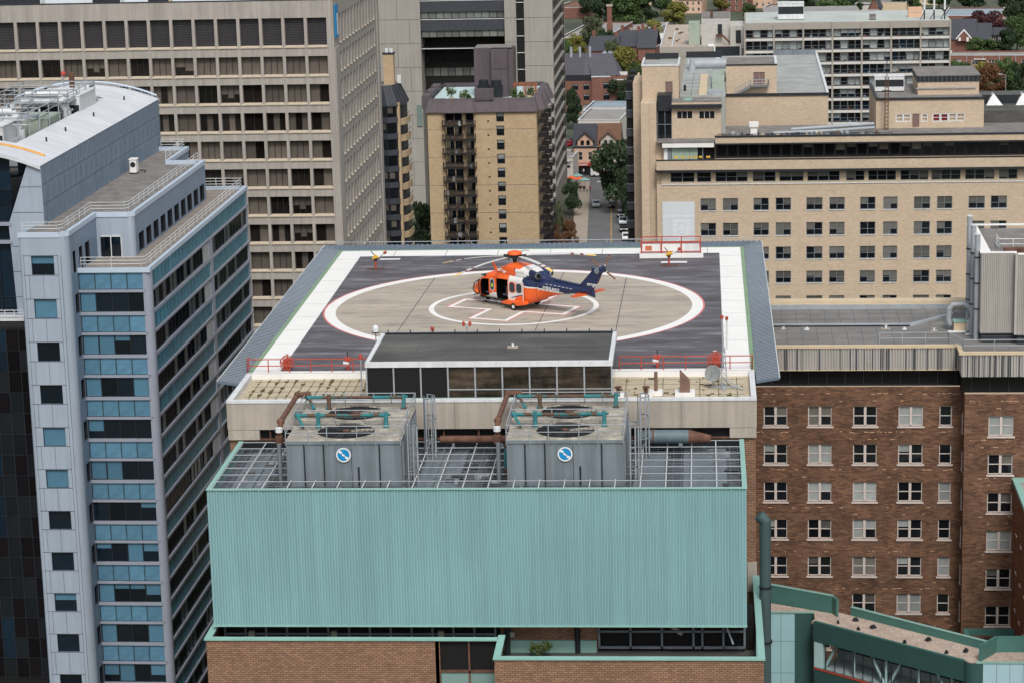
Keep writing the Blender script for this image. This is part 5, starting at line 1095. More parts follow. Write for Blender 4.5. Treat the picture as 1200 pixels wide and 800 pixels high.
# ================================================================ concrete office block behind left
OF = thing('office_block', 'beige concrete office block with deep grid of square windows at top left', 'building', (-30.5, 95, 0), R_(-.8))
cream = mat('cream_sill', S(184, 172, 154), .9, .08)  # plain cream colour of the sloping sills
rows = [(15.44, 19.28), (11.58, 14.19)]+[(7.81-3.79*k, 10.44-3.79*k) for k in range(9)]
hf = [(-3.58-3.03*i, -.95-3.03*i, a, c) for a, c in rows for i in range(15)]
hsd = [(4.6+2.84*i, 6.2+2.84*i, a, c) for a, c in rows for i in range(12)]
b = MB(officec); wall(b, front(0), -48, 0, GZ, 21.6, hf, .75, officec, officec, False); wall(b, side(0), 0, 41.4, GZ, 21.6, hsd, .9, officec, officec, False)
b.quad((0, 41.4, GZ), (-48, 41.4, GZ), (-48, 41.4, 21.6), (0, 41.4, 21.6)); b.build('wall', OF)
b = MB(officec)
for x in (-.45, ): b.box(x-.2, x+.16, -.12, -.001, GZ, 21.55)
b.box(.001, .14, .2, 3.9, GZ, 15.2); b.box(.001, .14, 39.3, 41.2, GZ, 21.5); b.build('pilaster', OF)
def sillm(w, y0, y1): q = MB(cream); q.add([(-.1, y0, -.12), (w+.1, y0, -.12), (w+.1, y0, .02), (-.1, y0, .02), (w+.02, y1, .17), (-.02, y1, .17)], [(0, 1, 2, 3), (3, 2, 4, 5)]); return q.mesh('sill')
sf, sf2, sd_ = sillm(2.63, -.76, .11), sillm(2.63, -.84, .02), sillm(1.6, -.9, -.02)
louv = MB(dark); louv.box(0, 2.63, 0, .05, 0, 3.84)
for i in range(17): louv.box(0, 2.63, -.05, .0, .1+i*.22, .2+i*.22, mat('louvre_slat', S(66, 62, 66), .5, .15) if i == 0 else MATS['louvre_slat'])
louv = louv.mesh('louvre_panel'); it, rg = [], random.Random(5); lo = []
brn = glass('bronze_window', S(30, 26, 24), .06, .4, .5); curt = mat('curtain', S(84, 77, 70), .8, .14, .8, rnd=.35)
for n, (u0, u1, a, c) in enumerate(hf):
    if a > 15: lo.append((louv, (u0, .7, a), 0, [('sill', sf2)])); continue
    r = rg.random(); bh = rg.choice([(0, 0), (1., 0), (.0, 1.), (.5, .7)]) if r < .6 else (1, 1)
    me, fr = win(2.63, c-a, .1, .07, (.34, .66) if n % 3 else (.5,), (), dark, brn, curt if bh != (0, 0) else None, bh)
    it.append((me, (u0, .62, a), 0, [('frame', fr), ('sill', sf)]))
place(OF, lo, 'louvre_panel'); it.sort(key=lambda q: -q[1][2]+(0 if q[1][0] > -46 else 50)); place(OF, it, 'window')
me, fr = win(1.6, 2.6, .1, .06, (), (), dark, brn, curt, (.9,)); ml, _ = win(1.6, 3.84, .1, .06, (), (), dark, gdark)
place(OF, [(ml if h[2] > 15 else me, (-.8, h[0], h[2]), R_(90), [('sill', sd_)]) for h in hsd], 'side_window')
b = MB(roofw); b.box(-47.6, -.4, .4, 41, 20.6, 20.9); b.build('roof', OF); b = MB(dark); b.box(-48.05, .05, -.05, .25, 21.6, 21.72); b.box(-.2, .05, .251, 41.4, 21.6, 21.71); b.box(-48, -.2, 41.1, 41.4, 21.6, 21.71); b.build('parapet_cap', OF)
b = MB(blue); b.box(.05, .2, .6, 3.0, 16.5, 20.8); b.box(.2, .24, 1.8, 2.6, 16.8, 19.6, whitem); b.build('wall_sign', OF)
def onO(x, y, z): v = Matrix.Rotation(R_(-.8), 4, 'Z') @ Vector((x, y, z)); return (v.x-30.5, v.y+95, v.z)
for x, y, w, d, h, lb in ((-44, 3.2, 8, 2.2, 1.6, 'low ribbed roof duct at the left end of the office roof edge'), (-31, 3.0, 4, 2, 1.8, 'white plant box on the office roof left of centre'), (-24, 3.5, 3, 2, 1.5, 'tan plant box on the office roof near its middle')):
    plant_box('rooftop_unit', lb, 'roof unit', onO(x, y, 20.9), R_(-.8), (w, d, h), whitem if w != 3 else creamc, True, 'roof units on the concrete office block')
# ================================================================ dark bay-window apartment tower
CV = thing('apartment_tower', 'slim dark apartment tower with beige balcony bands right of the office block', 'building', (-34.21, 200, 0), R_(-.8))
poly = [(-12, 12), (-12, 0), (-4.4, 0), (-3.0, -.9), (-1.4, -.2), (-1.0, .9), (-.5, 2), (-.35, 4), (-.35, 7), (-12, 7)]
b = MB(dark); b.prism(poly, GZ, -5.6); b.build('core', CV)
def off(P, d): 
    n = len(P); c = (-6, 4); return [(x+(x-c[0])*d/6, y+(y-c[1])*d/6) for x, y in P]
sb = mat('slate_band', S(58, 60, 68), .6, .1); b = MB(sb)
for k in range(14): z = -8.2-2.9*k; b.prism([p_ for p_ in off(poly, .25)][1:6]+[(-4, 5), (-12, 5)], z-1.0, z)
b.build('spandrels', CV)
b = MB(beige2)
for k in range(14): z = -8.7-2.9*k; P = [(-.95, .8), (-.1, 2.2), (.2, 4), (.2, 7)]; Q = [(x-.25, y+.1) for x, y in P]; b.prism(P+Q[::-1], z-1.15, z)
b.box(-1.25, -.8, -.2, .9, GZ, -5.7); b.build('balcony_parapet', CV)
b = MB(galv)
for k in range(14):
    z = -8.2-2.9*k
    for x in (-11, -9.8, -8.6, -7.4, -6.2, -5): b.box(x, x+.08, -.08, -.001, z, z+1.9, dark)
for k in range(14): z = -7.0-2.9*k; b.tube([(-.1, 2.2, z-1.0), (.2, 4, z-1.0), (.2, 7, z-1.0)], .05, dark, 5)
split(b, 'mullions', CV, .3)
it = []; rg = random.Random(9)
for k in range(14):
    z = -8.2-2.9*k
    for x0, x1, y0, y1 in ((-4.4, -3.0, -.05, -.95), (-3.0, -1.4, -.95, -.25), (-6, -4.5, -.04, -.04), (-7.6, -6.1, -.04, -.04)):
        q = MB(gdark); q.quad((x0+.1, y0, z+.05), (x1-.1, y1, z+.05), (x1-.1, y1, z+1.85), (x0+.1, y0, z+1.85))
        if rg.random() < .4: q.quad((x0+.2, y0-.02, z+.7), (x1-.2, y1-.02, z+.7), (x1-.2, y1-.02, z+1.8), (x0+.2, y0-.02, z+1.8), curt)
        q.build('window', CV)
b = MB(sb); P = off(poly, .35); Q = off(poly, -1.2); n = len(P); v = [(x, y, -6.0) for x, y in P]+[(x, y, -2.7) for x, y in Q]; b.add(v, [(i, (i+1) % n, (i+1) % n+n, i+n) for i in range(n)]); b.prism(P, -6.3, -6.0)
for i in range(n):
    for t in (.2, .4, .6, .8): p0 = Vector(P[i]).lerp(Vector(P[(i+1) % n]), t); p1 = Vector(Q[i]).lerp(Vector(Q[(i+1) % n]), t); b.cyl((p0.x, p0.y, -5.97), (p1.x, p1.y, -2.67), .06, dark, 4)
b.build('mansard', CV)
b = MB(gravel); b.prism(Q, -2.9, -2.75); b.build('roof', CV)
b = MB(beige2); b.box(-3.7, -1.9, 2, 4, -2.8, 2.6); b.build('chimney', CV); b = MB(dark); b.box(-3.8, -1.8, 1.9, 4.1, 2.6, 2.85); b.cyl((-3.2, 3, 2.85), (-3.2, 3, 3.6), .35, whitem, 10); b.cyl((-2.4, 3, 2.85), (-2.4, 3, 3.5), .35, whitem, 10); b.build('chimney_cap', CV)
b = MB(rust); b.box(-5.6, -4.6, 3, 5, -2.75, -.6); b.box(-1.6, -.9, 4, 5, -2.75, -1.4, whitem); b.build('roof_units', CV)
# ================================================================ yellow brick apartment block
YB = thing('brick_apartment_block', 'yellow brick apartment block with purple mansard and roof garden', 'building', (-14.77, 258, 0), R_(-.8))
mans = mat('purple_mansard', S(88, 79, 84), .6, .1, .5, streak=.15)
b = MB(beige2); wh = [(-8.05, -6.5, -17.3-2.82*k, -15.3-2.82*k) for k in range(14)]; bh_ = [(-18.5, -12.6, GZ+2, -15.0)]
wall(b, front(0), -21.9, 0, GZ, -14.8, wh+bh_, .25, None, None, False); wall(b, side(0), 0, 26, GZ, -14.8, []); b.quad((-18.5, .25, GZ+2), (-18.5, 1.8, GZ+2), (-18.5, 1.8, -15), (-18.5, .25, -15)); b.quad((-12.6, .25, GZ), (-12.6, .25, -15), (-12.6, 1.8, -15), (-12.6, 1.8, GZ)); b.box(-18.5, -12.6, 1.81, 2, GZ, -15); b.box(-15, -14.3, .4, 1.8, GZ, -15); b.build('wall', YB)
b = MB(seam)
for k in range(7): z = -18.8-5.64*k; b.box(-21.9, -18.5, -.012, 0, z, z+.07); b.box(-12.6, 0, -.012, 0, z, z+.07)
for k in range(14): b.box(-9.9, -9.5, -.03, 0, -17.3-2.82*k, -17.0-2.82*k, dark)
b.build('expansion_joints', YB)
rg = random.Random(21); it = []
for h in wh:
    me, fr = win(1.55, 2.0, .12, .12, (), (.42,), dark, gdark, blindw, (rg.choice([0, .45, .5, .3]),)); it.append((me, (h[0], .08, h[2]), 0, [('frame', fr)]))
place(YB, it, 'window'); it = []
for k in range(14):
    z = -17.5-2.82*k
    for x in (-18.3, -16.6, -14.2): me, fr = win(1.5, 2.2, .1, .08, (.5,), (), dark, gdark, blindd, (rg.choice([0, 1]), 0)); it.append((me, (x, 1.66, z), 0, [('frame', fr)]))
place(YB, it, 'balcony_door')
iron = mat('balcony_iron', S(40, 38, 40), .6, .3, 2.)
for k in range(14):
    z = -17.85-2.82*k; b = MB(iron)
    for x0, x1 in ((-18.9, -15.1), (-14.9, -12.2)):
        b.box(x0, x1, -1.1, .2, z-.25, z); b.box(x0, x1, -1.12, -1.06, z+1.05, z+1.12)
        for i in range(int((x1-x0)/.2)): b.box(x0+i*.2, x0+i*.2+.09, -1.11, -1.07, z, z+1.05)
        for t in (x0, x1-.06): b.box(t, t+.06, -1.05, .1, z+.3, z+1.1)
    q = b.build('balcony', YB); c = MB(rust)
    for i in range(3): x = rg.uniform(-18.5, -12.8); c.box(x, x+rg.uniform(.3, .8), -.8, -.4, z, z+rg.uniform(.4, 1.0), rg.choice([rust, whitem, curt, moss]))
    c.build('balcony_clutter', q)
for k in range(14):
    z = -17.85-2.82*k
    for y0 in (2.5, 10.5, 18.5):
        b = MB(iron); b.prism([(0, y0), (1.2, y0+.4), (1.9, y0+1.6), (1.9, y0+3.6), (1.2, y0+4.8), (0, y0+5.2)], z-.25, z)
        for (xa, ya), (xb, yb) in (((.1, y0), (1.2, y0+.4)), ((1.2, y0+.4), (1.9, y0+1.6)), ((1.9, y0+1.6), (1.9, y0+3.6)), ((1.9, y0+3.6), (1.2, y0+4.8))):
            b.cyl((xa, ya, z+1.1), (xb, yb, z+1.1), .06, iron, 4)
            for t in (0, .2, .4, .6, .8): p_ = (xa+(xb-xa)*t, ya+(yb-ya)*t); b.cyl((*p_, z), (*p_, z+1.1), .06, iron, 4)
        b.build('side_balcony', YB)
b = MB(mans)
def mansard(poly, z0, z1, ins, mb):
    n = len(poly); cx_ = sum(p[0] for p in poly)/n; cy_ = sum(p[1] for p in poly)/n; sc = lambda p, d: (p[0]+(d if p[0] < cx_ else -d), p[1]+(d if p[1] < cy_ else -d))
    v = [(p[0], p[1], z0) for p in poly]+[(*sc(p, ins), z1) for p in poly]; mb.add(v, [(i, (i+1) % n, (i+1) % n+n, i+n) for i in range(n)])
mansard([(-22.2, -.4), (-18.8, -.4), (-18.8, -.9), (-12.2, -.9), (-12.2, -.4), (.3, -.4), (.3, 26.4), (-22.2, 26.4)], -15.2, -12.5, .7, b)
b.prism([(-22.3, -.5), (-18.9, -.5), (-18.9, -1), (-12.1, -1), (-12.1, -.5), (.4, -.5), (.4, 26.5), (-22.3, 26.5)], -15.35, -15.2)
b.box(-12.3, -8.5, -.1, 1.2, -13, -10.7); 
for y0 in (1.5, 9.5, 17.5): b.add([(0.2, y0, -15.2), (1.6, y0+.6, -15.2), (2.2, y0+3, -15.2), (1.6, y0+5.6, -15.2), (.2, y0+6, -15.2), (-.6, y0+.6, -12.3), (.6, y0+1.2, -12.3), (1.0, y0+3, -12.3), (.6, y0+5, -12.3), (-.6, y0+5.4, -12.3)], [(0, 1, 6, 5), (1, 2, 7, 6), (2, 3, 8, 7), (3, 4, 9, 8), (5, 6, 7, 8, 9)]); b.box(-23.2, -21.6, y0+.5, y0+5, -14.8, -12.2)
for i in range(60): x = -21.6+i*.36; b.box(x, x+.05, -.78+.3, -.1, -12.6, -12.52, dark)
b.build('mansard', YB)
b = MB(mat('pale_roof_deck', S(176, 196, 196), .8, .08)); b.box(-21.4, -.4, .6, 25.8, -13.7, -13.4); b.build('roof', YB)
b = MB(mans); b.box(-13.2, -9.6, 9.5, 16, -13.4, -3.6); b.box(-9.599, -6.3, 8.0, 16.5, -13.4, -3.8); b.box(-6.29, -5.2, 9, 16, -13.4, -3.9); b.box(-9.7, -9.5, 8.5, 9.45, -13.4, -3.7, dark); b.box(-9.55, -6.3, 7.96, 7.99, -7.7, -7.6, dark); b.build('lift_tower', YB); b = MB(gravel); b.box(-13, -5.4, 9.7, 15.8, -3.6, -3.5); b.build('lift_tower_roof', YB)
def onY(x, y, z): v = Matrix.Rotation(R_(-.8), 4, 'Z') @ Vector((x, y, z)); return (v.x-14.77, v.y+258, v.z)
o = thing('pergola', 'orange wooden pergola on the roof garden of the yellow brick block', 'pergola', onY(-4.9, 6, -13.4), R_(-.8)); wood = mat('cedar_wood', S(156, 96, 62), .8, .15); b = MB(wood)
for i in range(9): b.box(i*.52, i*.52+.1, -1, 2.6, 2.8, 3.0)
b.box(-.2, 4.6, -.6, -.45, 2.6, 2.8); b.box(-.2, 4.6, 2.0, 2.15, 2.6, 2.8); b.build('rafters', o); b = MB(wood)
for x in (0, 2.1, 4.3): b.box(x, x+.16, -.6, -.44, 0, 2.6); b.box(x, x+.16, 2, 2.16, 0, 2.6)
b.build('posts', o); b = MB(wood)
for i in range(12): b.box(1.6+i*.24, 1.6+i*.24+.16, 2.17, 2.2, .1, 2.5)
b.build('slat_screen', o)
for x, y, lb, g_ in ((-10.9, 5.0, 'black cooling unit left in front of the purple lift tower', 1), (-8.2, 4.0, 'black cooling unit right in front of the purple lift tower', 1)):
    o = plant_box('cooling_unit', lb, 'cooling unit', onY(x, y, -13.4), R_(-.8), (2.4, 2, 2.8), dark, False, 'black units on the roof garden'); b = MB(dark); b.cyl((0, 0, 2.9), (0, 0, 3.9), 1.0, dark, 14); b.build('fan_drum', o)
leafg = mat('planter_leaf', S(74, 92, 48), .9, .35, 1.5, rnd=.3)
rg = random.Random(4)
for i, (x, y, s, lb) in enumerate(((-17.3, 3.5, 1.0, 'tallest potted bush left on the roof garden'), (-14.8, 3.0, .8, 'rounded potted bush left of the black units'), (-13.6, 2.2, .5, 'low potted bush behind the purple parapet'), (-4.6, 3.2, .8, 'potted bush in front of the cedar pergola'), (-3.0, 2.6, .6, 'low potted bush right of the cedar pergola'), (-1.8, 6.0, .9, 'tall potted bush at the right end of the roof garden'))):
    o = thing('potted_bush', lb, 'plant', onY(x, y, -13.4), 0, 'potted bushes on the roof garden'); b = MB(leafg)
    for k in range(5): leafball(b, (rg.uniform(-.6, .6)*s, rg.uniform(-.4, .4)*s, (.9+rg.uniform(0, 1.6))*s), .7*s, .6*s, .7*s, 40, .22, None, rg)
    b.build('foliage', o); b = MB(creamc); b.cyl((0, 0, 0), (0, 0, .6), .5, None, 10, .6); b.build('pot', o)
# ================================================================ grey concrete tower behind
GT = thing('concrete_tower', 'tall grey concrete tower with dark recessed bands running out of the frame', 'building', (-16.39, 345, 0), R_(-.8)); ZT = 22
b = MB(greyc); b.box(-44, -31, 0, 40, GZ, ZT); wall(b, front(0), -11.2, 0, GZ, ZT, [(-8.5, -6.6, GZ+10, ZT-.5)], .5, None, None, False); b.box(-11.2, -11.0, .01, 8, GZ, ZT)
wall(b, side(0), 0, 2.2, GZ, ZT, []); wall(b, side(0), 38.2, 40, GZ, ZT, []); b.quad((0, 40, GZ), (-44, 40, GZ), (-44, 40, ZT), (0, 40, ZT)); b.box(-2, -.02, 2.2, 38.2, GZ, GZ+6.5); b.build('wall', GT)
b = MB(seam)
for k in range(14): z = ZT-4.6-5.6*k; b.box(-44, -31, -.02, 0, z, z+.08); b.box(-11.2, -8.5, -.02, 0, z, z+.08); b.box(-6.6, 0, -.02, 0, z, z+.08)
for k in range(7): z = ZT-4.6-11.2*k; b.box(-36.5, -36.42, -.02, 0, z, z+5.6); b.box(-33.6, -33.52, -.02, 0, z-5.6, z)
b.build('panel_joints', GT)
b = MB(greyc)
for k in range(21): z = ZT-1-3.15*k; b.box(-.6, .0, 2.3, 38.1, z-.42, z)
b.build('floor_slabs', GT)
b = MB(black); b.box(-30.9, -11.3, 6.5, 7, GZ, ZT); b.box(-8.45, -6.65, .55, .8, GZ, ZT); b.box(-2.2, -1.5, 2.3, 38.1, GZ, ZT); b.box(-30.9, -11.3, 1.2, 6.4, -12.2, -11.8, dark); b.build('recess_back', GT)
b = MB(sb)
for k in range(7): z = ZT-.9-4.36*k; b.box(-30.95, -11.25, .8, 1.4, z-2.7, z) if z > -12 else None
b.build('dark_spandrel', GT); b = MB(whitem)
for k in range(7):
    z = ZT-.9-4.36*k
    if z > -12: b.box(-30.95, -11.25, .7, .79, z-.14, z); 
b.box(-30.95, -11.25, .7, .79, -12.0, -11.85)
for k in range(13): z = ZT-4-3.9*k; b.box(-8.4, -6.7, .3, .5, z, z+.14)
b.build('sill_bands', GT)
gsd = glass('tower_side_glass', S(62, 66, 68), .2, .4, .3)
gw = mat('grey_window_panel', S(104, 108, 104), .4, .15, 1., rnd=.35); it = []
for k in range(7):
    z = ZT-.9-4.36*k
    if z < -12: continue
    for i in range(11): it.append((panemesh(1.62, 1.5, gw), (-30.8+i*1.78, 1.2, z-4.3+.06), 0, []))
for i in range(11): it.append((panemesh(1.62, 1.9, gw), (-30.8+i*1.78, 6.4, -19), 0, [])); it.append((panemesh(1.62, 1.4, gdark), (-30.8+i*1.78, 6.4, -16), 0, []))
place(GT, it, 'window'); it = []
for k in range(20):
    z = ZT-1-3.15*k
    for i in range(12): it.append((panemesh(2.8, 2.7, gsd), (-.55, 2.5+2.95*i, z-3.05), R_(90), []))
it.sort(key=lambda q: abs(q[1][2]+18)); place(GT, it, 'side_window')
b = MB(mat('green_plaque', S(104, 122, 116), .6, .1)); b.box(-32.4, -31.2, -.3, -.02, -30, -25); b.build('wall_grille', GT)
# ================================================================ buff brick hospital at right
HB = thing('buff_brick_hospital', 'long buff brick hospital with rows of paired windows and stepped roof volumes', 'building', (16.54, 140, 0), R_(-.8))
xs_ = [(1.29, 3.62), (4.65, 6.97), (9.28, 11.6), (12.63, 14.94), (17.24, 19.68), (20.7, 23.0), (25.3, 27.6), (28.75, 30.91), (33.33, 35.75), (36.76, 39.05), (41.45, 43.86), (44.75, 47.15)]
rw = [(-15.15, -13.26), (-19.01, -17.05), (-22.69, -20.78), (-26.39, -24.54), (-29.97, -28.38), (-33.8, -32.1)]
hh_ = [(a, c, z0, z1) for z0, z1 in rw for a, c in xs_]
rib = [(-3.2, 2.0), (2.6, 5.0)]+[(5.2+i*4.75, 5.2+i*4.75+4.3) for i in range(8)]+[(43.2, 45.6)]
rib = [(-3.2, .4), (.8, 2.9), (3.6, 8.4), (9.2, 12.6), (13.2, 16.8), (17.4, 22.2), (23.2, 25.9), (26.5, 30.6), (31.3, 35.4), (35.9, 40.2), (40.9, 45.2), (45.9, 48.6)]
b = MB(beige); wall(b, front(0), -5.3, 54, GZ, -11.0, hh_, .22); b.build('wall', HB)
it, rg = [], random.Random(8)
for h in hh_:
    me, fr = win(h[1]-h[0], h[3]-h[2], .16, .08, (.5,), (.45,), grey, gdark, blindd, (rg.choice([0, .5, .55, 1., .45, .6]), rg.choice([0, .5, .9, .55, .6])))
    o_ = ('s', round(h[1]-h[0], 1))
    if o_ not in WC: q = MB(whitem); q.box(-.05, h[1]-h[0]+.05, -.1, .1, -.1, 0); WC[o_] = q.mesh('sill')
    it.append((me, (h[0], 0, h[2]), 0, [('frame', fr), ('sill', WC[o_])]))
place(HB, it, 'window')
stone = mat('stone_band', S(178, 162, 140), .9, .08, .8)
b = MB(stone); wall(b, front(-.05), -4.6, 54, -11.0, -9.05, [(a, c, -10.75, -9.25) for a, c in rib], .3); b.box(-4.6, 54, -.12, -.051, -11.15, -11.0, whitem); b.build('stone_band', HB); it = []
for a, c in rib:
    n = max(1, round((c-a)/1.45)); w = (c-a)/n
    for i in range(n): me, fr = win(w, 1.5, .16, .07, (), (.5,), grey, gdark, blindd, (rg.choice([0, 0, .5, .8]),)); it.append((me, (a+i*w, .0, -10.75), 0, [('frame', fr)]))
place(HB, it, 'ribbon_window')
b = MB(dark); b.box(-5.5, 54, -1.2, .3, -9.05, -8.75); b.build('soffit', HB)
b = MB(beige); b.box(-5.3, 54, -1.0, .2, -8.74, -7.3); b.box(3.6, 54, -.6, .0, -4.8, -3.9); b.box(-5.3, 3.6, 1.2, 8, -11, -4.6)
b.build('balcony_parapet', HB); b = MB(dark); b.box(-5.35, 54, -1.05, -.7, -7.3, -7.15); b.box(3.5, 54, -.7, .1, -3.9, -3.7); b.box(3.5, 54, -.9, 1, -5.0, -4.8); b.build('dark_copings', HB)
b = MB(beige); b.box(-5.3, 54, .2, 16, -11, -7.32); b.build('core', HB)
it = []; x = 3.8
while x < 53:
    me, fr = win(1.5, 2.2, .1, .09, (), (), dark, gdark, blindd, (rg.choice([0, 0, 0, .4, .6]) if x > 16 else 0,)); it.append((me, (x, .95, -7.1), 0, [('frame', fr)])); x += 1.62
place(HB, it, 'gallery_window')
b = MB(dark); b.box(3.6, 54, 1.15, 1.3, -7.3, -4.8); b.build('gallery_wall', HB)
b = MB(white); b.box(-4.4, 3.4, -.4, 2, -5.4, -4.6, white); b.box(-3.6, -3.1, .2, .3, -7.3, -5.4, grey); b.box(-.3, -.2, .2, .3, -7.3, -5.4, grey); b.box(1.6, 1.75, .2, .3, -7.3, -5.4, grey); b.build('canopy', HB)
b = MB(mat('green_pane', S(140, 160, 148), .2, .15)); b.box(-3.0, -.3, .3, .4, -7.3, -5.4); b.box(-.2, .9, .3, .4, -7.3, -5.4); b.box(-4.2, -3.62, .3, .4, -7.3, -5.4, whitem); b.box(.9, 3.5, .3, .4, -7.3, -5.4, gdark); b.build('sun_room_glazing', HB)
b = MB(mat('yellow_blind', S(190, 160, 60), .7, .2))
for x in (-2.6, -1.6, -.6, .3, 1.1, 2.2): b.box(x, x+.6, .26, .29, -7.1, -6.8)
split(b, 'yellow_seat', HB)
b = MB(gravel); b.box(-5.3, 54, -.5, 16, -4.65, -4.5); b.build('roof', HB)
# stair tower and left volumes
ty = 7.0
b = MB(beige); wall(b, front(ty), -7.6, -2.0, -9, 6.1, [(-4.05, -2.95, 1.75, 3.7)], .2, None, None, False); b.quad((-2.0, ty, -8), (-2.0, 17, -8), (-2.0, 17, 6.1), (-2.0, ty, 6.1)); b.quad((-7.6, 17, GZ), (-7.6, ty, GZ), (-7.6, ty, 6.1), (-7.6, 17, 6.1)); b.box(-9.1, -7.61, 9, 18, GZ, 3.4); b.box(-7.6, -5.3, 1.2, 6.99, GZ, 1.2); b.box(-7.6, -6.4, .6, 1.19, GZ, 1.2); b.build('stair_tower', HB)
b = MB(mat('mauve_door', S(120, 96, 92), .6, .1)); b.box(-4.05, -2.95, ty+.12, ty+.18, 1.75, 3.7); b.build('door', HB)
b = MB(whitem); b.box(-7.7, -1.95, ty-.1, ty+.25, 6.1, 6.35); b.box(-2.2, -1.9, ty+.251, 17, 6.1, 6.35); b.box(-7.7, -7.4, ty+.251, 17, 6.1, 6.35); b.box(-7.4, -2.2, 16.7, 17, 6.1, 7.0, dark); b.build('tower_coping', HB); b = MB(mat('pale_membrane', S(150, 154, 152), .85, .2, .3, fine=.12)); b.box(-7.4, -2.2, ty+.3, 16.7, 5.8, 6.0); b.build('tower_roof', HB)
b = MB(beige); wall(b, front(3), -3.0, 4.45, -4.5, 1.0, [(-2.26, .19, -1.45, -.37), (1.1, 3.55, -1.49, -.4)], .2, None, black); b.box(-3, 4.45, 3.4, 8, -4.5, .9); b.build('low_penthouse', HB); b = MB(dark); b.box(-3.3, 4.6, 2.2, 2.999, .2, .7); b.box(-5.2, -3.01, 3, 6.9, -.3, 2.1); b.build('canopy_edge', HB)
b = MB(grey); b.box(-5.2, -3.01, 3.3, 6.9, -4.5, -.31, gdark)
for x in (-5.2, -4.1, -3.1): b.box(x, x+.08, 3.2, 3.29, -4.5, -.3)
b.box(-5.2, -3.01, 3.2, 3.29, -2.4, -2.3); b.build('glazed_bay', HB); b = MB(gravel); b.box(-3, 4.45, 3.2, 8, 1.0, 1.12); b.cyl((-.6, 5, 1.12), (-.6, 5, 1.3), .8, mint, 14); b.build('low_roof', HB)
b = MB(whitem)
for x in (-2.26, -1.5, -.7, .1, 1.1, 1.9, 2.7, 3.47): b.box(x, x+.08, 3.05, 3.12, -1.45, -.4)
split(b, 'window_bar', HB)
b = MB(MATS['pale_membrane']); b.box(-1.9, 5.1, 8.01, 62, -4.5, 1.35); b.box(-1.9, 4.3, 60, 60.4, 1.35, 2.4, dark); b.build('middle_roof', HB)
b = MB(whitem); b.box(1.0, 2.2, 9, 34, 1.35, 1.6, creamc)
b.box(3.0, 4.9, 16, 30, 1.35, 2.6, MATS['pale_green_unit'])
for i in range(9): b.box(-1.7+i*.02, 1.0, 11+i*4.2, 11.06+i*4.2, 1.35, 1.365, seam)
for x in (-.2, 2.9): b.box(x, x+.06, 8.2, 58, 1.35, 1.362, seam)
b.cyl((-1.3, 44, 2.0), (6, 44, 2.0), .95, galv, 12); b.cyl((-.5, 40, 1.35), (-.5, 40, 3.4), .7, galv, 10, .3); b.box(2.6, 4.6, 9.5, 12, 1.35, 1.9, galv); b.cyl((-1.2, 14, 1.35), (-1.2, 14, 2.3), .2, dark, 8)
for i in range(6): b.box(-1.2+i*.9, -.6+i*.9, 48+i, 50+i, 1.35, 1.9, rg.choice([galv, whitem, grey]))
split(b, 'roof_plant', HB)
# volume A, lift house and its roof
b = MB(beige); b.box(4.3, 21.3, 22, 79, GZ, -.6); b.build('rear_volume', HB); b = MB(dark); b.box(4.2, 21.4, 21.8, 22.2, -.6, -.2); b.box(21.0, 21.4, 22.201, 79, -.6, -.22, whitem); b.box(13.5, 21, 78.6, 79, -.6, .4, grey); b.build('rear_coping', HB); b = MB(MATS['pale_membrane']); b.box(5.11, 21.0, 22.2, 78.6, -.7, -.5); b.build('rear_roof', HB)
b = MB(beige); wall(b, front(24.4), 5.15, 13.2, -.5, 4.0, [(9.5, 11.3, .9, 2.9)], .2, None, None, False); b.quad((13.2, 24.4, -.5), (13.2, 36.5, -.5), (13.2, 36.5, 4), (13.2, 24.4, 4)); b.build('lift_house', HB); b = MB(dark); b.box(5.1, 13.3, 24.3, 24.6, 4, 4.2); b.box(12.9, 13.3, 24.61, 36.5, 4, 4.2, whitem); b.build('lift_coping', HB); b = MB(gravel); b.box(5.2, 12.9, 24.6, 36.5, 3.8, 3.95); b.build('lift_roof', HB)
b = MB(MATS['mauve_door']); b.box(9.5, 10.38, 24.52, 24.58, .9, 2.9); b.box(10.42, 11.3, 24.52, 24.58, .9, 2.9); b.build('lift_door', HB)
b = MB(grey); b.box(9, 11.9, 22.9, 24.3, .75, .88); b.add([(9, 22.9, .88), (9, 24.2, .88), (6.6, 24.2, -.5), (6.6, 22.9, -.5), (9, 22.9, .6), (6.6, 22.9, -.7)], [(0, 1, 2, 3), (0, 3, 5, 4)]); rail(b, [(6.6, 22.9, -.5), (9, 22.9, .88), (11.9, 22.9, .88), (11.9, 24.2, .88)], 1.0, 2, .06, .9, galv); b.build('steel_stair', HB)
# volume B at right
b = MB(beige); hb = [(31.2, 33.5, -3.55, -2.3), (33.75, 34.8, -4.4, -2.3), (35.1, 36.1, -3.55, -2.3), (36.8, 41.7, -3.55, -2.3)]
wall(b, front(11.2), 28.2, 44.6, -4.5, -.1, hb, .25); b.box(28.21, 44.59, 16.01, 31, GZ, -.35); b.quad((28.2, 31, -4.5), (28.2, 11.2, -4.5), (28.2, 11.2, -.1), (28.2, 31, -.1)); b.box(34.9, 44.3, 16.4, 28, -.1, 1.95); b.build('right_penthouse', HB)
b = MB(dark); b.box(28.1, 44.8, 11.0, 11.4, -.1, .2); b.box(28.1, 28.5, 11.401, 31, -.1, .2); b.box(34.8, 44.4, 16.3, 28.1, 1.96, 2.85); 
for i in range(14): x = 35.2+i*.68; b.box(x, x+.05, 16.25, 16.3, 1.98, 2.8, grey)
b.build('right_trim', HB); b = MB(gravel); b.box(28.5, 44.6, 11.4, 31, -.3, -.08); b.box(34.7, 44.5, 16.2, 28.2, 2.851, 3.0); b.build('right_roof', HB)
b = MB(whitem); 
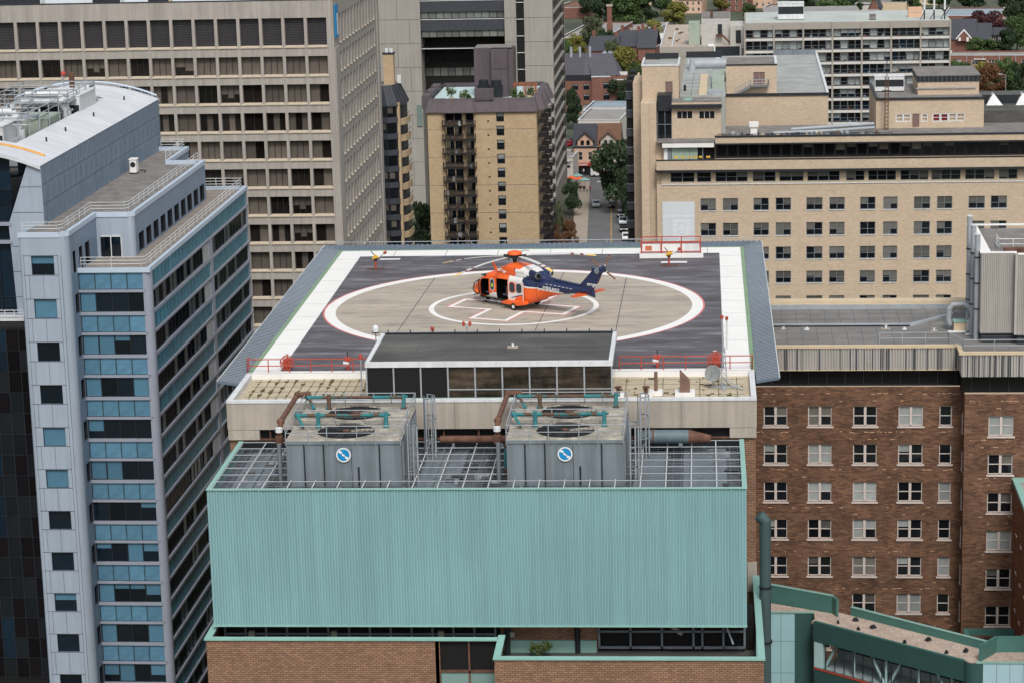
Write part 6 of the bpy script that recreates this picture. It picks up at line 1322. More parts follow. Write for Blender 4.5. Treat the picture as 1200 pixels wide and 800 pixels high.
for x, w in ((31.2, 1.15), (32.35, 1.15), (35.1, 1), (36.8, 1.2), (38.02, 1.2), (39.24, 1.2), (40.46, 1.24)): b.box(x, x+.14, 11.22, 11.34, -3.55, -2.3); b.box(x+w-.14, x+w, 11.22, 11.34, -3.55, -2.3); b.box(x+.14, x+w-.14, 11.22, 11.34, -3.55, -3.42); b.box(x+.14, x+w-.14, 11.22, 11.34, -2.42, -2.3); b.box(x+.14, x+w-.14, 11.24, 11.3, -2.95, -2.88)
b.box(33.8, 34.75, 11.3, 11.36, -4.4, -2.35, MATS['mauve_door']); b.build('white_windows', HB)
b = MB(mat('red_curtain', S(110, 28, 34), .8, .2)); b.box(36.95, 37.9, 11.38, 11.4, -3.4, -2.4); b.box(38.2, 39.1, 11.38, 11.4, -3.4, -2.4); b.build('red_curtain', HB)
b = MB(galv); b.box(34.6, 43.8, 16.18, 16.28, .9, 1.05); b.tube([(12, 4, -4), (22, 5.5, -3.9), (27.8, 8, -3.9)], .24, galv, 8); b.tube([(15, 7, -3.9), (27.8, 10, -3.6)], .28, galv, 8)
for i in range(30): x = 6+i*.75; b.box(x, x+rg.uniform(.2, .6), 1.5+rg.random()*3, 5, -4.5, -4.5+rg.uniform(.15, .7), rg.choice([rust, galv, dark, creamc]))
split(b, 'roof_pipes', HB, .8)
b = MB(galv); rail(b, [(4, .2, -4.45), (30, .2, -4.45)], .9, 1, .05, 1.8, dark); b.build('roof_guard', HB)
# right hand low roof with gable skylights
b = MB(membrane); b.box(44.7, 54, 16, 40, -4.5, -2.6); b.box(44.7, 54, 24, 24.3, -2.6, -1.2, dark); 
for x in (46, 50.6): b.add([(x, 22, -2.6), (x+2.6, 22, -2.6), (x+1.3, 23.9, -.9), (x+1.3, 26, -.9)], [(0, 1, 2), (0, 2, 3), (1, 3, 2)], whitem)
b.build('skylights', HB)
def onH(x, y, z): v = Matrix.Rotation(R_(-.8), 4, 'Z') @ Vector((x, y, z)); return (v.x+16.54, v.y+140, v.z)
ban = thing('wall_banner', 'large pale banner with faint vertical lettering on the buff brick wall', 'banner', onH(-4.5, -.12, -24), R_(-.8)); b = MB(mat('banner_pale', S(196, 202, 208), .7, .04)); b.box(0, 4.9, 0, .06, 0, 10.3); b.build('cloth', ban)
bt_ = mat('banner_letter', S(216, 220, 226), .7, .02)
for i, w_ in enumerate(('WHERE', 'INCREDIBLE', 'HAPPENS')): text(w_, 1.12, bt_, ban, (2.35+i*.95, -.012, 7.6), (R_(90), R_(-90), 0), 'lettering', .004, 'RIGHT', .95)
b = MB(bt_); b.box(.1, 4.8, -.015, 0, 8.0, 8.12); b.build('banner_rule', ban)
o = plant_box('rooftop_unit', 'white rooftop unit beside the top storey of the buff hospital', 'roof unit', onH(30.8, 22, -.08), R_(-.8), (4.6, 2.5, 2.4), whitem, True)
o = thing('lattice_aerial', 'thin rust brown lattice aerial standing before the right penthouse', 'mast', onH(29.7, 9.5, -4.5)); b = MB(rust)
for s in ((-.25, -.25), (.25, -.25), (.25, .25), (-.25, .25)): b.cyl((s[0], s[1], 0), (s[0], s[1], 8.2), .06, rust, 4)
for i in range(14): b.cyl((-.25, -.25, i*.58), (.25, -.25, i*.58+.5), .05, rust, 4); b.cyl((.25, -.25, i*.58), (-.25, -.25, i*.58+.5), .05, rust, 4)
b.build('lattice', o); b = MB(dark); b.cyl((0, 0, 8), (0, 0, 10.6), .06, dark, 5); b.box(-.7, .7, -.05, .05, 6, 6.1); b.build('antenna', o)
o = thing('roof_hood', 'white square hood vent at the middle of the hospital roof', 'vent', onH(9.4, 3.5, -4.5)); b = MB(white); b.box(-.5, .5, -.5, .5, 0, 1.6); b.build('shaft', o); b = MB(white); b.box(-.7, .7, -.7, .7, 1.6, 2.3); b.build('hood', o)
# balconied side of the hospital's left neighbour
NB = thing('balcony_stair', 'dark stack of side balconies on the left edge of the buff hospital', 'building', onH(-9.3, 12, 0), R_(-.8)); b = MB(beige); b.box(.1, .4, 0, 20, GZ, 2.2); b.build('wall', NB)
for k in range(18):
    z = 1.0-2.9*k; b = MB(sb)
    for y in (-1, 6, 13): b.box(-1.0, .1, y, y+3.6, z-.5, z+.7); b.box(-1.05, .1, y-.1, y+3.7, z+.7, z+.8, grey); b.box(-.95, .0, y+.2, y+3.2, z+.8, z+2.2, black)
    split(b, 'balcony', NB)
# ================================================================ white banded apartment slab
SL = thing('apartment_slab', 'long apartment slab with white balcony bands and pale flat roof', 'building', (74.61, 337, 0), R_(-.8)); slc = mat('slab_concrete', S(154, 148, 140), .9, .06); slw = mat('balcony_white', S(196, 194, 190), .8, .05)
b = MB(slc); b.box(-46.6, 0, -.1, 26, -8.0, -6.45)
for i in range(8): x = -46.6+i*6.63; b.box(x-.18, x+.18, -.35, 1.0, GZ, -6.46)
b.box(-46.5, -.1, 1.4, 26, GZ, -8); b.build('frame', SL); b = MB(mat('slab_roofing', S(172, 178, 174), .9, .15, .15, fine=.08)); b.box(-46.3, -.3, .3, 25.7, -6.45, -6.4); b.build('roof', SL)
for k in range(9): z = -9.55-2.78*k; b = MB(slw); b.box(-46.6, 0, -.28, .0, z-.98, z-.4); b.box(-46.6, 0, 0, .5, z-1.0, z-.8); b.build('balcony_band', SL)
it, rg = [], random.Random(17)
for k in range(9):
    z = -9.6-2.78*k
    for i in range(28):
        x = -46.3+i*1.655; r = rg.random(); cl = (i//4*3+k) % 5
        me, fr = win(1.56, 1.98, .1, .07, (), (.4,), grey, gdark if r < .7 else gblue, mat('pale_curtain', S(140, 146, 146), .7, .1, rnd=.3) if 'pale_curtain' not in MATS else MATS['pale_curtain'], (0 if cl < 3 and r < .75 else rg.choice([.6, 1., 1., 0]),)); it.append((me, (x, .5, z-.2), 0, [('frame', fr)]))
place(SL, it, 'window')
b = MB(dark); b.box(-46.3, 0, .3, .34, -8.05, -8.0)
for k in range(9):
    z = -9.55-2.78*k
    for i in range(14): x = -46+rg.random()*45; b.box(x, x+rg.uniform(.2, .6), .1, .4, z-.38, z+rg.uniform(-.1, .3), rg.choice([dark, grey, rust, curt]))
b.build('balcony_clutter', SL)
def onS(x, y, z): v = Matrix.Rotation(R_(-.8), 4, 'Z') @ Vector((x, y, z)); return (v.x+74.61, v.y+337, v.z)
o = plant_box('roof_cabin', 'pale two-part plant cabin with dark gap on the slab roof', 'roof unit', onS(-36, 8, -6.4), R_(-.8), (6, 4, 3.8), whitem, True)
o = plant_box('roof_cabin', 'small grey plant cabin near the middle of the slab roof edge', 'roof unit', onS(-17.5, 3, -6.4), R_(-.8), (1.4, 1.4, 1.2), gravel, False)
for i, x in enumerate((-5.9, -3.7, -1.3)):
    o = thing('cellular_antenna', ['leftmost of three tall antenna poles at the slab roof end', 'middle one of three tall antenna poles at the slab roof end', 'rightmost of three tall antenna poles at the slab roof end'][i], 'antenna', onS(x, 2, -6.4), 0, 'antenna poles on the slab roof'); b = MB(dark); b.cyl((0, 0, 0), (0, 0, 3), .16, dark, 6); b.cyl((-.9, 0, 0), (0, 0, 1.6), .08, dark, 5); b.build('pole', o); b = MB(whitem); b.box(-.2, .2, -.2, .2, 2.2, 8); b.build('panel', o)
o = thing('antenna_frame', 'peach coloured plant screen box beside the antenna poles', 'roof unit', onS(-7.5, 9, -6.4)); b = MB(mat('peach', S(206, 168, 140), .8, .05)); b.box(-1.6, 1.6, -1, 1, 0, 2.2); b.build('screen', o); b = MB(galv); b.box(-1.6, 1.6, -1.02, -1.0, 1.0, 1.1); b.build('rail', o)
# neighbour with white brick penthouse left of the slab
a0 = ground_at(773, 56, -12.3); NG = thing('low_block', 'low gravel-roofed block with white painted brick penthouse left of the slab', 'building', (a0.x, a0.y, 0), R_(-.8)); s_ = 5.05
b = MB(slc); b.box(0, 20.3, 0, 58, GZ, -12.9); b.box(0, 12.5, -.1, .3, -14.5, -12.2); b.box(0, .3, .31, 58, -12.9, -12.2, roofw); b.box(2.6, 2.9, 4, 40, -12.8, -12.4, roofw); b.box(12.9, 18.5, -.6, .2, -14.5, -12.3, dark); b.box(12.5, 12.9, -.9, 1, -14.5, -12.2, whitem); b.box(18.5, 18.9, -.9, 1, -14.5, -12.2, whitem); b.build('wall', NG)
b = MB(mat('tan_gravel', S(170, 158, 146), .95, .2, .4, fine=.2)); b.box(.3, 20, .3, 57.5, -12.9, -12.75); b.build('roof', NG)
wbr = brick('white_brick', S(190, 188, 184), S(178, 176, 172), S(160, 158, 154), .8, .35, .04, .05); b = MB(wbr); b.box(9.6, 16.3, 8, 24, -12.8, -6.6); b.box(16.31, 20.2, 6, 18, -12.8, -8.2); b.build('penthouse', NG)
b = MB(dark); b.box(13.4, 14.4, 7.9, 8, -10.2, -7.9); b.box(17.6, 18.8, 5.9, 6, -12.2, -9.2); b.build('penthouse_openings', NG); b = MB(rust); b.add([(13, 6.6, -10.2), (14.6, 6.6, -10.2), (17, 6.6, -12.6), (16.6, 6.6, -12.8), (14.4, 6.6, -10.6), (13, 6.6, -10.6)], [(0, 5, 4, 1), (1, 4, 3, 2)]); b.box(13, 14.6, 6.6, 7.9, -10.4, -10.25); b.build('fire_stair', NG)
b = MB(MATS['pale_green_unit']); b.box(6.6, 9.2, 8, 14, -12.7, -7.6); b.box(9.7, 16.2, 8.2, 23.8, -6.6, -6.4, gravel); b.cyl((11.2, 4, -12.7), (12.6, 4, -12.7), .6, whitem, 10); b.cyl((12.0, 8.2, -6.4), (12.0, 8.2, -4.5), .3, rust, 8)
for i in range(16): x = random.uniform(1, 9); y = random.uniform(2, 45); b.box(x, x+random.uniform(.3, 1.6), y, y+random.uniform(.4, 3), -12.75, -12.5, random.choice([dark, rust, creamc, galv]))
split(b, 'roof_plant', NG, .5)
# ================================================================ ground and street
gm = mat('ground_mix', S(72, 78, 64), .95, .45, .05, fine=.2); road = mat('asphalt', S(98, 98, 100), .9, .12, .15, fine=.08); walk = mat('pavement', S(150, 140, 128), .9, .1, .3); soil = mat('planting_soil', S(60, 54, 46), 1, .3, .6)
b = MB(gm); b.quad((-900, -500, GZ-.02), (1100, -500, GZ-.02), (1100, 2600, GZ-.02), (-900, 2600, GZ-.02)); struct('ground', b)
def sk(y): return -2.9-(y-311)*.035
def strip(mb, y0, y1, a, c, z0, z1, m=None):
    mb.prism([(sk(y0)+a, y0), (sk(y0)+c, y0), (sk(y1)+c, y1), (sk(y1)+a, y1)], z0, z1, m)
b = MB(road); strip(b, 60, 396, -4.75, 4.75, GZ-.01, GZ+.004); b.box(-120, 200, 396, 407, GZ-.01, GZ+.004); struct('road', b)
b = MB(mat('road_yellow', S(190, 150, 60), .8, .3)); strip(b, 240, 380, .55, .72, GZ+.004, GZ+.012); strip(b, 384, 392, -4.4, 4.4, GZ+.004, GZ+.01, white) if False else None; struct('road_marking', b)
b = MB(walk); strip(b, 60, 395.9, -8.2, -4.76, GZ, GZ+.14); strip(b, 60, 395.9, 4.76, 7.5, GZ, GZ+.14); b.box(-120, 200, 407.01, 410, GZ, GZ+.14); b.box(-120, sk(396)-4.8, 390, 395.9, GZ, GZ+.13); struct('pavement', b)
b = MB(soil); strip(b, 60, 345, -12.5, -8.3, GZ, GZ+.3); struct('planting_bed', b)
def ppm(P): return FPX/((P-CW).dot(F))
# ---------------------------------------------------------------- trees
LEAF = {'green': mat('leaf_green', S(70, 92, 50), .9, .35, .35, rnd=.2), 'dark': mat('leaf_dark', S(50, 68, 44), .9, .35, .35, rnd=.2), 'yellow': mat('leaf_yellow', S(124, 122, 58), .9, .3, .35, rnd=.15), 'maroon': mat('leaf_maroon', S(72, 40, 42), .9, .35, .35), 'rust': mat('leaf_rust', S(110, 78, 54), .9, .35, .4), 'grey': mat('leaf_grey', S(84, 92, 66), .9, .3, .35, rnd=.2)}
bark = mat('bark', S(80, 68, 58), .95, .2, 1.)
TM = {}
def treemesh(kind, v):
    if (kind, v) in TM: return TM[(kind, v)]
    rg = random.Random(hash((len(kind), v))*1+v*13+sum(map(ord, kind))); c = MB(LEAF[kind]); t = MB(bark); cl = []
    for i in range(26):
        a = rg.random()*6.283; r = math.sqrt(rg.random())*.38; z = rg.uniform(.26, .9); r *= 1.15-abs(z-.55)*1.1
        cl.append((r*math.cos(a), r*math.sin(a), z, rg.uniform(.1, .19)))
    for x, y, z, s in cl: leafball(c, (x, y, z), s, s, s*.75, 230, .032, None, rg)
    t.cyl((0, 0, 0), (.01, 0, .4), .028, bark, 8, .018)
    for x, y, z, s in cl[:9]: t.cyl((.005, 0, .25+.1*rg.random()), (x, y, z), .012, bark, 5, .004)
    TM[(kind, v)] = (c.mesh('crown'), t.mesh('trunk')); return TM[(kind, v)]
def tree(px, pb, pt, wpx, kind, label, group=None, v=0):
    P = ground_at(px, pb); s = ppm(P); h = (pb-pt)/s/.98; w = wpx/s/.95; o = link('tree', None, None, P, random.random()*6.28); o.scale = (w, w, h); tag(o, label, 'tree', group)
    cm, tm = treemesh(kind, v); link('crown', cm, o); link('trunk', tm, o); return o
G1, G2, G3 = 'street trees by the narrow road', 'garden trees behind the brick flats', 'trees beyond the apartment slab'
for a in ((722, 250, 166, 60, 'dark', 'large dark street tree overhanging the right side of the narrow road', G1, 0), (738, 264, 200, 30, 'dark', 'slim dark tree squeezed beside the hospital balconies', G1, 1), (670, 254, 210, 26, 'dark', 'dark bushy tree on the left pavement by the parasols', G1, 2),
          (672, 152, 104, 22, 'dark', 'dark tree at the foot of the concrete tower, left of the twin gables', G1, 1), (727, 134, 93, 30, 'dark', 'round dark tree in front of the brick flats at their right end', G1, 0), (667, 300, 258, 22, 'rust', 'rust coloured tree beside the planting bed', G1, 2), (650, 318, 262, 26, 'rust', 'rust coloured tree at the foot of the balconies', G1, 0), (655, 275, 235, 14, 'grey', 'thin greyish tree between balconies and concrete tower', G1, 1),
          (493, 316, 236, 40, 'dark', 'dark tree in the gap between bay tower and yellow block', G1, 1),
          (734, 104, 52, 36, 'yellow', 'yellow-green tree filling the gap right of the brick flats', G2, 0), (745, 114, 70, 24, 'green', 'green tree against the balconied hospital edge', G2, 2), (718, 88, 46, 24, 'grey', 'grey-green tree behind the brick flats', G2, 1), (676, 70, 40, 24, 'yellow', 'yellow tree behind the left chimneys of the brick flats', G2, 2), (664, 74, 46, 14, 'green', 'green tree half hidden by the concrete tower', G2, 0),
          (697, 62, 17, 32, 'grey', 'grey-green tree in front of the big flat roof', G2, 1), (710, 64, 36, 22, 'dark', 'dark tree left of the tall brick chimney foot', G2, 0), (731, 58, 38, 20, 'rust', 'brownish tree right of the tall brick chimney foot', G2, 2),
          (712, 34, -6, 40, 'dark', 'broad dark tree left above the tall chimney', G2, 0), (738, 36, -10, 52, 'green', 'broadest green tree at the top centre of the view', G2, 1), (757, 30, -6, 36, 'dark', 'dark tree at top centre, right of the broadest one', G2, 2), (690, 22, -10, 30, 'dark', 'dark tree at the top edge beside the concrete tower', G2, 0),
          (764, 50, 22, 24, 'yellow', 'small yellow-green tree left of the low gravel-roofed block', G2, 0), (790, 34, 2, 34, 'yellow', 'yellow-green tree behind the low gravel-roofed block', G2, 1), (775, 20, -14, 26, 'green', 'green tree at the top edge above the gravel roof', G2, 2), (845, 14, -10, 26, 'yellow', 'pale yellow tree at the top edge above the painted penthouse', G2, 0), (878, 24, 4, 18, 'green', 'small green tree right of the painted penthouse', G2, 1),
          (978, 26, -4, 44, 'green', 'wide green tree showing above the slab roof', G3, 0), (1000, 22, -2, 26, 'dark', 'dark tree right of the wide one above the slab roof', G3, 1), (944, 18, -12, 34, 'dark', 'dark tree behind the plant cabin of the slab', G3, 2), (1058, 18, -6, 30, 'dark', 'dark tree above the right part of the slab roof', G3, 0), (1072, 16, 0, 18, 'green', 'small green tree left of the antenna poles', G3, 1),
          (1154, 54, 14, 50, 'maroon', 'large maroon tree behind the dark roofed houses', G3, 0), (1178, 52, 22, 28, 'maroon', 'smaller maroon tree right of the large maroon one', G3, 1), (1126, 48, 22, 22, 'dark', 'dark green tree beside the end of the slab roof', G3, 2), (1194, 40, 0, 40, 'dark', 'tall dark tree at the right picture edge near the top', G3, 0), (1192, 62, 18, 34, 'green', 'green tree at the right picture edge above the long brick row', G3, 1), (1180, 66, 34, 30, 'dark', 'dark tree with pale house behind it near the right edge', G3, 2),
          (1150, 68, 44, 36, 'green', 'low green tree in front of the dark gabled roofs', G3, 0), (1168, 66, 50, 30, 'grey', 'low grey-green tree between gables and long brick row', G3, 1), (1125, 60, 42, 20, 'rust', 'rusty low tree below the white gabled house', G3, 2), (1186, 14, -16, 40, 'dark', 'dark tree at the very top right corner', G3, 0), (1136, 12, -14, 40, 'dark', 'dark tree behind the red warehouse roof', G3, 1), (1100, 12, -14, 30, 'green', 'green tree at the top edge behind the antenna poles', G3, 2),
          (1122, 112, 70, 34, 'green', 'green tree touching the right end of the apartment slab', G3, 0), (1144, 118, 72, 34, 'yellow', 'yellow-green tree below the long brick row', G3, 1), (1160, 124, 76, 36, 'rust', 'brownish green tree behind the lamp posts', G3, 2), (1182, 122, 68, 40, 'green', 'large green tree below the right end of the long brick row', G3, 0), (1198, 128, 72, 32, 'dark', 'dark tree at the right picture edge below the brick row', G3, 1), (1130, 130, 92, 26, 'dark', 'small dark tree behind the right hospital penthouse', G3, 2)):
    tree(*a)
# ---------------------------------------------------------------- houses and low blocks
slate = mat('slate_roof', S(62, 64, 72), .8, .12, .8, fine=.1); shing = mat('brown_shingle', S(112, 84, 68), .9, .15, .8); asr = mat('grey_flat_roof', S(140, 138, 136), .9, .12, .2); pinkw = mat('pink_render', S(204, 172, 150), .9, .08); grw = mat('grey_render', S(198, 192, 186), .9, .08); lbl = mat('pale_blue_roof', S(136, 150, 160), .8, .1, .2); metr = mat('seamed_metal_roof', S(78, 76, 84), .5, .1, .5)
def block(pl, pr, pb, zt, depth, wallm, roofm, name, label, cat='building', wins=None, par=.5, group=None):
    A = ground_at(pl, pb); B = ground_at(pr, pb); w = (B-A).length; o = thing(name, label, cat, A, math.atan2(B.y-A.y, B.x-A.x), group); h = zt
    hs_ = []
    if wins:
        nx, rows_, ww, wh_ = wins
        for z in rows_:
            for i in range(nx): x = (i+.5)*w/nx; hs_.append((x-ww/2, x+ww/2, z, z+wh_))
    b = MB(wallm); wall(b, front(0), 0, w, 0, h, hs_, .25); b.quad((w, 0, 0), (w, depth, 0), (w, depth, h), (w, 0, h)); b.quad((0, depth, 0), (0, 0, 0), (0, 0, h), (0, depth, h)); b.quad((w, depth, 0), (0, depth, 0), (0, depth, h), (w, depth, h)); b.build('wall', o)
    b = MB(roofm); b.box(.2, w-.2, .2, depth-.2, h-par-.2, h-par)
    b.box(-.1, w+.1, -.1, .25, h, h+.15, whitem); b.box(-.1, .25, .251, depth, h, h+.15, whitem); b.box(w-.25, w+.1, .251, depth, h, h+.15, whitem); b.build('roof', o)
    for q in hs_:
        me, fr = win(q[1]-q[0], q[3]-q[2], .15, .14, (.5,) if q[1]-q[0] > 1.5 else (), (.5,), pwhite, gdark, blindw, (random.choice([0, .5]),)); c = link('window', me, o, (q[0], .02, q[2])); link('frame', fr, c)
    return o, w
def gable_roof(o, w, d, h, rh, m, axis='x', ov=.4, x0=0, name='roof'):
    b = MB(m)
    if axis == 'x': P = [(-ov, h-.15), (d/2, h+rh), (d+ov, h-.15), (d+ov, h-.4), (d/2, h+rh-.3), (-ov, h-.4)]; b.ext(P, 'x', x0-ov, x0+w+ov)
    else: P = [(x0-ov, h-.15), (x0+w/2, h+rh), (x0+w+ov, h-.15), (x0+w+ov, h-.4), (x0+w/2, h+rh-.3), (x0-ov, h-.4)]; b.ext(P, 'y', -ov, d+ov)
    return b.build(name, o)
# brick flats with dark seamed roofs
P = ground_at(663, 134); o = thing('brick_flats', 'four storey red brick flats with two dark seamed metal roofs', 'building', P, R_(-1)); s = ppm(P); w1 = 31/s*1.0; w2 = 41/s
hs_ = [(2.2, 4, z, z+1.9) for z in (1, 4.2, 7.4)]+[(5.6, 7.4, z, z+1.9) for z in (1, 4.2, 7.4)]+[(w1+3.6, w1+5.6, z, z+2.0) for z in (1, 4.4, 7.8)]
b = MB(redb); wall(b, front(0), 0, w1, 0, 10.2, [q for q in hs_ if q[1] < w1], .25); wall(b, front(-1.2), w1+.02, w1+w2, 0, 11.6, [q for q in hs_ if q[1] > w1], .25); b.quad((w1+w2, -1.2, 0), (w1+w2, 14, 0), (w1+w2, 14, 11.6), (w1+w2, -1.2, 11.6)); b.box(w1+w2-3.4, w1+w2, -1.19, 6, 11.6, 11.61); b.build('wall', o)
b = MB(metr); x1 = w1+5.6
b.add([(-1, -.1, 12), (w1, -.1, 12), (w1-2, 7, 18), (-1, 7, 18)], [(0, 1, 2, 3)]); b.add([(w1, -.1, 12), (w1, 12, 12), (w1-2, 7, 18)], [(0, 1, 2)]); b.add([(w1+.1, -1.3, 11.9), (w1+8.8, -1.3, 11.9), (w1+6, 7, 17.8), (w1-2.2, 7, 17.8)], [(0, 1, 2, 3)]); b.add([(w1+8.8, -1.3, 11.9), (w1+8.8, 13, 11.9), (w1+6, 7, 17.8)], [(0, 1, 2)]); b.box(-1, w1, -.05, .3, 10.2, 12, dark)
for i in range(18): x = -.8+i*.5; b.cyl((x, -.12, 12.02), (max(-1, x-.0), 7, 18.02), .05, dark, 4) if x < w1-2 else None
b.build('roof', o); b = MB(whitem); b.box(w1, w1+5.8, -1.35, -1.1, 11.4, 11.75); b.box(w1+5.8, w1+w2+.1, -1.35, -1.1, 10.4, 10.75); b.box(w1+w2-3.2, w1+w2+.1, 2.2, 2.5, 11.6, 12.6); b.box(4.6, w1-.2, -.3, 0, 0, 2.2, beamc); b.build('trim', o)
for q in hs_: yy = 0 if q[1] < w1 else -1.2; me, fr = win(q[1]-q[0], q[3]-q[2], .15, .14, (.5,), (), dark, gdark, blindw, (.3, .3)); c = link('window', me, o, (q[0], yy+.02, q[2])); link('frame', fr, c)
b = MB(galv)
for x in (1.6, 4.3, 7.4): b.cyl((x, 6, 15), (x, 6, 20), .45, galv, 8)
b.cyl((10, 8, 16), (12.5, 8, 17.8), .9, galv, 8); b.cyl((13, 9, 16), (13.8, 9, 18), .8, galv, 8); b.build('roof_vents', o)
# twin gabled shops
P = ground_at(673, 206); s = ppm(P); o = thing('gabled_shops', 'pair of Victorian gabled shops with red signboard facing the end of the road', 'building', P, R_(-1)); w = 54/s; hw_ = w/2; H_ = 7.6
hs_ = [(1.2, 2.3, 4, 6.2), (3.7, 4.8, 4, 6.2), (hw_+1.3, hw_+2.4, 4, 6), (hw_+3.6, hw_+4.7, 4, 6)]
b = MB(pinkw); wall(b, front(0), 0, hw_, 3.2, H_, hs_[:2], .2); wall(b, front(0), hw_+.01, w, 3.2, H_, hs_[2:], .2, grw); b.quad((w, 0, 0), (w, 12, 0), (w, 12, H_), (w, 0, H_), grw); b.quad((0, 12, 0), (0, 0, 0), (0, 0, H_), (0, 12, H_)); b.box(.1, w-.1, .3, 12, 0, 3.2, dark)
for x0, m in ((1.0, pinkw), (hw_+1.0, grw)): b.ext([(x0, H_), (x0+4, H_), (x0+4, H_+1.6), (x0+2, H_+3.3), (x0, H_+1.6)], 'y', -.02, 3, m)
b.build('wall', o); b = MB(slate); b.ext([(-.4, H_-.1), (6, H_+5.2), (12.4, H_-.1), (12, H_-.5), (0, H_-.5)], 'x', -.3, hw_-.05); b.build('roof', o); b = MB(shing); b.ext([(-.4, H_-.1), (6, H_+5.2), (12.4, H_-.1), (12, H_-.5), (0, H_-.5)], 'x', hw_+.05, w+.3); b.build('roof', o)
for x0, m in ((1.0, slate), (hw_+1.0, shing)):
    b = MB(m); b.ext([(x0-.4, H_+1.3), (x0+2, H_+3.5), (x0+4.4, H_+1.3), (x0+4.4, H_+1.6), (x0+2, H_+3.85), (x0-.4, H_+1.6)], 'y', -.5, 5); b.build('dormer_roof', o)
    q = MB(gdark); q.box(x0+.8, x0+1.7, -.05, -.03, H_+.3, H_+1.6); q.box(x0+2.3, x0+3.2, -.05, -.03, H_+.3, H_+1.6); q.box(x0+.7, x0+3.3, -.08, -.04, H_+.15, H_+.3, pwhite); q.build('dormer_window', o)
for q in hs_: me, fr = win(q[1]-q[0], q[3]-q[2], .12, .12, (), (.5,), pwhite, gdark); c = link('window', me, o, (q[0], .02, q[2])); link('frame', fr, c)
sgn = mat('shop_red', S(170, 34, 38), .5, .1); b = MB(sgn); b.box(.2, hw_-.1, -.35, -.05, 2.5, 3.3); b.box(.9, 3.6, -.38, -.35, 2.68, 3.12, pwhite); b.build('signboard', o); b = MB(gdark)
for x in (.4, 2.2, 4.2, hw_+.4, hw_+2.4, hw_+4.2): b.box(x, x+1.5, .1, .2, .4, 2.3)
b.build('shop_window', o); b = MB(dark); b.box(hw_, w, -.25, .0, 2.4, 3.4); b.box(0, w, -.2, .25, 0, .4); b.build('shop_front', o)
block(678, 727, 172, 7.5, 26, grw, asr, 'flat_roofed_block', 'grey rendered block with flat roof just behind the gabled shops')
block(684, 734, 156, 6.5, 22, lbl, lbl, 'flat_roofed_block', 'pale blue flat-roofed block between the shops and the brick flats')
block(648, 672, 214, 6.5, 14, grw, asr, 'corner_shop', 'pale corner building left of the gabled shops', wins=(2, (3.6,), 1.4, 1.6))
block(655, 708, 62, 5.4, 62, redb, asr, 'brick_workshop', 'low red brick workshop with large flat grey roof', wins=(4, (2,), 3, 1.2)); 
block(650, 686, 22, 4.5, 30, redb, shing, 'brick_shed', 'red brick shed at the top edge beside the concrete tower')
P = ground_at(715, 60); o = thing('factory_chimney', 'tall square red brick chimney', 'chimney', P); s = ppm(P); b = MB(redb); h = 52/s; n = 4; b.box(-1.1, 1.1, -1.1, 1.1, 0, h*.6); b.box(-.9, .9, -.9, .9, h*.6, h); b.build('shaft', o); b = MB(beamc); b.box(-1.15, 1.15, -1.15, 1.15, h, h+.7); b.build('cap', o)
for pl, pr, pb, h, rh, d, lb in ((690, 722, 76, 5, 4.5, 14, 'long dark slate roof left behind the brick flats'), (724, 748, 74, 6, 5, 12, 'dark slate roof with brick chimneys right behind the brick flats'), (748, 768, 76, 6, 6, 12, 'dark slate roofed house at the corner of the gravel-roofed block')):
    o, w = block(pl, pr, pb, h, d, redb, slate, 'slate_roofed_house', lb, 'house', group='slate roofed houses'); gable_roof(o, w, d, h+.2, rh, slate); q = MB(redb); q.box(.3, 1.3, d/2-.6, d/2+.6, h, h+rh+2); q.box(w-1.3, w-.3, d/2-.6, d/2+.6, h, h+rh+1.6); q.build('chimney', o)
block(722, 772, 44, 3.6, 24, beamc, asr, 'parking_deck', 'grey parking deck behind the slate roofs', 'building'); block(752, 776, 58, 4, 20, grw, whitem, 'white_roofed_shed', 'shed with bright white roof beside the gravel-roofed block')
# right background
o, w = block(1113, 1230, 92, 7.6, 14, redb, asr, 'brick_row', 'long two storey red brick row with pale flat roof', wins=(6, (4.6, 1.4), 2.2, 1.6)); q = MB(whitem); q.box(w*.24, w*.36, -1.0, .1, 6.3, 6.5); q.build('awning', o); q = MB(galv)
for i in range(7): q.box(i*w/6.1, i*w/6.1+.2, -.2, -.01, 0, 7.4)
q.box(0, w, -.3, -.01, 3.5, 3.9, shing); q.build('downpipe', o)
block(1105, 1172, 40, 7, 34, redb, lbl, 'brick_warehouse', 'large red brick warehouse with pale metal roof'); o, w = block(1166, 1190, 40, 5, 20, mat('salmon_roof', S(176, 104, 96), .8, .1), asr, 'salmon_walled_house', 'salmon coloured building beside the warehouse', 'house')
o, w = block(1108, 1142, 66, 6, 13, redb, slate, 'gabled_house', 'house with steep dark roof and white trimmed brick gable', 'house'); gable_roof(o, w, 13, 6.2, 6.5, slate)
b = MB(redb); b.ext([(4.2, 5.5), (8.8, 5.5), (8.8, 6.6), (6.5, 9.2), (4.2, 6.6)], 'y', -1.6, 3); b.build('gable', o); b = MB(white); b.ext([(3.7, 6.0), (6.5, 9.2), (9.3, 6.0), (9.3, 6.6), (6.5, 9.9), (3.7, 6.6)], 'y', -1.9, -1.5); b.box(4.6, 5.4, -1.66, -1.6, 5.6, 6.8); b.box(7.4, 8.2, -1.66, -1.6, 5.4, 6.9); b.build('white_trim', o)
o, w = block(1136, 1160, 66, 6, 13, redb, slate, 'gabled_house', 'plain dark roofed house right of the white trimmed gable', 'house'); gable_roof(o, w, 13, 6.2, 5, slate)
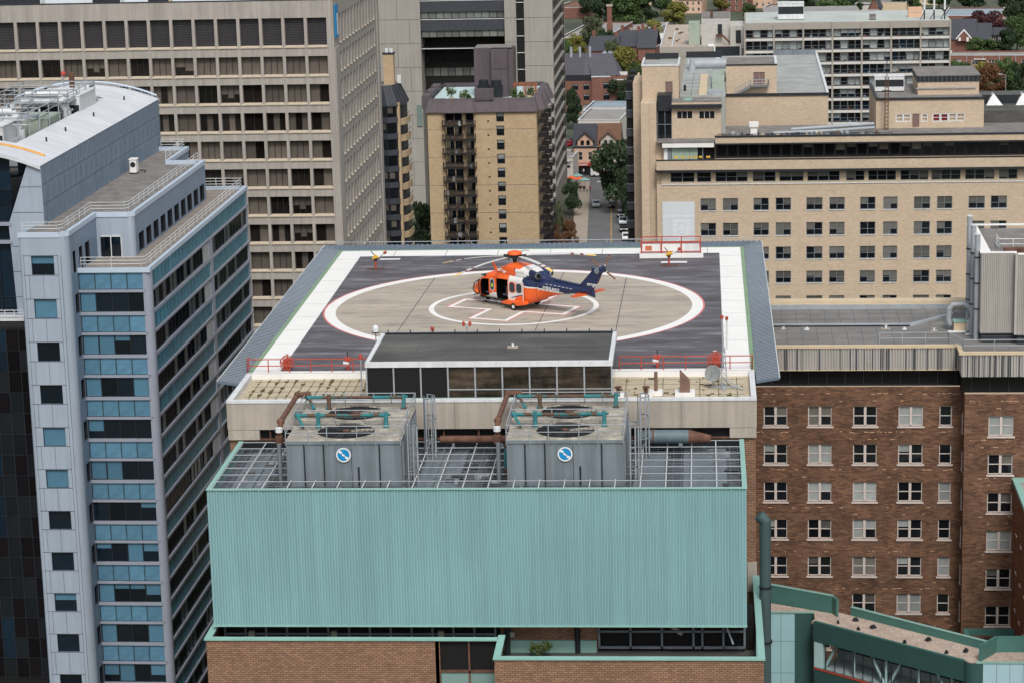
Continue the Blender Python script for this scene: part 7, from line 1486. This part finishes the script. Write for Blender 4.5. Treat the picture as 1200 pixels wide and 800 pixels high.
o, w = block(1160, 1184, 64, 7, 10, dark, slate, 'dark_house', 'dark walled house with white framed windows near the right edge', 'house', wins=(3, (4.6,), 1.6, 1.8)); gable_roof(o, w, 10, 7.2, 2, slate)
o, w = block(1018, 1030, 26, 5, 12, redb, slate, 'brick_gable_house', 'small red gabled house showing above the slab roof', 'house'); gable_roof(o, w, 12, 5.2, 5, slate, 'y'); b = MB(redb); b.ext([(0, 5), (w, 5), (w/2, 9.6)], 'y', 0, .3); b.build('gable', o)
block(1024, 1062, 20, 6, 20, creamc, gravel, 'cream_block', 'cream block behind the slab roof', 'building'); block(1000, 1026, 18, 4, 14, grw, slate, 'grey_shed', 'grey shed behind the slab roof'); block(894, 930, 20, 3.6, 20, redb, asr, 'brick_terrace', 'brick terrace behind the slab roof plant cabin')
for pl, pr, pb, lb in ((796, 822, 16, 'pale rendered terrace at the top edge above the gravel roof'), (842, 876, 14, 'pink brick terrace at the top edge right of the painted penthouse'), (760, 790, 6, 'grey terrace at the top edge left of the yellow tree'), (876, 905, 10, 'dark terrace at the top edge left of the plant cabin'), (1176, 1200, 6, 'tan terrace at the top right corner'), (1072, 1100, 6, 'brown terrace at the top edge by the antenna poles')):
    o, w = block(pl, pr, pb, 6, 14, random.choice([grw, pinkw, redb, creamc]), slate, 'terrace_house', lb, 'house', wins=(4, (1, 3.6), 1.2, 1.5), group='distant terraces'); gable_roof(o, w, 14, 6.2, 4, random.choice([slate, shing]))
# filler city to the sides, seen from steps aside and in reflections
rg = random.Random(77)
for i in range(14):
    x, y = [(-190, 330), (-150, 430), (-100, 520), (160, 470), (190, 300), (-70, 640), (60, 560), (40, 650), (170, 620), (-160, -120), (-210, 60), (150, -90), (170, 60), (-90, 440)][i]
    w, d, h = rg.uniform(22, 40), rg.uniform(18, 30), rg.uniform(8, 24) if y > 250 else rg.uniform(40, 80)
    o = thing('city_block', ['low', 'broad', 'plain', 'grey', 'square', 'small', 'narrow', 'far', 'tan', 'tall', 'dark', 'pale', 'large', 'brown'][i]+' city block outside the main view beyond the hospital quarter', 'building', (x, y, GZ)); m = rg.choice([redb, grw, beige, slc]); b = MB(m)
    hs_ = [(2+j*3.4, 4+j*3.4, 1.5+k*3.4, 3.3+k*3.4) for j in range(int((w-4)/3.4)) for k in range(int((h-3)/3.4))]; wall(b, front(0), 0, w, 0, h, hs_, .3, None, gdark); b.box(0, w, .35, d, 0, h); b.build('wall', o); b = MB(asr); b.box(.2, w-.2, .5, d-.2, h, h+.1); b.build('roof', o)
# ---------------------------------------------------------------- vehicles
def car_proto(col, label, van=False):
    o = thing('parked_car' if not van else 'delivery_van', label, 'van' if van else 'car'); L = 4.6 if not van else 6; W2 = .92 if not van else 1.05
    prof = [(0, .35), (L, .35), (L, .8), (L-.1, .95), (L*.78, 1.0), (L*.62, 1.45), (L*.22, 1.48), (L*.06, 1.0), (0, .9)] if not van else [(0, .4), (L, .4), (L, 1.2), (L-.9, 1.4), (L-1.6, 2.5), (0, 2.6)]
    b = MB(col); b.ext([(x-L/2, z) for x, z in prof], 'x' if False else 'y', -W2, W2)
    q = b.build('body', o)
    g_ = MB(gdark)
    if not van: g_.ext([(L*.77-L/2, 1.0), (L*.625-L/2, 1.43), (L*.23-L/2, 1.46), (L*.08-L/2, 1.02)], 'y', -W2-.01, W2+.01); g_.add([(L*.775-L/2+.015, -W2*.85, 1.02), (L*.775-L/2+.015, W2*.85, 1.02), (L*.625-L/2+.02, W2*.8, 1.44), (L*.625-L/2+.02, -W2*.8, 1.44)], [(0, 1, 2, 3)]); g_.add([(L*.06-L/2-.01, W2*.85, 1.03), (L*.06-L/2-.01, -W2*.85, 1.03), (L*.215-L/2-.02, -W2*.8, 1.46), (L*.215-L/2-.02, W2*.8, 1.46)], [(0, 1, 2, 3)])
    else: g_.add([(L/2-.86, -.9, 1.45), (L/2-.86, .9, 1.45), (L/2-1.5, .9, 2.4), (L/2-1.5, -.9, 2.4)], [(0, 1, 2, 3)])
    g_.build('glazing', o)
    for x in (-L/2+.85, L/2-.9):
        for s in (-1, 1): t = MB(tyre); t.cyl((x, s*(W2-.2), .33), (x, s*(W2+.01), .33), .33, tyre, 14); t.build('wheel', o)
    for s in (-.65, .65): t = MB(white); t.box(L/2-.02, L/2+.02, s-.18, s+.18, .68, .85); t.build('headlight', o)
    return o
silver = mat('car_silver', S(170, 176, 182), .3, .03, 1., spec=.6); cblack = mat('car_black', S(24, 25, 28), .25, .05, 1., spec=.6); cwhite = mat('car_white', S(214, 214, 214), .35, .03, 1.); cred = mat('car_red', S(160, 36, 40), .35, .05, 1.)
RD = math.atan2(-1, .035)
def put(o, px, py, rz, dz=.02): P = ground_at(px, py); o.location = (P.x, P.y, GZ+dz); o.rotation_euler[2] = rz
c1 = car_proto(silver, 'silver car driving towards the camera in the left lane'); c1.name = 'moving_car'; put(c1, 699, 242, RD)
c2 = car_proto(cblack, 'black car waiting in the right lane under the street tree'); put(c2, 718, 243, RD)
for i, (px, py, m, lb) in enumerate(((728, 254, cblack, 'black car parked at the right kerb, farthest of the row'), (730, 262, silver, 'silver car parked at the right kerb behind the dark one'), (731, 271, cblack, 'dark car parked at the right kerb between the silver and the white'), (734, 281, cwhite, 'white car parked at the right kerb'), (732, 295, silver, 'nearest silver car parked at the right kerb'))):
    c = copy_tree(c2); c['label'] = lb; c['group'] = 'cars parked along the right kerb'
    for ch in c.children:
        if ch.name.startswith('body'): ch.data = ch.data.copy(); ch.data.materials[0] = m
    put(c, px, py, RD)
vn = car_proto(cwhite, 'white van with red stripe crossing at the end of the road', True); put(vn, 706, 207, 0); b = MB(cred); b.box(-1.5, 1.8, -1.07, -1.05, 1.2, 1.5); b.build('stripe', vn)
c = car_proto(cred, 'red car parked left of the gabled shops'); put(c, 667, 171, 1.3); c = car_proto(cblack, 'dark car parked beside the red one'); put(c, 673, 169, 1.3)
# ---------------------------------------------------------------- parasols, people, lamps
for i, (px, py, c_, lb) in enumerate(((670, 220, 'o', 'orange parasol leftmost on the patio'), (679, 221, 'o', 'orange parasol between the teal ones on the patio'), (685, 222, 't', 'teal parasol rightmost on the patio'), (677, 217, 't', 'teal parasol behind the orange one'))):
    P = ground_at(px, py); o = thing('parasol', lb, 'parasol', (P.x, P.y, GZ+.14), 0, 'parasols on the corner patio'); m = orange if c_ == 'o' else mint; n = 8; b = MB(m); v = [(0, 0, 2.9)]+[(1.5*math.cos(2*math.pi*k/n), 1.5*math.sin(2*math.pi*k/n), 2.3) for k in range(n)]; b.add(v, [(0, 1+k, 1+(k+1) % n) for k in range(n)]); b.add([(x, y, z-.04) for x, y, z in v], [(0, 1+(k+1) % n, 1+k) for k in range(n)]); b.build('canopy', o); b = MB(galv); b.cyl((0, 0, 0), (0, 0, 2.9), .04); b.cyl((0, 0, 0), (0, 0, .12), .35, dark); b.build('pole', o)
skin = mat('skin', S(178, 130, 104), .6, .05)
def person(px, py, rz, top, leg, label, st=.22):
    P = ground_at(px, py); vs = [((0, 0, .95), .16), ((0, 0, 1.2), .17), ((0, 0, 1.42), .15), ((0, 0, 1.54), .07), ((0, .01, 1.66), .11), ((0, .0, 1.78), .085),
        ((.2, 0, 1.42), .065), ((.26, .02, 1.14), .05), ((.25, .12, .9), .038), ((-.2, 0, 1.42), .065), ((-.26, -.02, 1.14), .05), ((-.25, -.02, .88), .038),
        ((.1, .0, .88), .1), ((.11, st*.5, .48), .07), ((.11, st, .08), .05), ((.11, st+.14, .04), .045), ((-.1, 0, .88), .1), ((-.11, -st*.4, .48), .07), ((-.11, -st, .08), .05), ((-.11, -st+.14, .04), .045)]
    es = [(0, 1), (1, 2), (2, 3), (3, 4), (4, 5), (2, 6), (6, 7), (7, 8), (2, 9), (9, 10), (10, 11), (0, 12), (12, 13), (13, 14), (14, 15), (0, 16), (16, 17), (17, 18), (18, 19)]
    me = bpy.data.meshes.new('person'); me.from_pydata([v[0] for v in vs], es, []); o = link('person', me, None, (P.x, P.y, GZ+.15), rz); tag(o, label, 'person', 'people walking at the corner')
    md = o.modifiers.new('skin', 'SKIN'); 
    for i, v in enumerate(vs): me.skin_vertices[0].data[i].radius = (v[1], v[1]*.85)
    me.skin_vertices[0].data[0].use_root = True; o.modifiers.new('sub', 'SUBSURF').levels = 1
    dg = bpy.context.evaluated_depsgraph_get(); dg.update(); m2 = bpy.data.meshes.new_from_object(o.evaluated_get(dg)); o.modifiers.clear(); o.data = m2; m2.materials.clear()
    for m in (top, leg, skin, dark): m2.materials.append(m)
    for p in m2.polygons: z = p.center.z; x = abs(p.center.x); p.material_index = 2 if z > 1.52 and z < 1.7 or (x > .2 and z < 1.08) else (3 if z >= 1.7 or z < .1 else (0 if z > .93 else 1)); p.use_smooth = True
    return o
blk = mat('black_cloth', S(30, 30, 34), .9, .1); den = mat('denim', S(52, 62, 84), .9, .1); wcl = mat('white_cloth', S(190, 188, 184), .9, .05); rcl = mat('red_cloth', S(140, 50, 50), .9, .05)
for a in ((680, 226, 2.9, blk, blk, 'person in black walking at the left end of the group by the parasols'), (684.5, 226, 3.0, blk, den, 'person in dark top and jeans left of the white shirt by the parasols'), (688, 227, 3.2, wcl, blk, 'person in white top walking in the group by the parasols'), (691.5, 226, 3.3, rcl, blk, 'person in red top at the right end of the group'), (684, 206, .3, wcl, den, 'person in white top standing before the shop fronts')): person(*a)
for px, pb, pt, lb in ((1178, 128, 88, 'tall pale street lamp behind the right hospital roof'), (1195, 126, 110, 'shorter blue-grey street lamp near the right picture edge'), (711, 236, 214, 'lamp post at the right kerb beneath the street tree'), (674, 214, 190, 'lamp post on the corner beside the parasols')):
    P = ground_at(px, pb); h = (pb-pt)/ppm(P); o = thing('street_lamp', lb, 'street lamp', (P.x, P.y, GZ), 0, 'street lamps'); b = MB(galv); b.cyl((0, 0, 0), (0, 0, h), .13, galv, 8, .08); b.cyl((0, 0, h), (-1.6, 0, h+.3), .06, galv, 6); b.build('pole', o); b = MB(whitem); b.box(-2.2, -1.4, -.2, .2, h+.18, h+.36); b.build('lamp_head', o)
